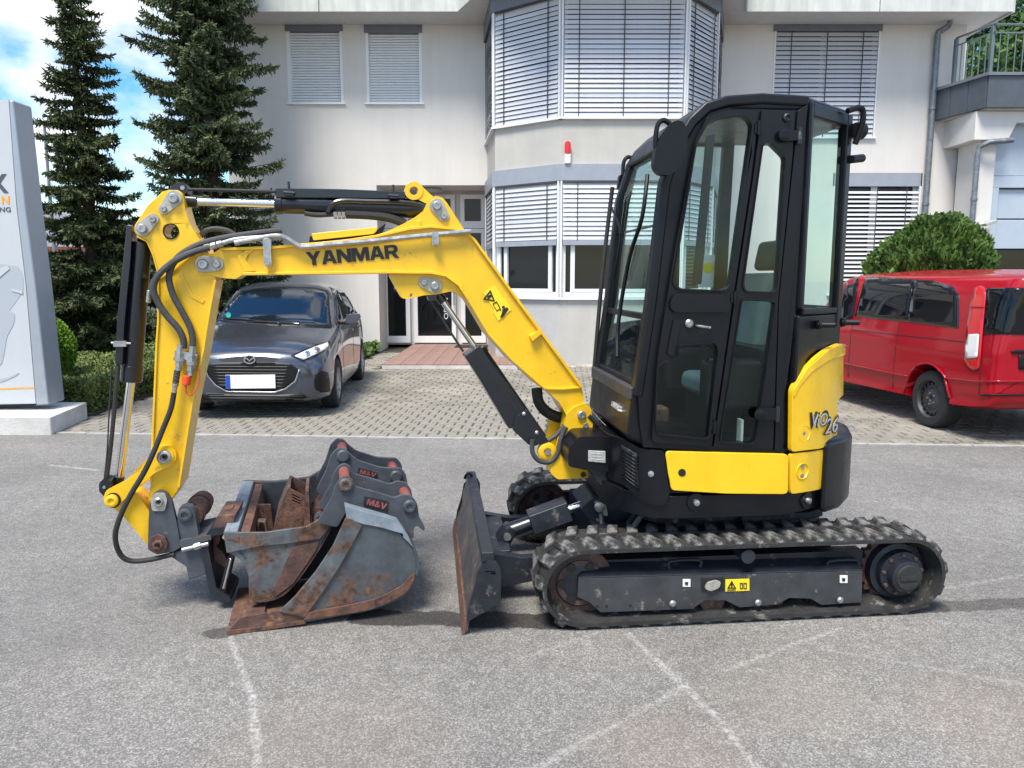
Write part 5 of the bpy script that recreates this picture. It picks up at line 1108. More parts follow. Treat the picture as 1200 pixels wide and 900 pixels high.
# stick cylinder on top
bcyl('cylinder_rod', (222, 236), (326, 239), .0185, mt='chrome'); bcyl('rod_end', (206, 234), (232, 236.5), .030, mt='black2')
bcyl('cylinder_barrel', (323, 238.5), (500, 245), .047); bcyl('cylinder_gland', (322.5, 238.5), (331, 239), .052)
g2 = bp_('cylinder_guard', [(323, 220), (400, 221.5), (475, 224.5), (475, 233), (400, 232), (323, 231.5)], 'black2', -.05, .05, bevel=.006)
for a in (339, 461):
    q = BF.px(a, 224.5 if a < 400 else 228, -.055); m = MB(BF); m.box(q.x - .02, q.x + .02, -.075, -.055, q.z - .02, q.z + .01); m.cyl((q.x, -.068, q.z - .02), (q.x, -.068, q.z + .045), .006, n=8); m.cyl((q.x - .025, -.07, q.z - .005), (q.x + .025, -.07, q.z - .008), .008, n=8); ex('clamp', m, 'darkmetal', g2)
btube('guide_rod', [(215, 222), (260, 222.8), (323, 224.5)], .008, -.02, 'hose_dark'); bp_('rod_knob', rfix([(197, 222), (204, 215), (214, 213), (220, 219), (221, 226), (213, 228), (204, 224)], 3), 'black2', -.03, .06, bevel=.006)
q = BF.px(214, 220, -.032); m = MB(BF); m.lathe([(0, .011), (-.006, .010), (-.006, 0)], (q.x, -.03, q.z), n=12); ex('bolt', m, 'steel')
btube('hydraulic_pipe', [(384, 249), (389, 240), (400, 235.5), (430, 236), (470, 237), (492, 240)], .013, -.052, 'black2')
btube('hydraulic_hose', [(405, 251), (430, 252), (455, 255), (475, 262)], .022, -.03, 'hose_dark'); btube('hydraulic_hose', [(357, 250), (372, 252), (392, 251)], .012, -.04, 'hose_dark')
q0, q1 = BF.px(391, 250.5, -.035), BF.px(405, 250.5, -.035); m = MB(BF)
for k in range(3): m.cyl(q0 + (q1 - q0) * (k * .34), q0 + (q1 - q0) * (k * .34 + .28), .026, n=6)
ex('hose_fitting', m, 'chrome')
# hoses over the stick
hz1 = [(-.06), -.08, -.10, -.12, -.125, -.12, -.11, -.10, -.10]
btube('hydraulic_hose', [(330, 270), (300, 273.5), (262, 279), (235, 286), (214, 297), (203, 309), (198, 325), (203, 346), (214, 366), (223, 384), (226, 400), (225, 410)], .0155, 0, 'hose', ys=[-.05, -.07, -.09, -.10, -.11, -.115, -.115, -.11, -.105, -.10, -.10, -.10])
btube('hydraulic_hose', [(245, 290), (225, 296), (203, 307), (186, 322), (180, 336), (183, 350), (194, 368), (209, 385), (215, 398), (215, 408)], .0155, 0, 'hose', ys=[-.13, -.135, -.14, -.14, -.135, -.13, -.125, -.12, -.115, -.11])
btube('hydraulic_hose', [(233, 280), (240, 271), (252, 268), (266, 270), (275, 275)], .013, .03, 'hose')
btube('hydraulic_hose', [(180, 328), (177, 340), (174.5, 352)], .013, -.08, 'hose'); bcyl('hose_fitting', (175, 340), (173.5, 355), .012, -.085, 'steel', n=8)
q0, q1 = BF.px(240, 291, -.12), BF.px(262, 285, -.12)
for k in range(3): m = MB(BF); m.cyl(q0 + (q1 - q0) * (k * .33), q0 + (q1 - q0) * (k * .33 + .26), .016, n=6); ex('hose_fitting', m, 'steel')
btube('steel_pipe', [(258, 286), (275, 281), (300, 278.5), (330, 277)], .011, -.11, 'steel')
# quick couplers on the stick
mb_ = bp_('coupler_bracket', rfix([(205, 410), (231, 415), (230, 424), (204, 420)], 1), 'steel', -.12, -.08, bevel=.004)
for cx_, y0_, y1_ in ((211.5, 404, 434), (226, 406, 440)):
    for (a, b, r_, nn_) in ((0, .3, .017, 6), (.3, .5, .022, 6), (.5, .62, .026, 16), (.62, .85, .019, 6), (.85, 1, .014, 12)):
        p0 = (cx_ + (2 if cx_ > 220 else 3) * 0 - (y0_ + (y1_ - y0_) * a - 404) * .08, y0_ + (y1_ - y0_) * a); p1 = (cx_ - (y0_ + (y1_ - y0_) * b - 404) * .08, y0_ + (y1_ - y0_) * b)
        m = MB(BF); m.cyl(BF.px(*p0, -.115), BF.px(*p1, -.115), r_, n=nn_); ex('coupler', m, 'steel')
bcyl('rubber_cap', (219.5, 440), (218, 451), .021, -.115, 'redcap', r1=.018, n=14); bcyl('cap_tail', (218, 451), (217, 459), .006, -.115, 'redcap', n=8)
btube('cap_cord', [(218, 458), (221, 463), (228, 459), (233, 449), (234, 438), (231, 430)], .003, -.11, 'redcap')
q0, q1 = BF.px(208, 434, -.115), BF.px(204, 461, -.115)
for k in range(7): m = MB(BF); m.cyl(q0 + (q1 - q0) * (k / 7), q0 + (q1 - q0) * ((k + .8) / 7), .015 - .003 * (k > 4), n=12); ex('hose_fitting', m, 'steel' if k > 3 else 'hose')
btube('black_hose', [(204, 460), (200, 480), (190, 505), (180, 530), (168, 555), (153, 580), (141, 605), (135, 628), (140, 648), (152, 657), (175, 656), (205, 649)], .0125, 0, 'hose_dark', ys=[-.115, -.12, -.13, -.15, -.16, -.17, -.17, -.16, -.14, -.13, -.12, -.12])
# bucket links
l1 = bp_('bucket_link', rfix([(176, 533), (186, 523), (197, 522), (206, 529), (206, 540), (199, 546.5), (182, 554), (158, 574), (141, 590), (132, 594.5), (124, 592), (121, 584), (124, 575), (148, 563), (164, 551)], 3), y0=-.105, y1=-.075, bevel=.005)
bp_('bucket_link', rfix([(176, 533), (186, 523), (197, 522), (206, 529), (199, 546.5), (158, 574), (141, 590), (124, 592), (121, 584), (124, 575), (148, 563)], 3), y0=.075, y1=.105, bevel=.005)
l2 = bp_('tipping_link', rfix([(124, 592), (132, 580), (145, 577), (160, 578), (177, 602), (184, 620), (180, 648), (168, 633), (147, 608), (134, 596)], 2), y0=-.065, y1=.065, bevel=.006)
bp_('link_recess', [(152, 584), (163, 584), (176, 610), (172, 614)], 'yellow', -.0655, -.060, l2)
def boltpin(c, r, y, mt='steel', h_=.02, par=X, n=24, nut=None):
    q = BF.px(*c, y); m = MB(BF); m.lathe([(0, r), (-h_, r), (-h_ - .004, r * .8), (-h_ - .004, r * .5), (-h_ + .004, r * .42), (-h_ + .004, 0)], (q.x, y, q.z), n=n); return ex('pin', m, mt, par)
boltpin((193, 535), .033, -.105, 'steel', .02); boltpin((193, 535), .014, -.128, 'ink', .004)
m = bp_('pin_collar', circle(193, 535, 10.5, 20), 'yellow', -.112, -.10)
boltpin((132, 586), .030, -.105, 'yellow', .022); bp_('pin_collar', circle(132.5, 586.5, 9, 20), 'black2', -.11, -.10)
# quick hitch
h1 = bp_('quick_hitch', rfix([(175, 590), (180, 578), (187, 575), (195, 578), (201, 588), (207, 612), (212, 641), (203, 646.5), (184, 650), (173, 644), (174, 615)], 2), 'hitchgrey', -.13, -.10, bevel=.004)
bp_('quick_hitch_plate', rfix([(175, 590), (187, 575), (195, 578), (201, 588), (212, 641), (184, 650), (173, 644)], 2), 'hitchgrey', .10, .13, h1, bevel=.004)
o = bp_('pin_boss', rfix([(176, 586), (181, 578), (193, 578), (196, 586), (193, 599), (178, 599)], 3), 'pinplate', -.142, -.131, bevel=.004); boltpin((186, 588), .022, -.142, 'steel', .012); boltpin((186, 588), .010, -.158, 'ink', .002)
o = bp_('pin_boss', circle(185, 638, 12, 8), 'rustdark', -.146, -.131, bevel=.004); boltpin((185, 638), .026, -.146, 'rust', .012, n=6); boltpin((185, 638), .009, -.162, 'ink', .002)
bp_('hitch_ear', rfix([(207, 642), (208, 603), (210, 595), (217, 592), (224, 594), (228, 602), (233, 628), (236, 640)], 2), 'hitchgrey', -.12, -.07, h1, bevel=.004)
bp_('hitch_ear', rfix([(207, 642), (208, 603), (217, 592), (228, 602), (236, 640)], 2), 'hitchgrey', .07, .12, h1, bevel=.004)
boltpin((217, 603), .033, -.12, 'hitchgrey', .014); m = MB(BF); m.cyl(BF.px(217, 603, -.12), BF.px(217, 603, .12) - Vector((0, 0, .0)), .022); ex('cross_pin', m, 'rust')
q = BF.px(228, 595, .06); m = MB(BF); m.cyl((q.x, -.02, q.z - .02), (q.x, .26, q.z - .02), .055); m.lathe([(0, .06), (.03, .06)], (q.x, .0, q.z - .02)); m.lathe([(0, .06), (.03, .06)], (q.x, .16, q.z - .02)); ex('cross_tube', m, 'rust')
bp_('locking_bar', rfix([(210, 634), (240, 628), (247, 627), (248, 632), (213, 643)], 1), 'steel' if False else 'bucketgrey', -.15, .15, bevel=.004)
bcyl('locking_rod', (213, 644.5), (245, 637), .011, -.145, 'steel'); m = MB(BF); q = BF.px(228, 641, -.145); m.cyl(q, q + Vector((.03, 0, .008)), .017, n=6); ex('lock_nut', m, 'steel')
bp_('hitch_box', [(196, 650), (212, 645), (241, 640), (243, 673), (221, 680), (218, 664)], 'hitchgrey', -.12, .12, bevel=.006)
bp_('hitch_frame', rfix([(238, 632), (246, 620), (272, 618), (273, 625), (250, 628), (244, 640), (249, 668), (254, 690), (270, 700), (270, 707), (257, 706), (245, 694), (240, 668), (236, 645)], 2), 'darkmetal', -.14, .12, bevel=.005)
bp_('hitch_hook', rfix([(250, 628), (258, 626), (257, 636), (253, 640), (262, 648), (268, 660), (262, 664), (250, 655)], 1), 'rustdark', -.06, .08, bevel=.004)
bcyl('tilt_rod', (262, 690), (271, 654), .008, -.135, 'chrome'); bp_('tilt_plate', [(258, 690), (266, 655), (273, 655), (264, 694)], 'darkmetal', -.12, -.02)
bp_('hitch_lid', rfix([(249, 622), (254, 605), (276, 604), (272, 618)], 2), 'rustdark', -.12, .14, bevel=.004)
bp_('hitch_lever', [(256, 604), (262, 597), (272, 595), (275, 600), (268, 605)], 'rust', -.02, .05, bevel=.004)
# lift cylinder
lc0 = (512, 343); lc1 = (641, 528)
dd = Vector((lc1[0] - lc0[0], lc1[1] - lc0[1])); 
def lp(t, o=0): n_ = Vector((-dd.y, dd.x)).normalized(); q = Vector(lc0) + dd * t + n_ * o; return (q.x, q.y)
bcyl('rod_end', lp(0), lp(.06), .024); bcyl('cylinder_rod', lp(.04), lp(.42), .0165, mt='chrome'); bcyl('cylinder_barrel', lp(.37), lp(.93), .044); bcyl('cylinder_gland', lp(.365), lp(.40), .050)
g3 = bp_('cylinder_guard', [(544.5, 417), (561, 405), (564, 407), (573, 420), (619, 484), (603, 500), (597, 503), (560, 441)], 'black2', -.075, .05, bevel=.006)
bp_('guard_groove', [(559, 413), (561, 412), (612, 486), (609, 489)], 'ink', -.0765, -.074, g3)
g4 = bp_('cylinder_guard', rfix([(603, 489), (618, 480), (643, 517), (626, 523), (619, 521), (601, 504)], 2), 'black2', -.085, .05, bevel=.006)
for a, b in ((614, 485), (629, 507)): q = BF.px(a, b, -.087); m = MB(BF); m.lathe([(0, .011), (-.008, .011), (-.012, .006), (-.012, 0)], (q.x, -.085, q.z), n=12); ex('bolt', m, 'steel', g4)
btube('guide_rod', [(505, 352), (522, 380), (543, 412)], .006, -.03, 'hose_dark'); bp_('rod_knob', rfix([(500, 345), (512, 344), (512, 352), (503, 353)], 2), 'black2', -.04, .04)
q = BF.px(641, 529, -.07); m = MB(BF); m.lathe([(0, .05), (-.03, .05), (-.036, .04), (-.036, .022), (-.03, .02), (-.03, 0)], (q.x, -.05, q.z)); o = ex('cylinder_eye', m, 'yellow'); m = MB(BF); m.lathe([(0, .016), (-.012, .016), (-.012, 0)], (q.x, -.082, q.z), n=14); ex('pin', m, 'steel', o)
btube('hydraulic_hose', [(624, 515), (624, 530), (632, 540), (645, 541), (654, 530), (657, 515), (663, 500)], .013, -.10, 'hose'); btube('hydraulic_hose', [(641, 517), (652, 510), (662, 498)], .013, -.06, 'hose')
btube('hydraulic_hose', [(629, 455), (631, 470), (640, 482), (655, 489), (668, 488)], .03, .05, 'hose_dark')
# swing post
post = bp_('swing_post', rfix([(665, 484), (674, 476), (686, 472), (693, 479), (695, 500), (690, 512), (679, 513), (674, 527), (667, 539), (667, 547), (689, 551), (690, 560), (653, 562), (644, 553), (655, 531), (661, 508)], 3), y0=-.10, y1=-.0, bevel=.012, seg=3)
bp_('swing_post', rfix([(640, 522), (646, 490), (652, 484), (668, 488), (664, 510), (655, 520), (650, 545), (640, 540)], 3), y0=.05, y1=.12, bevel=.01)
boltpin((683, 556), .014, -.10, 'rust', .008)
btube('hydraulic_hose', [(690, 487), (700, 497), (712, 508), (724, 512)], .012, -.10, 'hose_dark'); btube('hydraulic_hose', [(694, 480), (706, 494), (716, 503)], .006, -.11, 'chrome')
bp_('hose_bundle', rfix([(694, 500), (706, 488), (722, 500), (735, 508), (720, 518), (700, 514)], 4), 'hose_dark', -.06, .1, bevel=.02)

# ================================================================== BUCKETS on the ground
kb = onZ(266, 744); KB = Frame(kb.x, kb.y, R(14))
def kp(name, px, y0, y1, mt, par, holes=(), y=None, **k):
    m = MB(KB); m.prism(KB.xz(px, y0 if y is None else y), y0, y1, [KB.xz(h, y0 if y is None else y) for h in holes]); return m.build(name, mt, par, **k)
def kstrip(name, px, t, y0, y1, mt, par, y=None, bev=.002, lift=0):
    pts = [(a, max(b, t / 2 + .001) + lift) for a, b in KB.xz(px, y0 if y is None else y)]
    m = MB(KB); m.strip(pts, t, y0, y1); return m.build(name, mt, par, bevel=bev)
def ears(par, y0, dy, near, t=.028):
    for k in range(2):
        y = y0 + dy * k
        m = MB(KB); m.prism(KB.xz(near, y0), y, y + t); m.build('hanger_plate', 'hitchgrey', par, bevel=.004)
BB = thing('digging_bucket', 'grey digging bucket with rusty side strip lying nearest on the asphalt', 'bucket', KB.M)
w_ = .50
def smoothpx(P, k=4):
    out = []
    for i in range(len(P) - 1):
        p0, p1, p2, p3 = P[max(i - 1, 0)], P[i], P[i + 1], P[min(i + 2, len(P) - 1)]
        for j in range(k):
            t = j / k; out.append(tuple(.5 * (2 * b + (c - a) * t + (2 * a - 5 * b + 4 * c - d) * t * t + (3 * b - a - 3 * c + d) * t ** 3) for a, b, c, d in zip(p0, p1, p2, p3)))
    return out + [P[-1]]
shellpx = smoothpx([(405, 600), (424, 604), (450, 611), (468, 619), (481, 634), (489, 655), (488, 673), (474, 697), (437, 713), (400, 720), (356, 728)])
kstrip('shell', shellpx, .014, 0.0, w_, 'bucketgrey', BB)
side = smoothpx([(405, 607), (424, 611), (450, 617), (466, 624), (480, 638), (487, 655), (486, 672), (473, 695), (437, 711), (400, 718), (350, 724)]) + [(327, 717), (345, 700), (370, 670), (390, 640)]
kp('side_plate', side, .004, .018, 'bucketgrey', BB, bevel=.002); kp('side_plate', side, w_ - .018, w_ - .004, 'bucketgrey', BB, y=0.0, bevel=.002)
kp('side_cutter', [(405, 607), (413, 609), (424, 616), (412, 640), (396, 668), (378, 695), (357, 724), (327, 717), (345, 700), (370, 670), (390, 640)], -.010, .003, 'bucketrusty', BB, bevel=.003)
kp('wear_strip', smoothpx([(487, 672), (483, 684), (472, 697), (437, 713), (400, 720), (356, 727)]) + smoothpx([(358, 718), (400, 711), (440, 702), (470, 687), (480, 676)]), -.008, .003, 'rust', BB, bevel=.002)
kp('top_cap', [(404, 593), (425, 599), (450, 606), (466, 611), (478, 627), (484, 642), (479, 636), (466, 624), (445, 618), (424, 614), (406, 607)], -.006, .06, 'bucketclean', BB, bevel=.006)
kstrip('cutting_edge', [(266, 744), (300, 738), (358, 729)], .020, -.004, w_ + .004, 'rust', BB)
kp('edge_corner', [(266, 741), (281, 725), (327, 716), (357, 722), (356, 729), (300, 738)], .002, .016, 'rustdark', BB) 
m = MB(KB); m.box(.06, .16, .05, .22, .022, .04); m.build('wear_pad', 'rustdark', BB, bevel=.003)
earB = rfix([(372, 612), (388, 585), (392, 572), (398, 562), (406, 558), (413, 562), (417, 571), (440, 577), (462, 584), (472, 580), (483, 582), (489, 590), (491, 605), (498, 618), (497, 623), (489, 616), (485, 618), (485, 632), (470, 616), (448, 608), (405, 594), (404, 603), (395, 618)], 3)
ears(BB, .10, .26, earB)
for a, b in ((405, 568), (480, 593)):
    q = KB.px(a, b, .10); m = MB(KB); m.lathe([(0, .034), (-.014, .034), (-.020, .026), (-.020, .015), (-.015, .012), (-.015, 0)], (q.x, .10, q.z), n=24); m.build('pin_head', 'hitchgrey' if a > 450 else 'bucketrusty', BB)
    m = MB(KB); m.cyl((q.x, .128, q.z), (q.x, .36, q.z), .026); m.build('pin', 'redpin', BB)
    m = MB(KB); m.lathe([(0, .032), (.02, .032), (.02, .02)], (q.x, .388, q.z)); m.build('pin_head', 'hitchgrey', BB)
pl = kp('maker_plate', [(427, 581.5), (455, 588), (454, 599.5), (426, 592.5)], .094, .099, 'darkmetal', BB, bevel=.001)
def plate_text(par, a, b, h, y):
    A_ = KB.M @ KB.px(*a, y); B_ = KB.M @ KB.px(*b, y); r_ = (B_ - A_).normalized(); u = Vector((0, 0, 1)); u = (u - r_ * u.dot(r_)); block_text('MEV', 'letter', 'redpin', par, A_, r_, u, h / 901 * A_.y * 1.03, (B_ - A_).length)
plate_text(pl, (429, 591), (452, 597), 7, .093)

BA = thing('grading_bucket', 'wide open topped grey bucket worn to bare rust with a slotted rusty inner plate', 'bucket', KB.M)
a0, a1 = .17, 1.13
aside = [(263, 624), (310, 624), (359, 617), (393, 598), (395, 604), (376, 639), (344, 685), (321, 701), (292, 704), (291, 673), (284, 657), (266, 647)]
kp('side_plate', aside, a0, a0 + .014, 'bucketrusty', BA, bevel=.002); kp('side_plate', aside, a1 - .014, a1, 'bucketgrey', BA, y=a0, bevel=.002)
for y in (a0 - .014, a1 - .002): kp('side_rim', [(262, 623), (310, 623), (359, 616), (392, 597), (392, 612), (375, 631), (340, 636), (300, 640), (266, 647)], y, y + .016, 'bucketrusty', BA, y=a0, bevel=.004)
kp('rust_patch_plate', [(343, 641), (375, 634), (370, 646), (344, 684), (322, 700), (318, 695)], a0 - .006, a0 - .001, 'rustdark', BA, bevel=.002)
kp('rim_mark', [(266, 632), (280, 629), (280, 635)], a0 - .017, a0 - .012, 'rust', BA)
kstrip('shell', smoothpx([(396, 591), (393, 606), (376, 639), (344, 685), (321, 702), (292, 705)]), .014, a0, a1, 'rustdark', BA)
kstrip('lip_plate', [(289, 656), (276, 640), (266, 624)], .02, a0, a1, 'bucketrusty', BA)
kp('lip_bar', [(262, 623), (278, 623), (280, 632), (266, 634)], a0 + .01, a1 - .01, 'bucketclean', BA, y=a0, bevel=.004)
kp('inner_plate', [(285, 626), (310, 626), (315, 676), (300, 690)], a0 + .5, a0 + .52, 'rust', BA, y=a0, bevel=.003)
kp('inner_plate', [(281, 626), (292, 626), (300, 690), (290, 680)], a0 + .03, a1 - .03, 'rust', BA, y=a0, bevel=.003)
kstrip('inner_bracket', [(300, 640), (303, 612), (310, 612), (316, 640)], .010, a0 + .30, a0 + .36, 'bucketrusty', BA, y=a0 + .3)
earA = rfix([(370, 575), (382, 552), (388, 533), (396, 525), (404, 526), (412, 534), (420, 540), (445, 548), (460, 549), (470, 549), (476, 556), (478, 570), (484, 582), (470, 590), (430, 575), (405, 575), (385, 590)], 3)
ears(BA, .50, .24, earA)
for a, b in ((402, 534), (464, 558)):
    q = KB.px(a, b, .50); m = MB(KB); m.lathe([(0, .034), (-.014, .034), (-.020, .026), (-.020, 0)], (q.x, .50, q.z), n=24); m.build('pin_head', 'hitchgrey', BA)
    m = MB(KB); m.cyl((q.x, .528, q.z), (q.x, .74, q.z), .026); m.build('pin', 'redpin', BA)
pl = kp('maker_plate', [(420, 548), (442, 554), (442, 560.5), (419, 556)], .494, .499, 'darkmetal', BA, bevel=.001); plate_text(pl, (421, 555), (440, 559.5), 5, .493)
# slotted narrow bucket lying in the wide one
BC = thing('narrow_bucket', 'narrow dark rusty bucket with three slots lying inside the wide open bucket', 'bucket', KB.M)
yy = .42
sl = [[(343 + 3.2 * 0, 579 + k * 3.2), (352, 583.5 + k * 3.2), (351.5, 585 + k * 3.2), (342.5, 580.6 + k * 3.2)] for k in range(3)]
kp('slotted_plate', [(339, 572), (358, 582), (357, 600), (348, 640), (318, 640), (325, 605)], yy, yy + .014, 'rust', BC, holes=sl, bevel=.002)
kp('side_plate', [(339, 572), (358, 582), (357, 600), (348, 640), (318, 640), (325, 605)], yy + .25, yy + .264, 'rustdark', BC, y=yy)
kstrip('shell', [(339, 572), (325, 605), (318, 640)], .012, yy, yy + .26, 'rustdark', BC)
kp('rib_plate', [(358, 575), (362, 575), (364, 622), (356, 622)], yy - .06, yy + .2, 'rust', BC, bevel=.002)
kp('pin_boss_plate', rfix([(364, 598), (372, 594), (384, 600), (386, 612), (366, 616)], 3), yy - .02, yy + .12, 'rustdark', BC, bevel=.006)
q = KB.px(375, 606, yy - .02); m = MB(KB); m.lathe([(0, .03), (-.02, .03), (-.02, .014), (-.005, .012), (-.005, 0)], (q.x, yy - .02, q.z)); m.build('pin', 'steel', BC)

# ================================================================== SIGN PYLON
YS = 8.35
PL = Frame(0, 0, 0)
pf = [(-4.81, 7.89), (-4.97, 8.88), (-12, 9.05), (-12, 8.0)]
zt = onY(60, 489, 7.9).z
m = MB(); m.prism(rfix(pf, .03), -.05, zt, axis='z'); tag(m.build('sign_plinth', 'concrete', None, bevel=.012, at=Matrix.Translation((-6, 8.4, 0))), 'low pale concrete plinth under the white sign pylon', 'plinth')
SG = thing('sign_pylon', 'tall white and pale grey advertising pylon cut by the left edge of the photo', 'sign', Matrix.Translation((-5.6, YS, zt)))
def sp(name, px, y0, y1, mt, par=SG, Y=YS, **k):
    m = MB(); m.prism([((q := onY(a, b, Y)).x, max(q.z, zt + .002)) for a, b in px], y0, y1); return m.build(name, mt, par, **k)
L0 = -110
sp('face_panel', [(L0, 116), (10, 117), (19, 240), (30, 333), (42, 475), (L0, 478)], YS, YS + .30, 'sign')
sp('edge_profile', [(10.3, 116.5), (16, 117.5), (30, 240), (42, 333), (57.5, 474), (42.6, 475), (30.4, 333), (19.4, 240)], YS - .01, YS + .31, 'signedge', bevel=.02)
sp('base_rail', [(L0, 476), (42, 473), (42, 475.5), (L0, 479)], YS - .006, YS, 'trim')
sp('orange_line', [(L0, 459), (41, 453.5), (41, 455), (L0, 461.5)], YS - .003, YS, 'orange'); 
gfx = [[(L0, 318), (0, 309), (22, 312), (27, 322), (28, 340), (20, 352), (8, 368), (-10, 375), (L0, 372)], [(-10, 362), (5, 360), (18, 368), (17, 378), (8, 395), (5, 415), (2, 428), (-10, 430)], [(-20, 447), (8, 443), (24, 436), (18, 441), (4, 447), (-20, 451)]]
for i_, g_ in enumerate(gfx): sp('pale_graphic', rfix(g_, 4), YS - .003 - .0012 * i_, YS - .0012 * i_, 'signgrey')
sp('white_bar', [(-10, 318), (9, 311), (12, 315), (-10, 334)], YS - .010, YS - .0085, 'sign'); sp('white_bar', [(14, 338), (27, 341), (27, 344.5), (14, 341)], YS - .010, YS - .0085, 'sign')
A_ = onY(-13, 226, YS - .002); text('X', 'lettering', 'textgrey', SG, A_, (1, 0, 0), (0, 0, 1), 21 / 901 * YS, width=22.5 / 901 * YS, bold=.03, shear=.0, extrude=.006)
A_ = onY(2.5, 239, YS - .002); text('N', 'lettering', 'orange', SG, A_, (1, 0, 0), (0, 0, 1), 9 / 901 * YS, width=8.6 / 901 * YS, bold=.01, extrude=.006)
A_ = onY(0, 248.5, YS - .002); text('NG', 'lettering', 'textgrey', SG, A_, (1, 0, 0), (0, 0, 1), 5.6 / 901 * YS, width=12.5 / 901 * YS, bold=.01, extrude=.006)

# ================================================================== CARS
def catmull(P, k):
    out = []; n = len(P)
    for i in range(n - 1):
        p0 = P[max(i - 1, 0)]; p1 = P[i]; p2 = P[i + 1]; p3 = P[min(i + 2, n - 1)]
        for j in range(k):
            t = j / k; out.append(tuple(.5 * (2 * b + (c - a) * t + (2 * a - 5 * b + 4 * c - d) * t * t + (3 * b - a - 3 * c + d) * t ** 3) for a, b, c, d in zip(p0, p1, p2, p3)))
    out.append(tuple(P[-1])); return out
def loft(fr, secs, sc=1.0, ks=5, kr=4):
    """secs: (s, [(w,z)...]) half rings from bottom centre to top centre; closed car body"""
    rows = [[(s, w, z) for w, z in ring] for s, ring in secs]
    rows = [catmull(r, kr) for r in rows]
    cols = [catmull([r[i] for r in rows], ks) for i in range(len(rows[0]))]
    ns = len(cols[0]); nr = len(cols); V = []; idx = {}
    m = MB(fr)
    full = []
    for j in range(ns):
        ring = [cols[i][j] for i in range(nr)]
        full.append([(w * sc, s * sc, z * sc) for s, w, z in ring] + [(-w * sc, s * sc, z * sc) for s, w, z in reversed(ring[1:-1])])
    n = len(full[0]); V = [v for r in full for v in r]
    f = [(j * n + i, j * n + (i + 1) % n, (j + 1) * n + (i + 1) % n, (j + 1) * n + i) for j in range(ns - 1) for i in range(n)]
    c0 = len(V); V.append((0, full[0][0][1], sum(v[2] for v in full[0]) / n)); V.append((0, full[-1][0][1], sum(v[2] for v in full[-1]) / n))
    f += [(c0, (i + 1) % n, i) for i in range(n)] + [(c0 + 1, (ns - 1) * n + i, (ns - 1) * n + (i + 1) % n) for i in range(n)]
    m.add(V, f); return m
def cut_wheels(o, fr, wheels, r, wdt):
    """wheel arches bored out of the body"""
    cm = MB(fr)
    for x, y, z in wheels: cm.cyl((x - math.copysign(wdt, x), y, z), (x + math.copysign(.3, x), y, z), r, n=32)
    base = MX[o.parent.name]; cme = cm.mesh('cut', base, None); co = bpy.data.objects.new('cut', cme); C.objects.link(co); co.matrix_world = Matrix(base)
    bpy.context.view_layer.update()
    md = o.modifiers.new('b', 'BOOLEAN'); md.operation = 'DIFFERENCE'; md.object = co; md.solver = 'EXACT'
    dg = bpy.context.evaluated_depsgraph_get(); me = bpy.data.meshes.new_from_object(o.evaluated_get(dg)); o.modifiers.clear(); o.data = me; bpy.data.objects.remove(co)
    me.polygons.foreach_set('use_smooth', [True] * len(me.polygons)); me.set_sharp_from_angle(angle=R(32))
    me.update(); return BVHTree.FromPolygons([base @ v.co for v in me.vertices], [tuple(p.vertices) for p in me.polygons])
def patch_dir(bvh, fr, poly, axis, side, off=.004, step=.05):
    """panel from an outline in the car's own axes: axis 'x' = seen from the side (y,z); 'y' = seen from an end (x,z)"""
    P2 = []; n = len(poly)
    for i in range(n):
        a = Vector(poly[i]); b = Vector(poly[(i + 1) % n]); k = max(1, int((b - a).length / step))
        for j in range(k): P2.append(a + (b - a) * j / k)
    G = []; xs = [p[0] for p in poly]; ys = [p[1] for p in poly]; nb = len(P2)
    y = min(ys) + step / 2
    while y < max(ys):
        x = min(xs) + step / 2
        while x < max(xs):
            c = False
            for i in range(nb):
                x1, y1 = P2[i]; x2, y2 = P2[(i + 1) % nb]
                if (y1 > y) != (y2 > y) and x < (x2 - x1) * (y - y1) / (y2 - y1) + x1: c = not c
            if c and min((Vector((x, y)) - q).length for q in P2) > step * .4: G.append(Vector((x, y)))
            x += step
        y += step
    r = geometry.delaunay_2d_cdt(P2 + G, [], [list(range(nb))], 1, 1e-5); V = []; bad = set(); R3 = fr.M.to_3x3()
    for i, q in enumerate(r[0]):
        o = fr.M @ (Vector((side * 6, q.x, q.y)) if axis == 'x' else Vector((q.x, side * 12, q.y)))
        d = R3 @ (Vector((-side, 0, 0)) if axis == 'x' else Vector((0, -side, 0)))
        h = bvh.ray_cast(o, d)
        if h[0] is None: bad.add(i); V.append(Vector()); continue
        nn = h[1] if h[1].dot(d) < 0 else -h[1]; V.append(h[0] + nn * off)
    f = [tuple(g) for g in r[2] if not any(i in bad for i in g)]
    m = MB(); m.add(V, f); return m
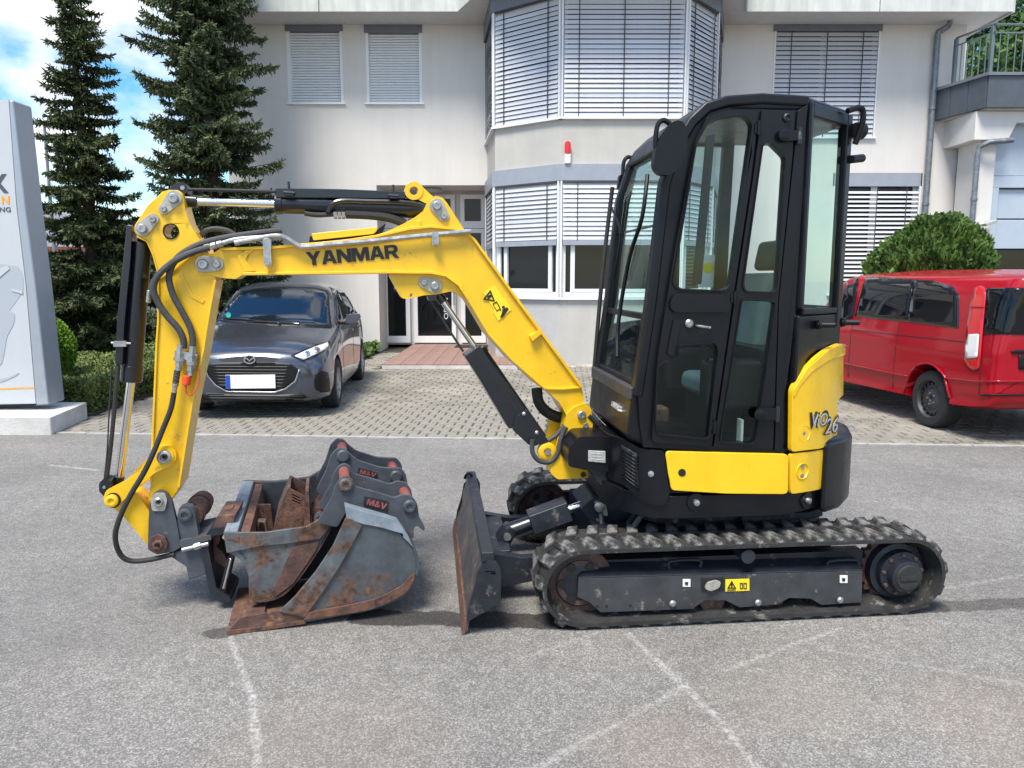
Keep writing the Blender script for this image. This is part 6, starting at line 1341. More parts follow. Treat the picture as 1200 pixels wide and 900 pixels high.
def wheel(par, fr, c, r, w, side, rimmt, spokes, steel=False):
    x, y, z = c; s = side
    m = MB(fr); m.lathe([(-w / 2, r * .66), (-w / 2, r * .9), (-w * .42, r * .97), (-w * .3, r), (w * .3, r), (w * .42, r * .97), (w / 2, r * .9), (w / 2, r * .66)], (x, y, z), (1, 0, 0), 40, closed=True)
    o = m.build('wheel', 'tyre', par)
    m = MB(fr); e = s * w * .5; ax = (s, 0, 0)
    m.lathe([(w * .44, r * .67), (w * .47, r * .655), (w * .40, r * .62), (w * .12, r * .60), (w * .10, 0)], (x, y, z), ax, 36, cap=False); m.build('rim', rimmt, o)
    if steel:
        m = MB(fr); m.lathe([(w * .20, r * .60), (w * .30, r * .52), (w * .26, r * .40), (w * .34, r * .30), (w * .34, r * .12), (w * .26, r * .10), (w * .26, 0)], (x, y, z), ax, 36, cap=False); m.build('steel_disc', rimmt, o)
        for k in range(spokes):
            t = 2 * math.pi * k / spokes; m = MB(fr); q = Vector((x + s * w * .27, y + r * .52 * math.cos(t), z + r * .52 * math.sin(t))); m.cyl(q, q + Vector((s * .018, 0, 0)), r * .055, n=10); m.build('vent_hole', 'ink', o)
        for k in range(5):
            t = 2 * math.pi * k / 5; m = MB(fr); q = Vector((x + s * w * .28, y + r * .20 * math.cos(t), z + r * .20 * math.sin(t))); m.cyl(q, q + Vector((s * .025, 0, 0)), r * .03, n=6); m.build('wheel_bolt', 'steel', o)
    else:
        for k in range(spokes):
            t = 2 * math.pi * k / spokes
            m = MB(fr); c1, s1 = math.cos(t), math.sin(t); a_ = []
            for rr, hw_, d_ in ((.10, .055, .42), (.62, .035, .44)):
                for sg in (-1, 1): a_.append((x + s * w * d_, y + r * (rr * c1 - sg * hw_ * s1), z + r * (rr * s1 + sg * hw_ * c1)))
            b_ = [(q[0] - s * .02, q[1], q[2]) for q in a_]
            m.add(a_ + b_, [(0, 1, 3, 2), (4, 6, 7, 5), (0, 2, 6, 4), (1, 5, 7, 3), (0, 4, 5, 1), (2, 3, 7, 6)]); m.build('spoke', rimmt, o, bevel=.004)
        m = MB(fr); m.lathe([(w * .30, r * .14), (w * .46, r * .12), (w * .47, 0)], (x, y, z), ax, 20); m.build('hub_cap', rimmt, o)
    return o
# ---- small grey hatchback, nose to the camera -----------------------------
cn = onY(292, 430, 8.78); CF = Frame(cn.x, 8.78, R(4.5)); sc = 1.04
CAR = thing('parked_hatchback', 'dark grey metallic hatchback parked nose first on the block paving', 'car', CF.M)
secs = [
 (0.00, [(0, .24), (.40, .24), (.50, .30), (.55, .42), (.53, .56), (.42, .66), (.22, .70), (0, .715)]),
 (0.05, [(0, .20), (.55, .20), (.66, .28), (.70, .44), (.67, .60), (.56, .70), (.30, .75), (0, .765)]),
 (0.16, [(0, .18), (.64, .18), (.77, .28), (.79, .46), (.765, .63), (.66, .745), (.36, .80), (0, .82)]),
 (0.40, [(0, .17), (.70, .17), (.825, .28), (.84, .50), (.81, .68), (.72, .80), (.42, .87), (0, .89)]),
 (0.85, [(0, .17), (.72, .17), (.840, .28), (.848, .55), (.825, .76), (.74, .89), (.45, .955), (0, .98)]),
 (1.12, [(0, .17), (.72, .17), (.842, .28), (.848, .55), (.83, .80), (.77, .93), (.50, 1.02), (0, 1.045)]),
 (1.30, [(0, .17), (.72, .17), (.842, .28), (.848, .57), (.835, .82), (.785, .95), (.58, 1.10), (0, 1.14)]),
 (1.75, [(0, .17), (.72, .17), (.842, .28), (.848, .60), (.84, .84), (.79, .98), (.60, 1.34), (0, 1.40)]),
 (2.05, [(0, .17), (.72, .17), (.842, .28), (.848, .60), (.84, .86), (.79, 1.0), (.585, 1.44), (0, 1.495)]),
 (2.60, [(0, .17), (.72, .17), (.842, .28), (.848, .62), (.84, .88), (.785, 1.03), (.57, 1.46), (0, 1.515)]),
 (3.20, [(0, .18), (.72, .18), (.840, .30), (.848, .64), (.835, .91), (.77, 1.06), (.56, 1.42), (0, 1.47)]),
 (3.75, [(0, .22), (.70, .22), (.81, .34), (.825, .66), (.80, .92), (.73, 1.06), (.52, 1.28), (0, 1.34)]),
 (4.02, [(0, .28), (.60, .28), (.72, .40), (.74, .68), (.72, .90), (.66, 1.0), (.46, 1.08), (0, 1.10)]),
 (4.07, [(0, .40), (.50, .40), (.62, .48), (.64, .68), (.62, .84), (.56, .92), (.4, .96), (0, .97)]),
]
lm = loft(CF, secs, sc); body = lm.build('body', 'carpaint', CAR)
wf, wr, wz = .80 * sc, 3.37 * sc, .30 * sc; xw = .765 * sc
bv = cut_wheels(body, CF, [(s * xw, y, wz) for s in (-1, 1) for y in (wf, wr)], .345 * sc, .14)
m = MB(CF); m.box(-.62, .62, .35, 3.9, .20, .62); m.build('underbody', 'trim', CAR)
for s in (-1, 1):
    for y in (wf, wr): wheel(CAR, CF, (s * (xw - .005), y, wz), .30 * sc, .20, s, 'rimsilver', 10)
def cpx(name, poly, mt, off=.004, step=4, mir=False, solid=.004, par=CAR, rf=2, **k):
    m = patch(bv, rfix(poly, rf) if rf else poly, off, step); o = m.build(name, mt, par, solid=solid, **k)
    if mir: mirrored(m, CF).build(name, mt, par, solid=solid, **k)
    return o
ws = cpx('windscreen', [(256, 375), (268, 359), (284, 343), (300, 340), (335, 338), (368, 339), (382, 343), (386, 382), (350, 380.5), (315, 379), (285, 377)], 'carglass', .006)
cpx('windscreen_surround', [(253, 376), (266, 358), (283, 341), (300, 338), (335, 336), (369, 337), (384, 341), (389, 385), (350, 383), (315, 381.5), (285, 379.5)], 'trim', .002)
gr = cpx('grille', [(241, 431), (246, 426), (262, 424.5), (293, 424), (325, 424.5), (341, 426), (350, 433), (346, 446), (334, 455), (322, 459), (266, 458), (253, 451), (244, 441)], 'trim', .004, step=3)
cpx('grille_trim', [(239.5, 431), (243, 441), (252, 452.5), (266, 459.5), (322, 460.5), (335, 456.5), (347.5, 447), (351.5, 433), (350, 433), (345.5, 446), (334, 455), (322, 458.8), (266, 458), (253.5, 450.8), (244.6, 440.5), (241, 431)], 'rimsilver', .012, step=3, rf=0)
for k in range(7): cpx('grille_bar', [(248 + k * .8, 429 + k * 3.6), (342 - k * 1.2, 429.5 + k * 3.8), (342 - k * 1.2, 430.6 + k * 3.8), (248 + k * .8, 430.1 + k * 3.6)], 'ink', .006, 6, par=gr, rf=0)
lg = cpx('lower_grille', [(233, 464), (242, 460), (266, 461.5), (322, 462.5), (354, 461), (362, 466), (366, 471), (300, 474), (231, 470)], 'trim', .004)
for k in range(3): cpx('grille_bar', [(240, 463 + k * 2.6), (356, 464 + k * 2.6), (356, 464.8 + k * 2.6), (240, 463.8 + k * 2.6)], 'ink', .007, 6, par=lg, rf=0)
cpx('bumper_lip', [(228, 471), (300, 475.5), (370, 472.5), (387, 467), (388, 470.5), (370, 476), (300, 479), (228, 474.5)], 'gloss_black', .008)
cpx('fog_recess', [(370, 437), (376, 434.5), (384, 436), (386.5, 448), (387, 459), (376, 460), (369, 456), (368, 446)], 'trim', .003, 3, mir=True)
hl = cpx('headlight', [(340.5, 417), (352, 412), (368, 405), (385, 399.5), (387, 403), (384, 410), (372, 417), (355, 424)], 'gloss_black', .004, 3, mir=True, rf=1)
cpx('headlight_lens', [(345, 417.5), (354, 413.3), (369, 407), (384, 401.6), (385, 404), (382, 409), (371, 415), (356, 421.8)], 'lampclear', .010, 3, mir=True, rf=1)
cpx('projector', circle(371, 411, 3.2, 12), 'chrome', .018, 2, mir=True, rf=0); cpx('projector', circle(360, 415.5, 3, 12), 'chrome', .018, 2, mir=True, rf=0)
h = bv.ray_cast(Vector((0, 0, CAMH)), ray(293, 421).normalized())
if h[0]:
    p = h[0] + CF.M.to_3x3() @ Vector((0, -.012, 0)); fwd = CF.M.to_3x3() @ Vector((0, -1, 0.15)); Fe = Matrix.Translation(p) @ CF.M.to_3x3().to_4x4()
    m = MB(Fe); m.prism([(.066 * math.cos(t * .2618), .052 * math.sin(t * .2618)) for t in range(24)], -.014, 0, [[(.054 * math.cos(t * .2618), .040 * math.sin(t * .2618)) for t in range(24)]]); em = m.build('emblem', 'chrome', CAR)
    m = MB(Fe); m.prism([(-.054, .020), (-.022, .016), (0, -.010), (.022, .016), (.054, .020), (.050, .006), (.030, .004), (0, -.024), (-.030, .004), (-.050, .006)], -.014, 0); m.build('emblem_wing', 'chrome', em)
    m = MB(Fe); m.prism([(.05 * math.cos(t * .2618), .04 * math.sin(t * .2618)) for t in range(24)], -.004, .002); m.build('emblem_backing', 'ink', em)
y_ = CF.I @ bv.ray_cast(Vector((0, 0, CAMH)), ray(293, 447).normalized())[0]
pA, pB = CF.px(264, 439.5, y_.y - .03), CF.px(323, 455, y_.y - .03)
m = MB(CF); m.box(pA.x, pB.x, y_.y - .03, y_.y - .022, pB.z, pA.z); np_ = m.build('number_plate', 'label_white', CAR, bevel=.002)
m = MB(CF); m.box(pA.x + .002, pA.x + .052, y_.y - .033, y_.y - .0305, pB.z + .003, pA.z - .003); m.build('plate_band', 'plateblue', np_)
# side glass, doors, mirrors
S_ = lambda P: [(a * sc, b * sc) for a, b in P]
for s in (-1, 1):
    for poly in ([(1.42, 1.00), (1.95, 1.34), (2.28, 1.40), (2.30, 1.02)], [(2.40, 1.03), (2.38, 1.40), (3.0, 1.37), (3.35, 1.17), (3.2, 1.08)]):
        patch_dir(bv, CF, rfix(S_(poly), .04), 'x', s, .005, .06).build('side_glass', 'carglass', CAR, solid=.004)
    patch_dir(bv, CF, S_([(1.30, .965), (1.95, 1.385), (2.6, 1.435), (3.1, 1.40), (3.5, 1.15), (3.2, 1.045), (2.3, .995)]), 'x', s, .001, .06).build('glass_surround', 'gloss_black', CAR, solid=.003)
    for x_ in (1.30, 2.33, 3.18):
        patch_dir(bv, CF, S_([(x_, .30), (x_ + .012, .30), (x_ + .012, .96), (x_, .96)]), 'x', s, .001, .06).build('door_gap', 'ink', CAR, solid=.002)
    for x_ in (2.12, 2.95):
        m = patch_dir(bv, CF, rfix(S_([(x_, .84), (x_ + .17, .845), (x_ + .17, .87), (x_, .865)]), .008), 'x', s, .018, .04); m.build('door_handle', 'carpaint', CAR, solid=.012)
    m = MB(CF); X0 = s * .84 * sc
    m.prism(rfix([(X0 + s * .02, .98 * sc), (X0 + s * .03, 1.09 * sc), (X0 + s * .20, 1.11 * sc), (X0 + s * .22, 1.04 * sc), (X0 + s * .16, .985 * sc)], .03), 1.50 * sc, 1.62 * sc); mo = m.build('door_mirror', 'carpaint', CAR, bevel=.03, seg=3)
    m = MB(CF); m.box(min(X0 - s * .06, X0 + s * .06), max(X0 - s * .06, X0 + s * .06), 1.52 * sc, 1.58 * sc, .965 * sc, 1.0 * sc); m.build('mirror_foot', 'trim', mo)
for a, b in (((262, 374), (330, 381)), ((298, 378), (352, 381.5))):
    P_ = [bv.ray_cast(Vector((0, 0, CAMH)), ray(a[0] + (b[0] - a[0]) * t, a[1] + (b[1] - a[1]) * t - 1.0 * math.sin(t * 3)).normalized())[0] for t in (0, .33, .66, 1)]
    m = MB(); m.tube([p + Vector((0, -.02, .015)) for p in P_ if p], .008, 6); m.build('wiper', 'trim', CAR)
cpx('emissions_sticker', circle(268, 370, 3.2, 12), 'teal', .011, 3, rf=0)
cpx('bonnet_gap', [(250, 424), (262, 418.5), (293, 416), (325, 418), (337, 423.5), (337, 424.2), (325, 418.9), (293, 416.9), (262, 419.3), (250, 424.8)], 'ink', .002, 4, rf=0) if False else None

# ---- red people carrier, tail to the camera --------------------------------
vt = onY(1150, 470, 7.55); VF = Frame(vt.x + .93, 7.45, R(5.5)); vs = 1.0
VAN = thing('parked_van', 'red passenger van with dark tinted windows parked at the right edge', 'van', VF.M)
Hs = .885
def vring(wb, wm, ws_, wr, zb, top, z3=1.02): return [(0, zb), (wb, zb), (wm, zb + .10), (wm + .01, .55), (wm, .80), (ws_, z3 * Hs + .02), (wr + .06, 1.55 * Hs), (wr, 1.74 * Hs), (wr - .14, 1.86 * Hs), (0, top * Hs)]
vsec = [(-.02, vring(.70, .86, .86, .74, .45, 1.86)), (.03, vring(.82, .93, .93, .80, .38, 1.90)), (.15, vring(.86, .95, .945, .82, .34, 1.92)), (.6, vring(.88, .952, .948, .825, .30, 1.935)), (1.5, vring(.88, .952, .948, .825, .28, 1.95)),
        (2.6, vring(.88, .952, .948, .825, .26, 1.95)), (3.1, vring(.88, .952, .945, .80, .26, 1.91)), (3.6, [(0, .26), (.88, .26), (.95, .36), (.955, .55), (.945, .80), (.92, .98), (.80, 1.22), (.72, 1.38), (.60, 1.45), (0, 1.50)]),
        (4.0, [(0, .26), (.86, .26), (.93, .36), (.94, .55), (.92, .76), (.88, .90), (.74, 1.02), (.66, 1.08), (.50, 1.12), (0, 1.15)]), (4.5, [(0, .28), (.80, .28), (.88, .38), (.89, .5), (.86, .66), (.78, .78), (.66, .84), (.5, .88), (.4, .90), (0, .92)]), (4.74, [(0, .32), (.62, .32), (.7, .38), (.72, .48), (.70, .58), (.62, .64), (.5, .68), (.4, .70), (.3, .72), (0, .73)])]
vm = loft(VF, vsec, 1.0, 4, 3); vb = vm.build('body', 'vanred', VAN)
vwz = .315; vx = .83
vbv = cut_wheels(vb, VF, [(s * .86, y, vwz) for s in (-1, 1) for y in (.98, 4.0)], .385, .20)
m = MB(VF); m.box(-.70, .70, .35, 4.4, .30, .8); m.build('underbody', 'trim', VAN)
for s in (-1, 1):
    for y in (.98, 4.0): wheel(VAN, VF, (s * (vx), y, vwz), .315, .22, s, 'rimdark', 16, True)
    m = MB(VF)
    arc = [(.98 + .40 * math.cos(t), vwz + .40 * math.sin(t)) for t in [math.pi * i / 16 for i in range(17)]]; arc2 = [(.98 + .355 * math.cos(t), vwz + .355 * math.sin(t)) for t in [math.pi * i / 16 for i in range(16, -1, -1)]]
    patch_dir(vbv, VF, arc + [(.98 + .385 * math.cos(t), vwz + .385 * math.sin(t)) for t in [math.pi * i / 16 for i in range(16, -1, -1)]], 'x', s, .014, .06).build('arch_lip', 'vanred', VAN, solid=.02)
def vp(name, poly, mt, off=.004, step=5, par=VAN, rf=2, solid=.004, **k): return patch(vbv, rfix(poly, rf) if rf else poly, off, step).build(name, mt, par, solid=solid, **k)
vp('window_surround', [(1002, 371), (1014, 324.5), (1045, 325.5), (1095, 329), (1117, 336), (1124, 346), (1123.5, 385), (1060, 377)], 'gloss_black', .002)
vp('side_window', [(1004.5, 369), (1015, 326.5), (1045, 327), (1071, 328.5), (1063.5, 375.5), (1030, 372)], 'vanglass', .008, solid=.004)
vp('side_window', [(1064.5, 376), (1072, 328.7), (1094, 331), (1115, 337), (1122, 347), (1121.5, 383), (1090, 379)], 'vanglass', .008)
vp('front_side_window', [(982, 380), (993, 327), (1007, 326), (1000, 372)], 'vanglass', .008)
vp('tail_lamp', [(1150, 335), (1156, 338), (1156, 352), (1152.5, 392), (1149, 432), (1141, 434), (1132, 426), (1131, 410), (1134, 385), (1139, 352), (1143, 338)], 'lampred', .012, 4, rf=3)
vp('tail_lamp_lens', [(1137, 392), (1149.5, 391.5), (1147.5, 419), (1134, 420), (1133, 408)], 'lampclear', .020, 3)
vp('tail_lamp_line', [(1139, 359.5), (1155, 359.5), (1155, 361), (1139, 361)], 'vanred', .018, 3, rf=0)
vp('rear_window', [(1156, 338), (1230, 337), (1300, 338), (1300, 392), (1230, 392.5), (1153, 391.5)], 'vanglass', .006)
vp('tailgate_gap', [(1149.5, 392), (1150.6, 392), (1148, 462), (1147, 462)], 'ink', .002, 4, rf=0)
vp('bumper_step', [(1150, 462), (1300, 462), (1300, 464.5), (1150, 464)], 'trim', .006, 5, rf=0)
vp('bumper_line', [(1098, 441), (1145, 446), (1300, 444), (1300, 446.5), (1145, 448.5), (1098, 443)], 'vanred', .012, 5, rf=0)
vp('tailgate_strip', [(1184, 410), (1300, 409), (1300, 413.5), (1184, 414.5)], 'trim', .014, 4)
vp('plate_recess', [(1193, 416), (1260, 415), (1260, 432), (1193, 433)], 'trim', .010, 4)
for s in (-1, 1):
    for y_, z0, z1 in ((1.62, .34, 1.60), (2.62, .34, 1.58), (3.72, .34, 1.0)):
        patch_dir(vbv, VF, [(y_, z0), (y_ + .012, z0), (y_ + .012, z1), (y_, z1)], 'x', s, .001, .06).build('door_gap', 'ink', VAN, solid=.002)
    patch_dir(vbv, VF, [(1.35, .505), (4.3, .50), (4.3, .525), (1.35, .53)], 'x', s, .010, .08).build('side_strip', 'vanred', VAN, solid=.012)
    patch_dir(vbv, VF, [(.35, .98), (2.6, .96), (2.6, .966), (.35, .986)], 'x', s, .003, .08).build('slide_rail', 'ink', VAN, solid=.003)
    m = MB(VF); m.prism(rfix([(s * .95, .98), (s * .96, 1.18), (s * 1.12, 1.2), (s * 1.14, 1.0)], .03), 3.25, 3.37); m.build('door_mirror', 'trim', VAN, bevel=.03)
m = MB(VF); m.tube([(-.5, .1, .40), (-.2, .15, .36), (.2, .15, .36), (.4, .1, .38)], .03, 10); m.build('exhaust', 'steel', VAN)

# ================================================================== PLANTS
import numpy as np
rng = np.random.default_rng(11)
def leaf_mesh(name, quads, material, parent=None, at=None, **k):
    """quads: (n,4,3) world points -> one mesh"""
    n = len(quads); V = quads.reshape(-1, 3)
    base = MX[parent.name] if parent is not None else at
    inv = np.array(base.inverted()); V = V @ inv[:3, :3].T + inv[:3, 3]
    me = bpy.data.meshes.new(name); me.vertices.add(n * 4); me.vertices.foreach_set('co', V.astype(np.float32).ravel())
    me.loops.add(n * 4); me.loops.foreach_set('vertex_index', np.arange(n * 4, dtype=np.int32)); me.polygons.add(n); me.polygons.foreach_set('loop_start', np.arange(0, n * 4, 4, dtype=np.int32)); me.update(calc_edges=True)
    me.materials.append(M[material]); o = bpy.data.objects.new(name, me); link(o, parent, None if parent is not None else at); return tag(o, **k)
def cards(P, D, L, W, side=None):
    """thin blades at P along D (unit), length L, width W"""
    n = len(P); r = rng.normal(size=(n, 3)); s = np.cross(D, r); s /= np.linalg.norm(s, axis=1)[:, None] + 1e-9
    L = L[:, None]; W = W[:, None]
    a = P - s * W * .5; b = P + s * W * .5; c = P + D * L + s * W * .28; d = P + D * L - s * W * .28
    return np.stack([a, b, c, d], 1)
def unit(v): return v / (np.linalg.norm(v, axis=1)[:, None] + 1e-9)
def spruce(x, y, h, prof, label, mt, dens=1.0, seed=1, z0=.2, group='spruces left of the building'):
    """prof: list of (z, radius) ; tiers of drooping branches with turned-up tips"""
    g = np.random.default_rng(seed); Wm = Matrix.Translation((x, y, z0)); T = thing('spruce_tree', label, 'tree', Wm, group)
    m = MB(); m.tube([(x, y, z0 - .2), (x + .04, y, h * .35), (x - .03, y, h * .7), (x, y, h)], [.17, .15, .12, .1, .08, .06, .04, .02], 10); m.build('trunk', 'bark', T)
    zs_ = [p[0] for p in prof]; rs = [p[1] for p in prof]; P = []; D = []; L = []; Wd = []; limb = MB(); z = zs_[0]; ga = 0
    while z < h - .1:
        Rr = np.interp(z, zs_, rs)
        nb = int(max(5, 9 * dens))
        for k in range(nb):
            ga += 2.39996 + g.uniform(-.3, .3); zz = z + g.uniform(-.16, .16); ln = Rr * g.choice([1, .95, .7, .5, 1.3, 1.1]) * g.uniform(.75, 1.12)
            dx, dy = math.cos(ga), math.sin(ga); droop = g.uniform(-.05, .22) + .33 * (1 - z / h); ns = max(4, int(ln / .055)); pts = []
            for i in range(ns + 1):
                t = i / ns; pts.append((x + dx * ln * t, y + dy * ln * t, zz - droop * ln * (t * 1.2 - 1.0 * t * t * .9) * 1.0 + .10 * ln * max(0, t - .6)))
            if k % 2 == 0: limb.tube([pts[0], pts[ns // 2], pts[-1]], [.018, .012, .006], 4, 0)
            for i in range(1, ns + 1):
                t = i / ns
                if t < .12: continue
                p = np.array(pts[i]); sl = (.10 + .30 * (1 - t) ** .7 * min(1, ln)) * g.uniform(.7, 1.2)
                for sg in (-1, 1, 0):
                    if sg == 0 and i != ns and g.random() > .5: continue
                    td = np.array([dx * .55 - sg * dy, dy * .55 + sg * dx, -.25 - .5 * (1 - z / h) * g.random()]) if sg else np.array([dx, dy, -.1 + .35 * (i == ns)]); td /= np.linalg.norm(td)
                    nsub = max(2, int(sl / .045))
                    for j in range(nsub):
                        q = p + td * sl * (j / nsub)
                        for w_ in range(3):
                            nd = td + g.normal(size=3) * .55; nd /= np.linalg.norm(nd); P.append(q); D.append(nd); L.append(g.uniform(.06, .11)); Wd.append(g.uniform(.022, .036))
                if g.random() < .55:                                   # hanging twigs
                    hl = g.uniform(.08, .28) * (1 - .5 * t)
                    for j in range(int(hl / .05) + 1): P.append(p + np.array([g.normal() * .02, g.normal() * .02, -j * .05])); D.append(unit(np.array([[g.normal() * .3, g.normal() * .3, -1]]))[0]); L.append(.08); Wd.append(.034)
        z += .20 + .09 * g.random()
    limb.build('branches', 'bark', T, kind='stuff')
    P = np.array(P); D = np.array(D); o = leaf_mesh('crown', cards(P, D, np.array(L), np.array(Wd)), mt, T, kind='stuff'); print('spruce blades', len(P))
    return T
s1 = onY(92, 100, 16.2); s2 = onY(240, 100, 15.2)
spruce(s1.x, 16.2, 7.65, [(.3, 1.9), (1.4, 1.95), (2.3, 1.6), (2.9, .98), (3.6, .76), (4.6, .70), (5.6, .60), (6.3, .46), (7.0, .38), (7.65, .2)], 'narrower dark spruce farther left with sky on both sides', 'spruce', seed=3)
spruce(s2.x, 15.2, 10.5, [(.3, 1.15), (1.5, 1.2), (3.0, 1.15), (4.0, 1.08), (5.0, 1.02), (6.0, .92), (7.4, .85), (9, .6), (10.5, .1)], 'broad blue green spruce close beside the left corner of the building', 'spruce2', dens=1.15, seed=5)
def shell_bush(name, c, rad, n, mt, label, cat, lsize=(.02, .035), up=0.0, lump=.10, seed=2, squash=0.0, layers=.25, asp=.7):
    g = np.random.default_rng(seed); c = np.array(c); rad = np.array(rad); d = unit(g.normal(size=(n, 3)));
    ph = np.zeros(n)
    for k in range(9):
        kv = g.normal(size=3) * (2.5 + k * 1.1); ph += np.sin(d @ kv + g.uniform(0, 6)) / (1.5 + k * .4)
    rr = 1 + lump * ph * .5 - layers * g.random(n) ** 2
    P = c + d * rad * rr[:, None]; keep = P[:, 2] > .02; P = P[keep]; d = d[keep]; n = len(P)
    D = unit(d * (1 - up) + np.array([0, 0, up * 2.0]) + g.normal(size=(n, 3)) * .55)
    T = thing(name, label, cat, Matrix.Translation((c[0], c[1], 0)))
    L = g.uniform(lsize[0], lsize[1], n) * (1 + up); leaf_mesh('foliage', cards(P, D, L, L * asp), mt, T, kind='stuff')
    m = MB(); pts = []; nn = 14
    prof = [(-rad[2] * .8 * math.cos(math.pi * i / 10), max(.01, .8 * math.sin(math.pi * i / 10))) for i in range(11)]
    V = []; 
    for h_, r_ in prof:
        for i in range(nn): t = 2 * math.pi * i / nn; V.append((c[0] + rad[0] * r_ * math.cos(t), c[1] + rad[1] * r_ * math.sin(t), max(0.0, c[2] + h_)))
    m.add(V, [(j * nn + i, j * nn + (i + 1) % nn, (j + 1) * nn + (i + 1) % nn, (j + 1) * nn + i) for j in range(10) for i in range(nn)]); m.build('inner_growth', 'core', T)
    m = MB(); m.cyl((c[0], c[1], 0), (c[0], c[1], c[2]), .05, n=8); m.build('stem', 'bark', T); return T
b1 = onY(46, 408, 10.2); shell_bush('box_ball', (b1.x, 10.2, b1.z), (.43, .43, .46), 16000, 'box', 'bright green clipped box ball beside the sign pylon', 'shrub', lump=.05, layers=.12)
b2 = onY(1091, 330, 11.6); shell_bush('round_conifer', (b2.x, 11.6, b2.z - .05), (.80, .80, .90), 42000, 'thuja', 'large round green conifer bush behind the red van', 'shrub', lsize=(.05, .10), up=.6, lump=.15, seed=4, layers=.26, asp=.42)
# ground-cover bed
def bed(name, x0, x1, y0, y1, h, n, mt, kind='stuff', seed=1, wav=.05, ls=(.025, .045)):
    g = np.random.default_rng(seed); x = g.uniform(x0, x1, n); y = y0 + (y1 - y0) * g.random(n) ** 1.5; hh = h + wav * (np.sin(x * 3.1 + 1) * np.cos(y * 2.3) + np.sin(x * 7 + y * 5) * .5)
    z = hh * np.where(g.random(n) < .62, 1 - .25 * g.random(n) ** 2, g.random(n))
    edge = g.random(n) < .30; side_ = g.random(n) < .5
    x = np.where(edge & side_, x1 - .10 * g.random(n) * (1 - z / h * .3), x); y = np.where(edge & ~side_, y0 + .12 * g.random(n), y)
    P = np.stack([x, y, z + .0], 1); D = unit(g.normal(size=(n, 3)) * .8 + np.array([0, 0, .7])); L = g.uniform(ls[0], ls[1], n)
    return leaf_mesh(name, cards(P, D, L, L * .75), mt, None, Matrix.Translation((x0, y0, 0)), kind=kind)
bed('ground_cover', -7.2, -5.05, 9.15, 14.8, .36, 52000, 'cover', seed=8)
m = MB(); m.box(-14, -5.02, 9.05, 24, -.05, .02); m.build('planting_bed', mat('bed_soil', (0.07, 0.055, 0.04), .95, var=.3), kind='structure')
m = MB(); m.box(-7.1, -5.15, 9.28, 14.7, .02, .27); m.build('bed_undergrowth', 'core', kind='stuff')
bed('grass', -9.5, -5.2, 14.6, 20, .09, 16000, 'grass', seed=9, ls=(.06, .13))
bed('grass', rx0 - .75, rx0 - .05, YW - 1.7, YW - .1, .14, 1800, 'grass', seed=12, ls=(.08, .16))
# broad tree behind the balcony
def broad(x, y, zc, rx, rz, n, label, seed, lab_name='broadleaf_tree', mt='tree', ls=(.09, .18), group=None, trunk=True):
    g = np.random.default_rng(seed); T = thing(lab_name, label, 'tree', Matrix.Translation((x, y, 0)), group)
    if trunk:
        m = MB(); m.tube([(x, y, -.1), (x + .1, y, zc * .5), (x, y, zc), (x + .1, y, zc + rz * .6)], [.22, .2, .17, .14, .1, .06], 10); m.build('trunk', 'bark', T)
    cc = []; lm_ = MB()
    for k in range(34):
        d = unit(g.normal(size=(1, 3)))[0] * g.uniform(.35, .92) * np.array([rx, rx, rz]); c_ = np.array([x, y, zc]) + d; cc.append((c_, g.uniform(.22, .40) * rx))
        if trunk: lm_.tube([(x, y, zc - rz * .5), tuple(np.array([x, y, zc]) + d * .5), tuple(c_)], [.06, .035, .015], 5, 0)
    if trunk: lm_.build('branches', 'bark', T, kind='stuff')
    P = []; per = n // len(cc)
    for c_, r_ in cc: d = unit(g.normal(size=(per, 3))); P.append(c_ + d * (r_ * (1 - .5 * g.random(per) ** 2))[:, None] * np.array([1, 1, .75]))
    P = np.concatenate(P); n = len(P); D = unit(g.normal(size=(n, 3))); L = g.uniform(ls[0], ls[1], n); P = P[P[:, 2] > 0]; n = len(P)
    leaf_mesh('crown', cards(P, D[:n], L[:n], L[:n] * .7), mt, T, kind='stuff'); return T
tb = onY(1180, 50, 25.0); broad(tb.x + .6, 25.0, 7.6, 3.6, 3.4, 30000, 'leafy green tree rising behind the balcony railing at the top right', 21)
broad(tb.x + 6.5, 27.0, 6.6, 3.6, 3.2, 14000, 'leafy green tree farther right behind the garage wing', 22)
# ---- far left background --------------------------------------------------
for i, (px, Y, zc, r_) in enumerate(((60, 24, .9, 1.1), (20, 27, 1.1, 1.5), (110, 26, .9, 1.4), (170, 28, 1.0, 1.6))):
    q = onY(px, 330, Y); broad(q.x, Y, zc, r_, r_ * .8, 7000, ['small bright green bush seen between the pylon and the narrow spruce', 'green bush hidden mostly by the sign pylon', 'green bush seen low behind the narrow spruce', 'green bush seen low between the two spruces'][i], 30 + i, 'background_bush', 'tree', (.07, .14), trunk=False)
    pass
HL = thing('far_hall', 'low hall with grey sheet roof and red brown cladding far behind the narrow spruce', 'building', Matrix.Translation((-24, 40, 0)))
q = lambda px, py, Y=40: onY(px, py, Y)
m = MB(); m.box(q(-60, 300).x, q(150, 300).x, 40, 52, -.1, q(50, 314).z); m.build('wall', 'white', HL)
zb_ = q(50, 312).z; zt_ = q(50, 296).z; x0, x1 = q(-60, 300).x, q(150, 300).x; nb = 40
pm_ = MB(); wv = (x1 - x0) / nb; pm_.box(.02, wv - .02, -.06, 0, 0, zt_ - zb_); pme_ = pm_.mesh('cladding_board', Matrix.Identity(4), M['halldark'])
for i in range(nb): inst('cladding_board', pme_, HL, Matrix.Translation((x0 + i * wv, 40.0, zb_)))
m = MB(); m.box(x0, x1, 40.005, 52, zb_, zt_ + .3); m.build('upper_wall', 'halldark', HL)
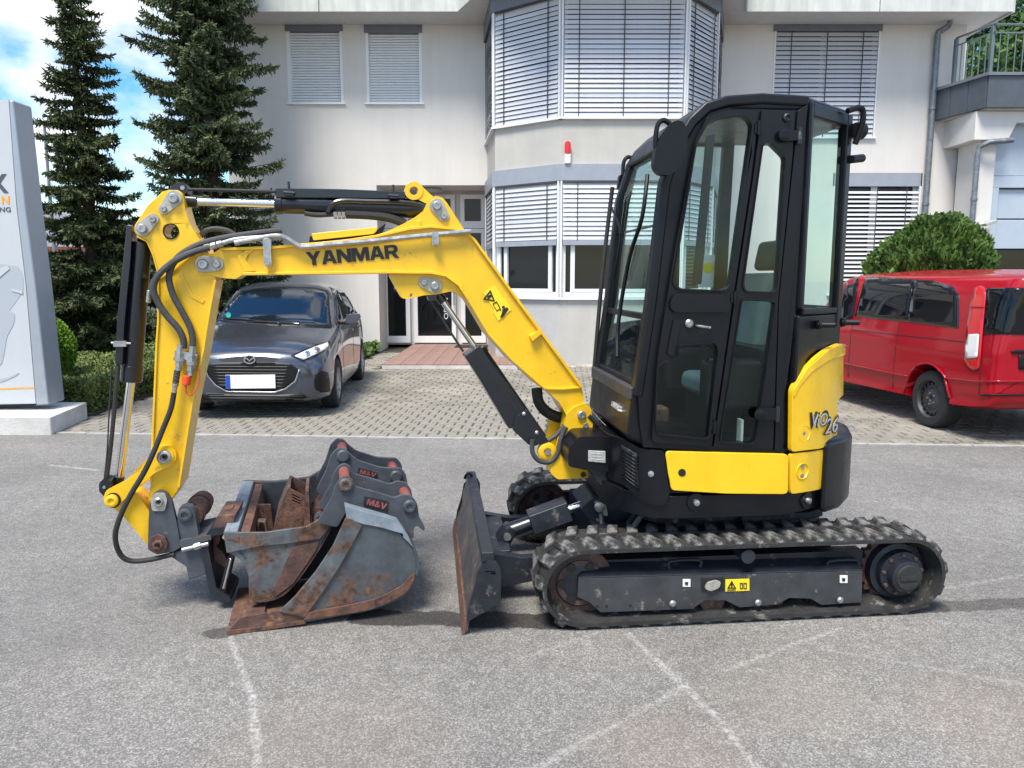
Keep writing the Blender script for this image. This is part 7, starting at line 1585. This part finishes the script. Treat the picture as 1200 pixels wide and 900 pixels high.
q2 = onY(60, 250, 44); m = MB(); m.prism([(onY(-40, 232, 44).x, zt_ + .3), (onY(-40, 232, 44).x, onY(30, 234, 44).z), (onY(32, 235, 44).x, onY(32, 235, 44).z), (onY(62, 246, 44).x, onY(62, 246, 44).z), (onY(170, 250, 44).x, zt_ + .9), (onY(170, 250, 44).x, zt_ + .3)], 44, 54); m.build('roof', 'roofgrey', HL)
# grey fence at the back of the bed
FN = thing('board_fence', 'dark grey horizontal board fence far left behind the box ball', 'fence', Matrix.Translation((-12, 22.5, 0)))
for k in range(5):
    m = MB(); m.box(onY(-60, 340, 22.5).x, onY(230, 340, 22.5).x, 22.5, 22.54, .15 + k * .24, .36 + k * .24); m.build('board', 'cassette', FN)
for i in range(6): xx = onY(-60 + i * 55, 340, 22.45).x; m = MB(); m.box(xx - .05, xx + .05, 22.38, 22.49, 0, 1.45); m.build('post', 'trim', FN)
# street lamp
LP = thing('street_lamp', 'slim grey street lamp post with short arm left of the narrow spruce', 'street lamp', Matrix.Translation((onY(58, 250, 30).x, 30, 0)))
a = onY(50, 142, 30); b = onY(57, 215, 30); m = MB(); m.tube([(b.x + .1, 30, 0), (b.x + .02, 30, b.z * .6), (a.x + .05, 30, a.z)], [.09, .08, .07, .055, .05], 10); m.build('pole', 'zinc', LP)
m = MB(); m.tube([(a.x + .03, 30, a.z - .03), (a.x + .25, 30, a.z + .02), (a.x + .45, 30, a.z + .03)], .035, 8); m.build('arm', 'zinc', LP)
m = MB(); m.box(a.x + .28, a.x + .62, 29.88, 30.12, a.z - .02, a.z + .06); m.build('lamp_head', 'grey_label', LP, bevel=.02)
# tree line on the horizon
g = np.random.default_rng(77); n = 30000; x = g.uniform(-70, 60, n); hh = 2.6 + 1.0 * np.sin(x * .23) + .7 * np.sin(x * .61 + 1) + .4 * np.sin(x * 1.7); z = hh * g.random(n) ** .7; P = np.stack([x, 62 + g.uniform(0, 5, n), z], 1)
leaf_mesh('tree_line', cards(P, unit(g.normal(size=(n, 3))), g.uniform(.3, .6, n), g.uniform(.2, .4, n)), 'tree', None, Matrix.Translation((0, 62, 0)), kind='stuff')
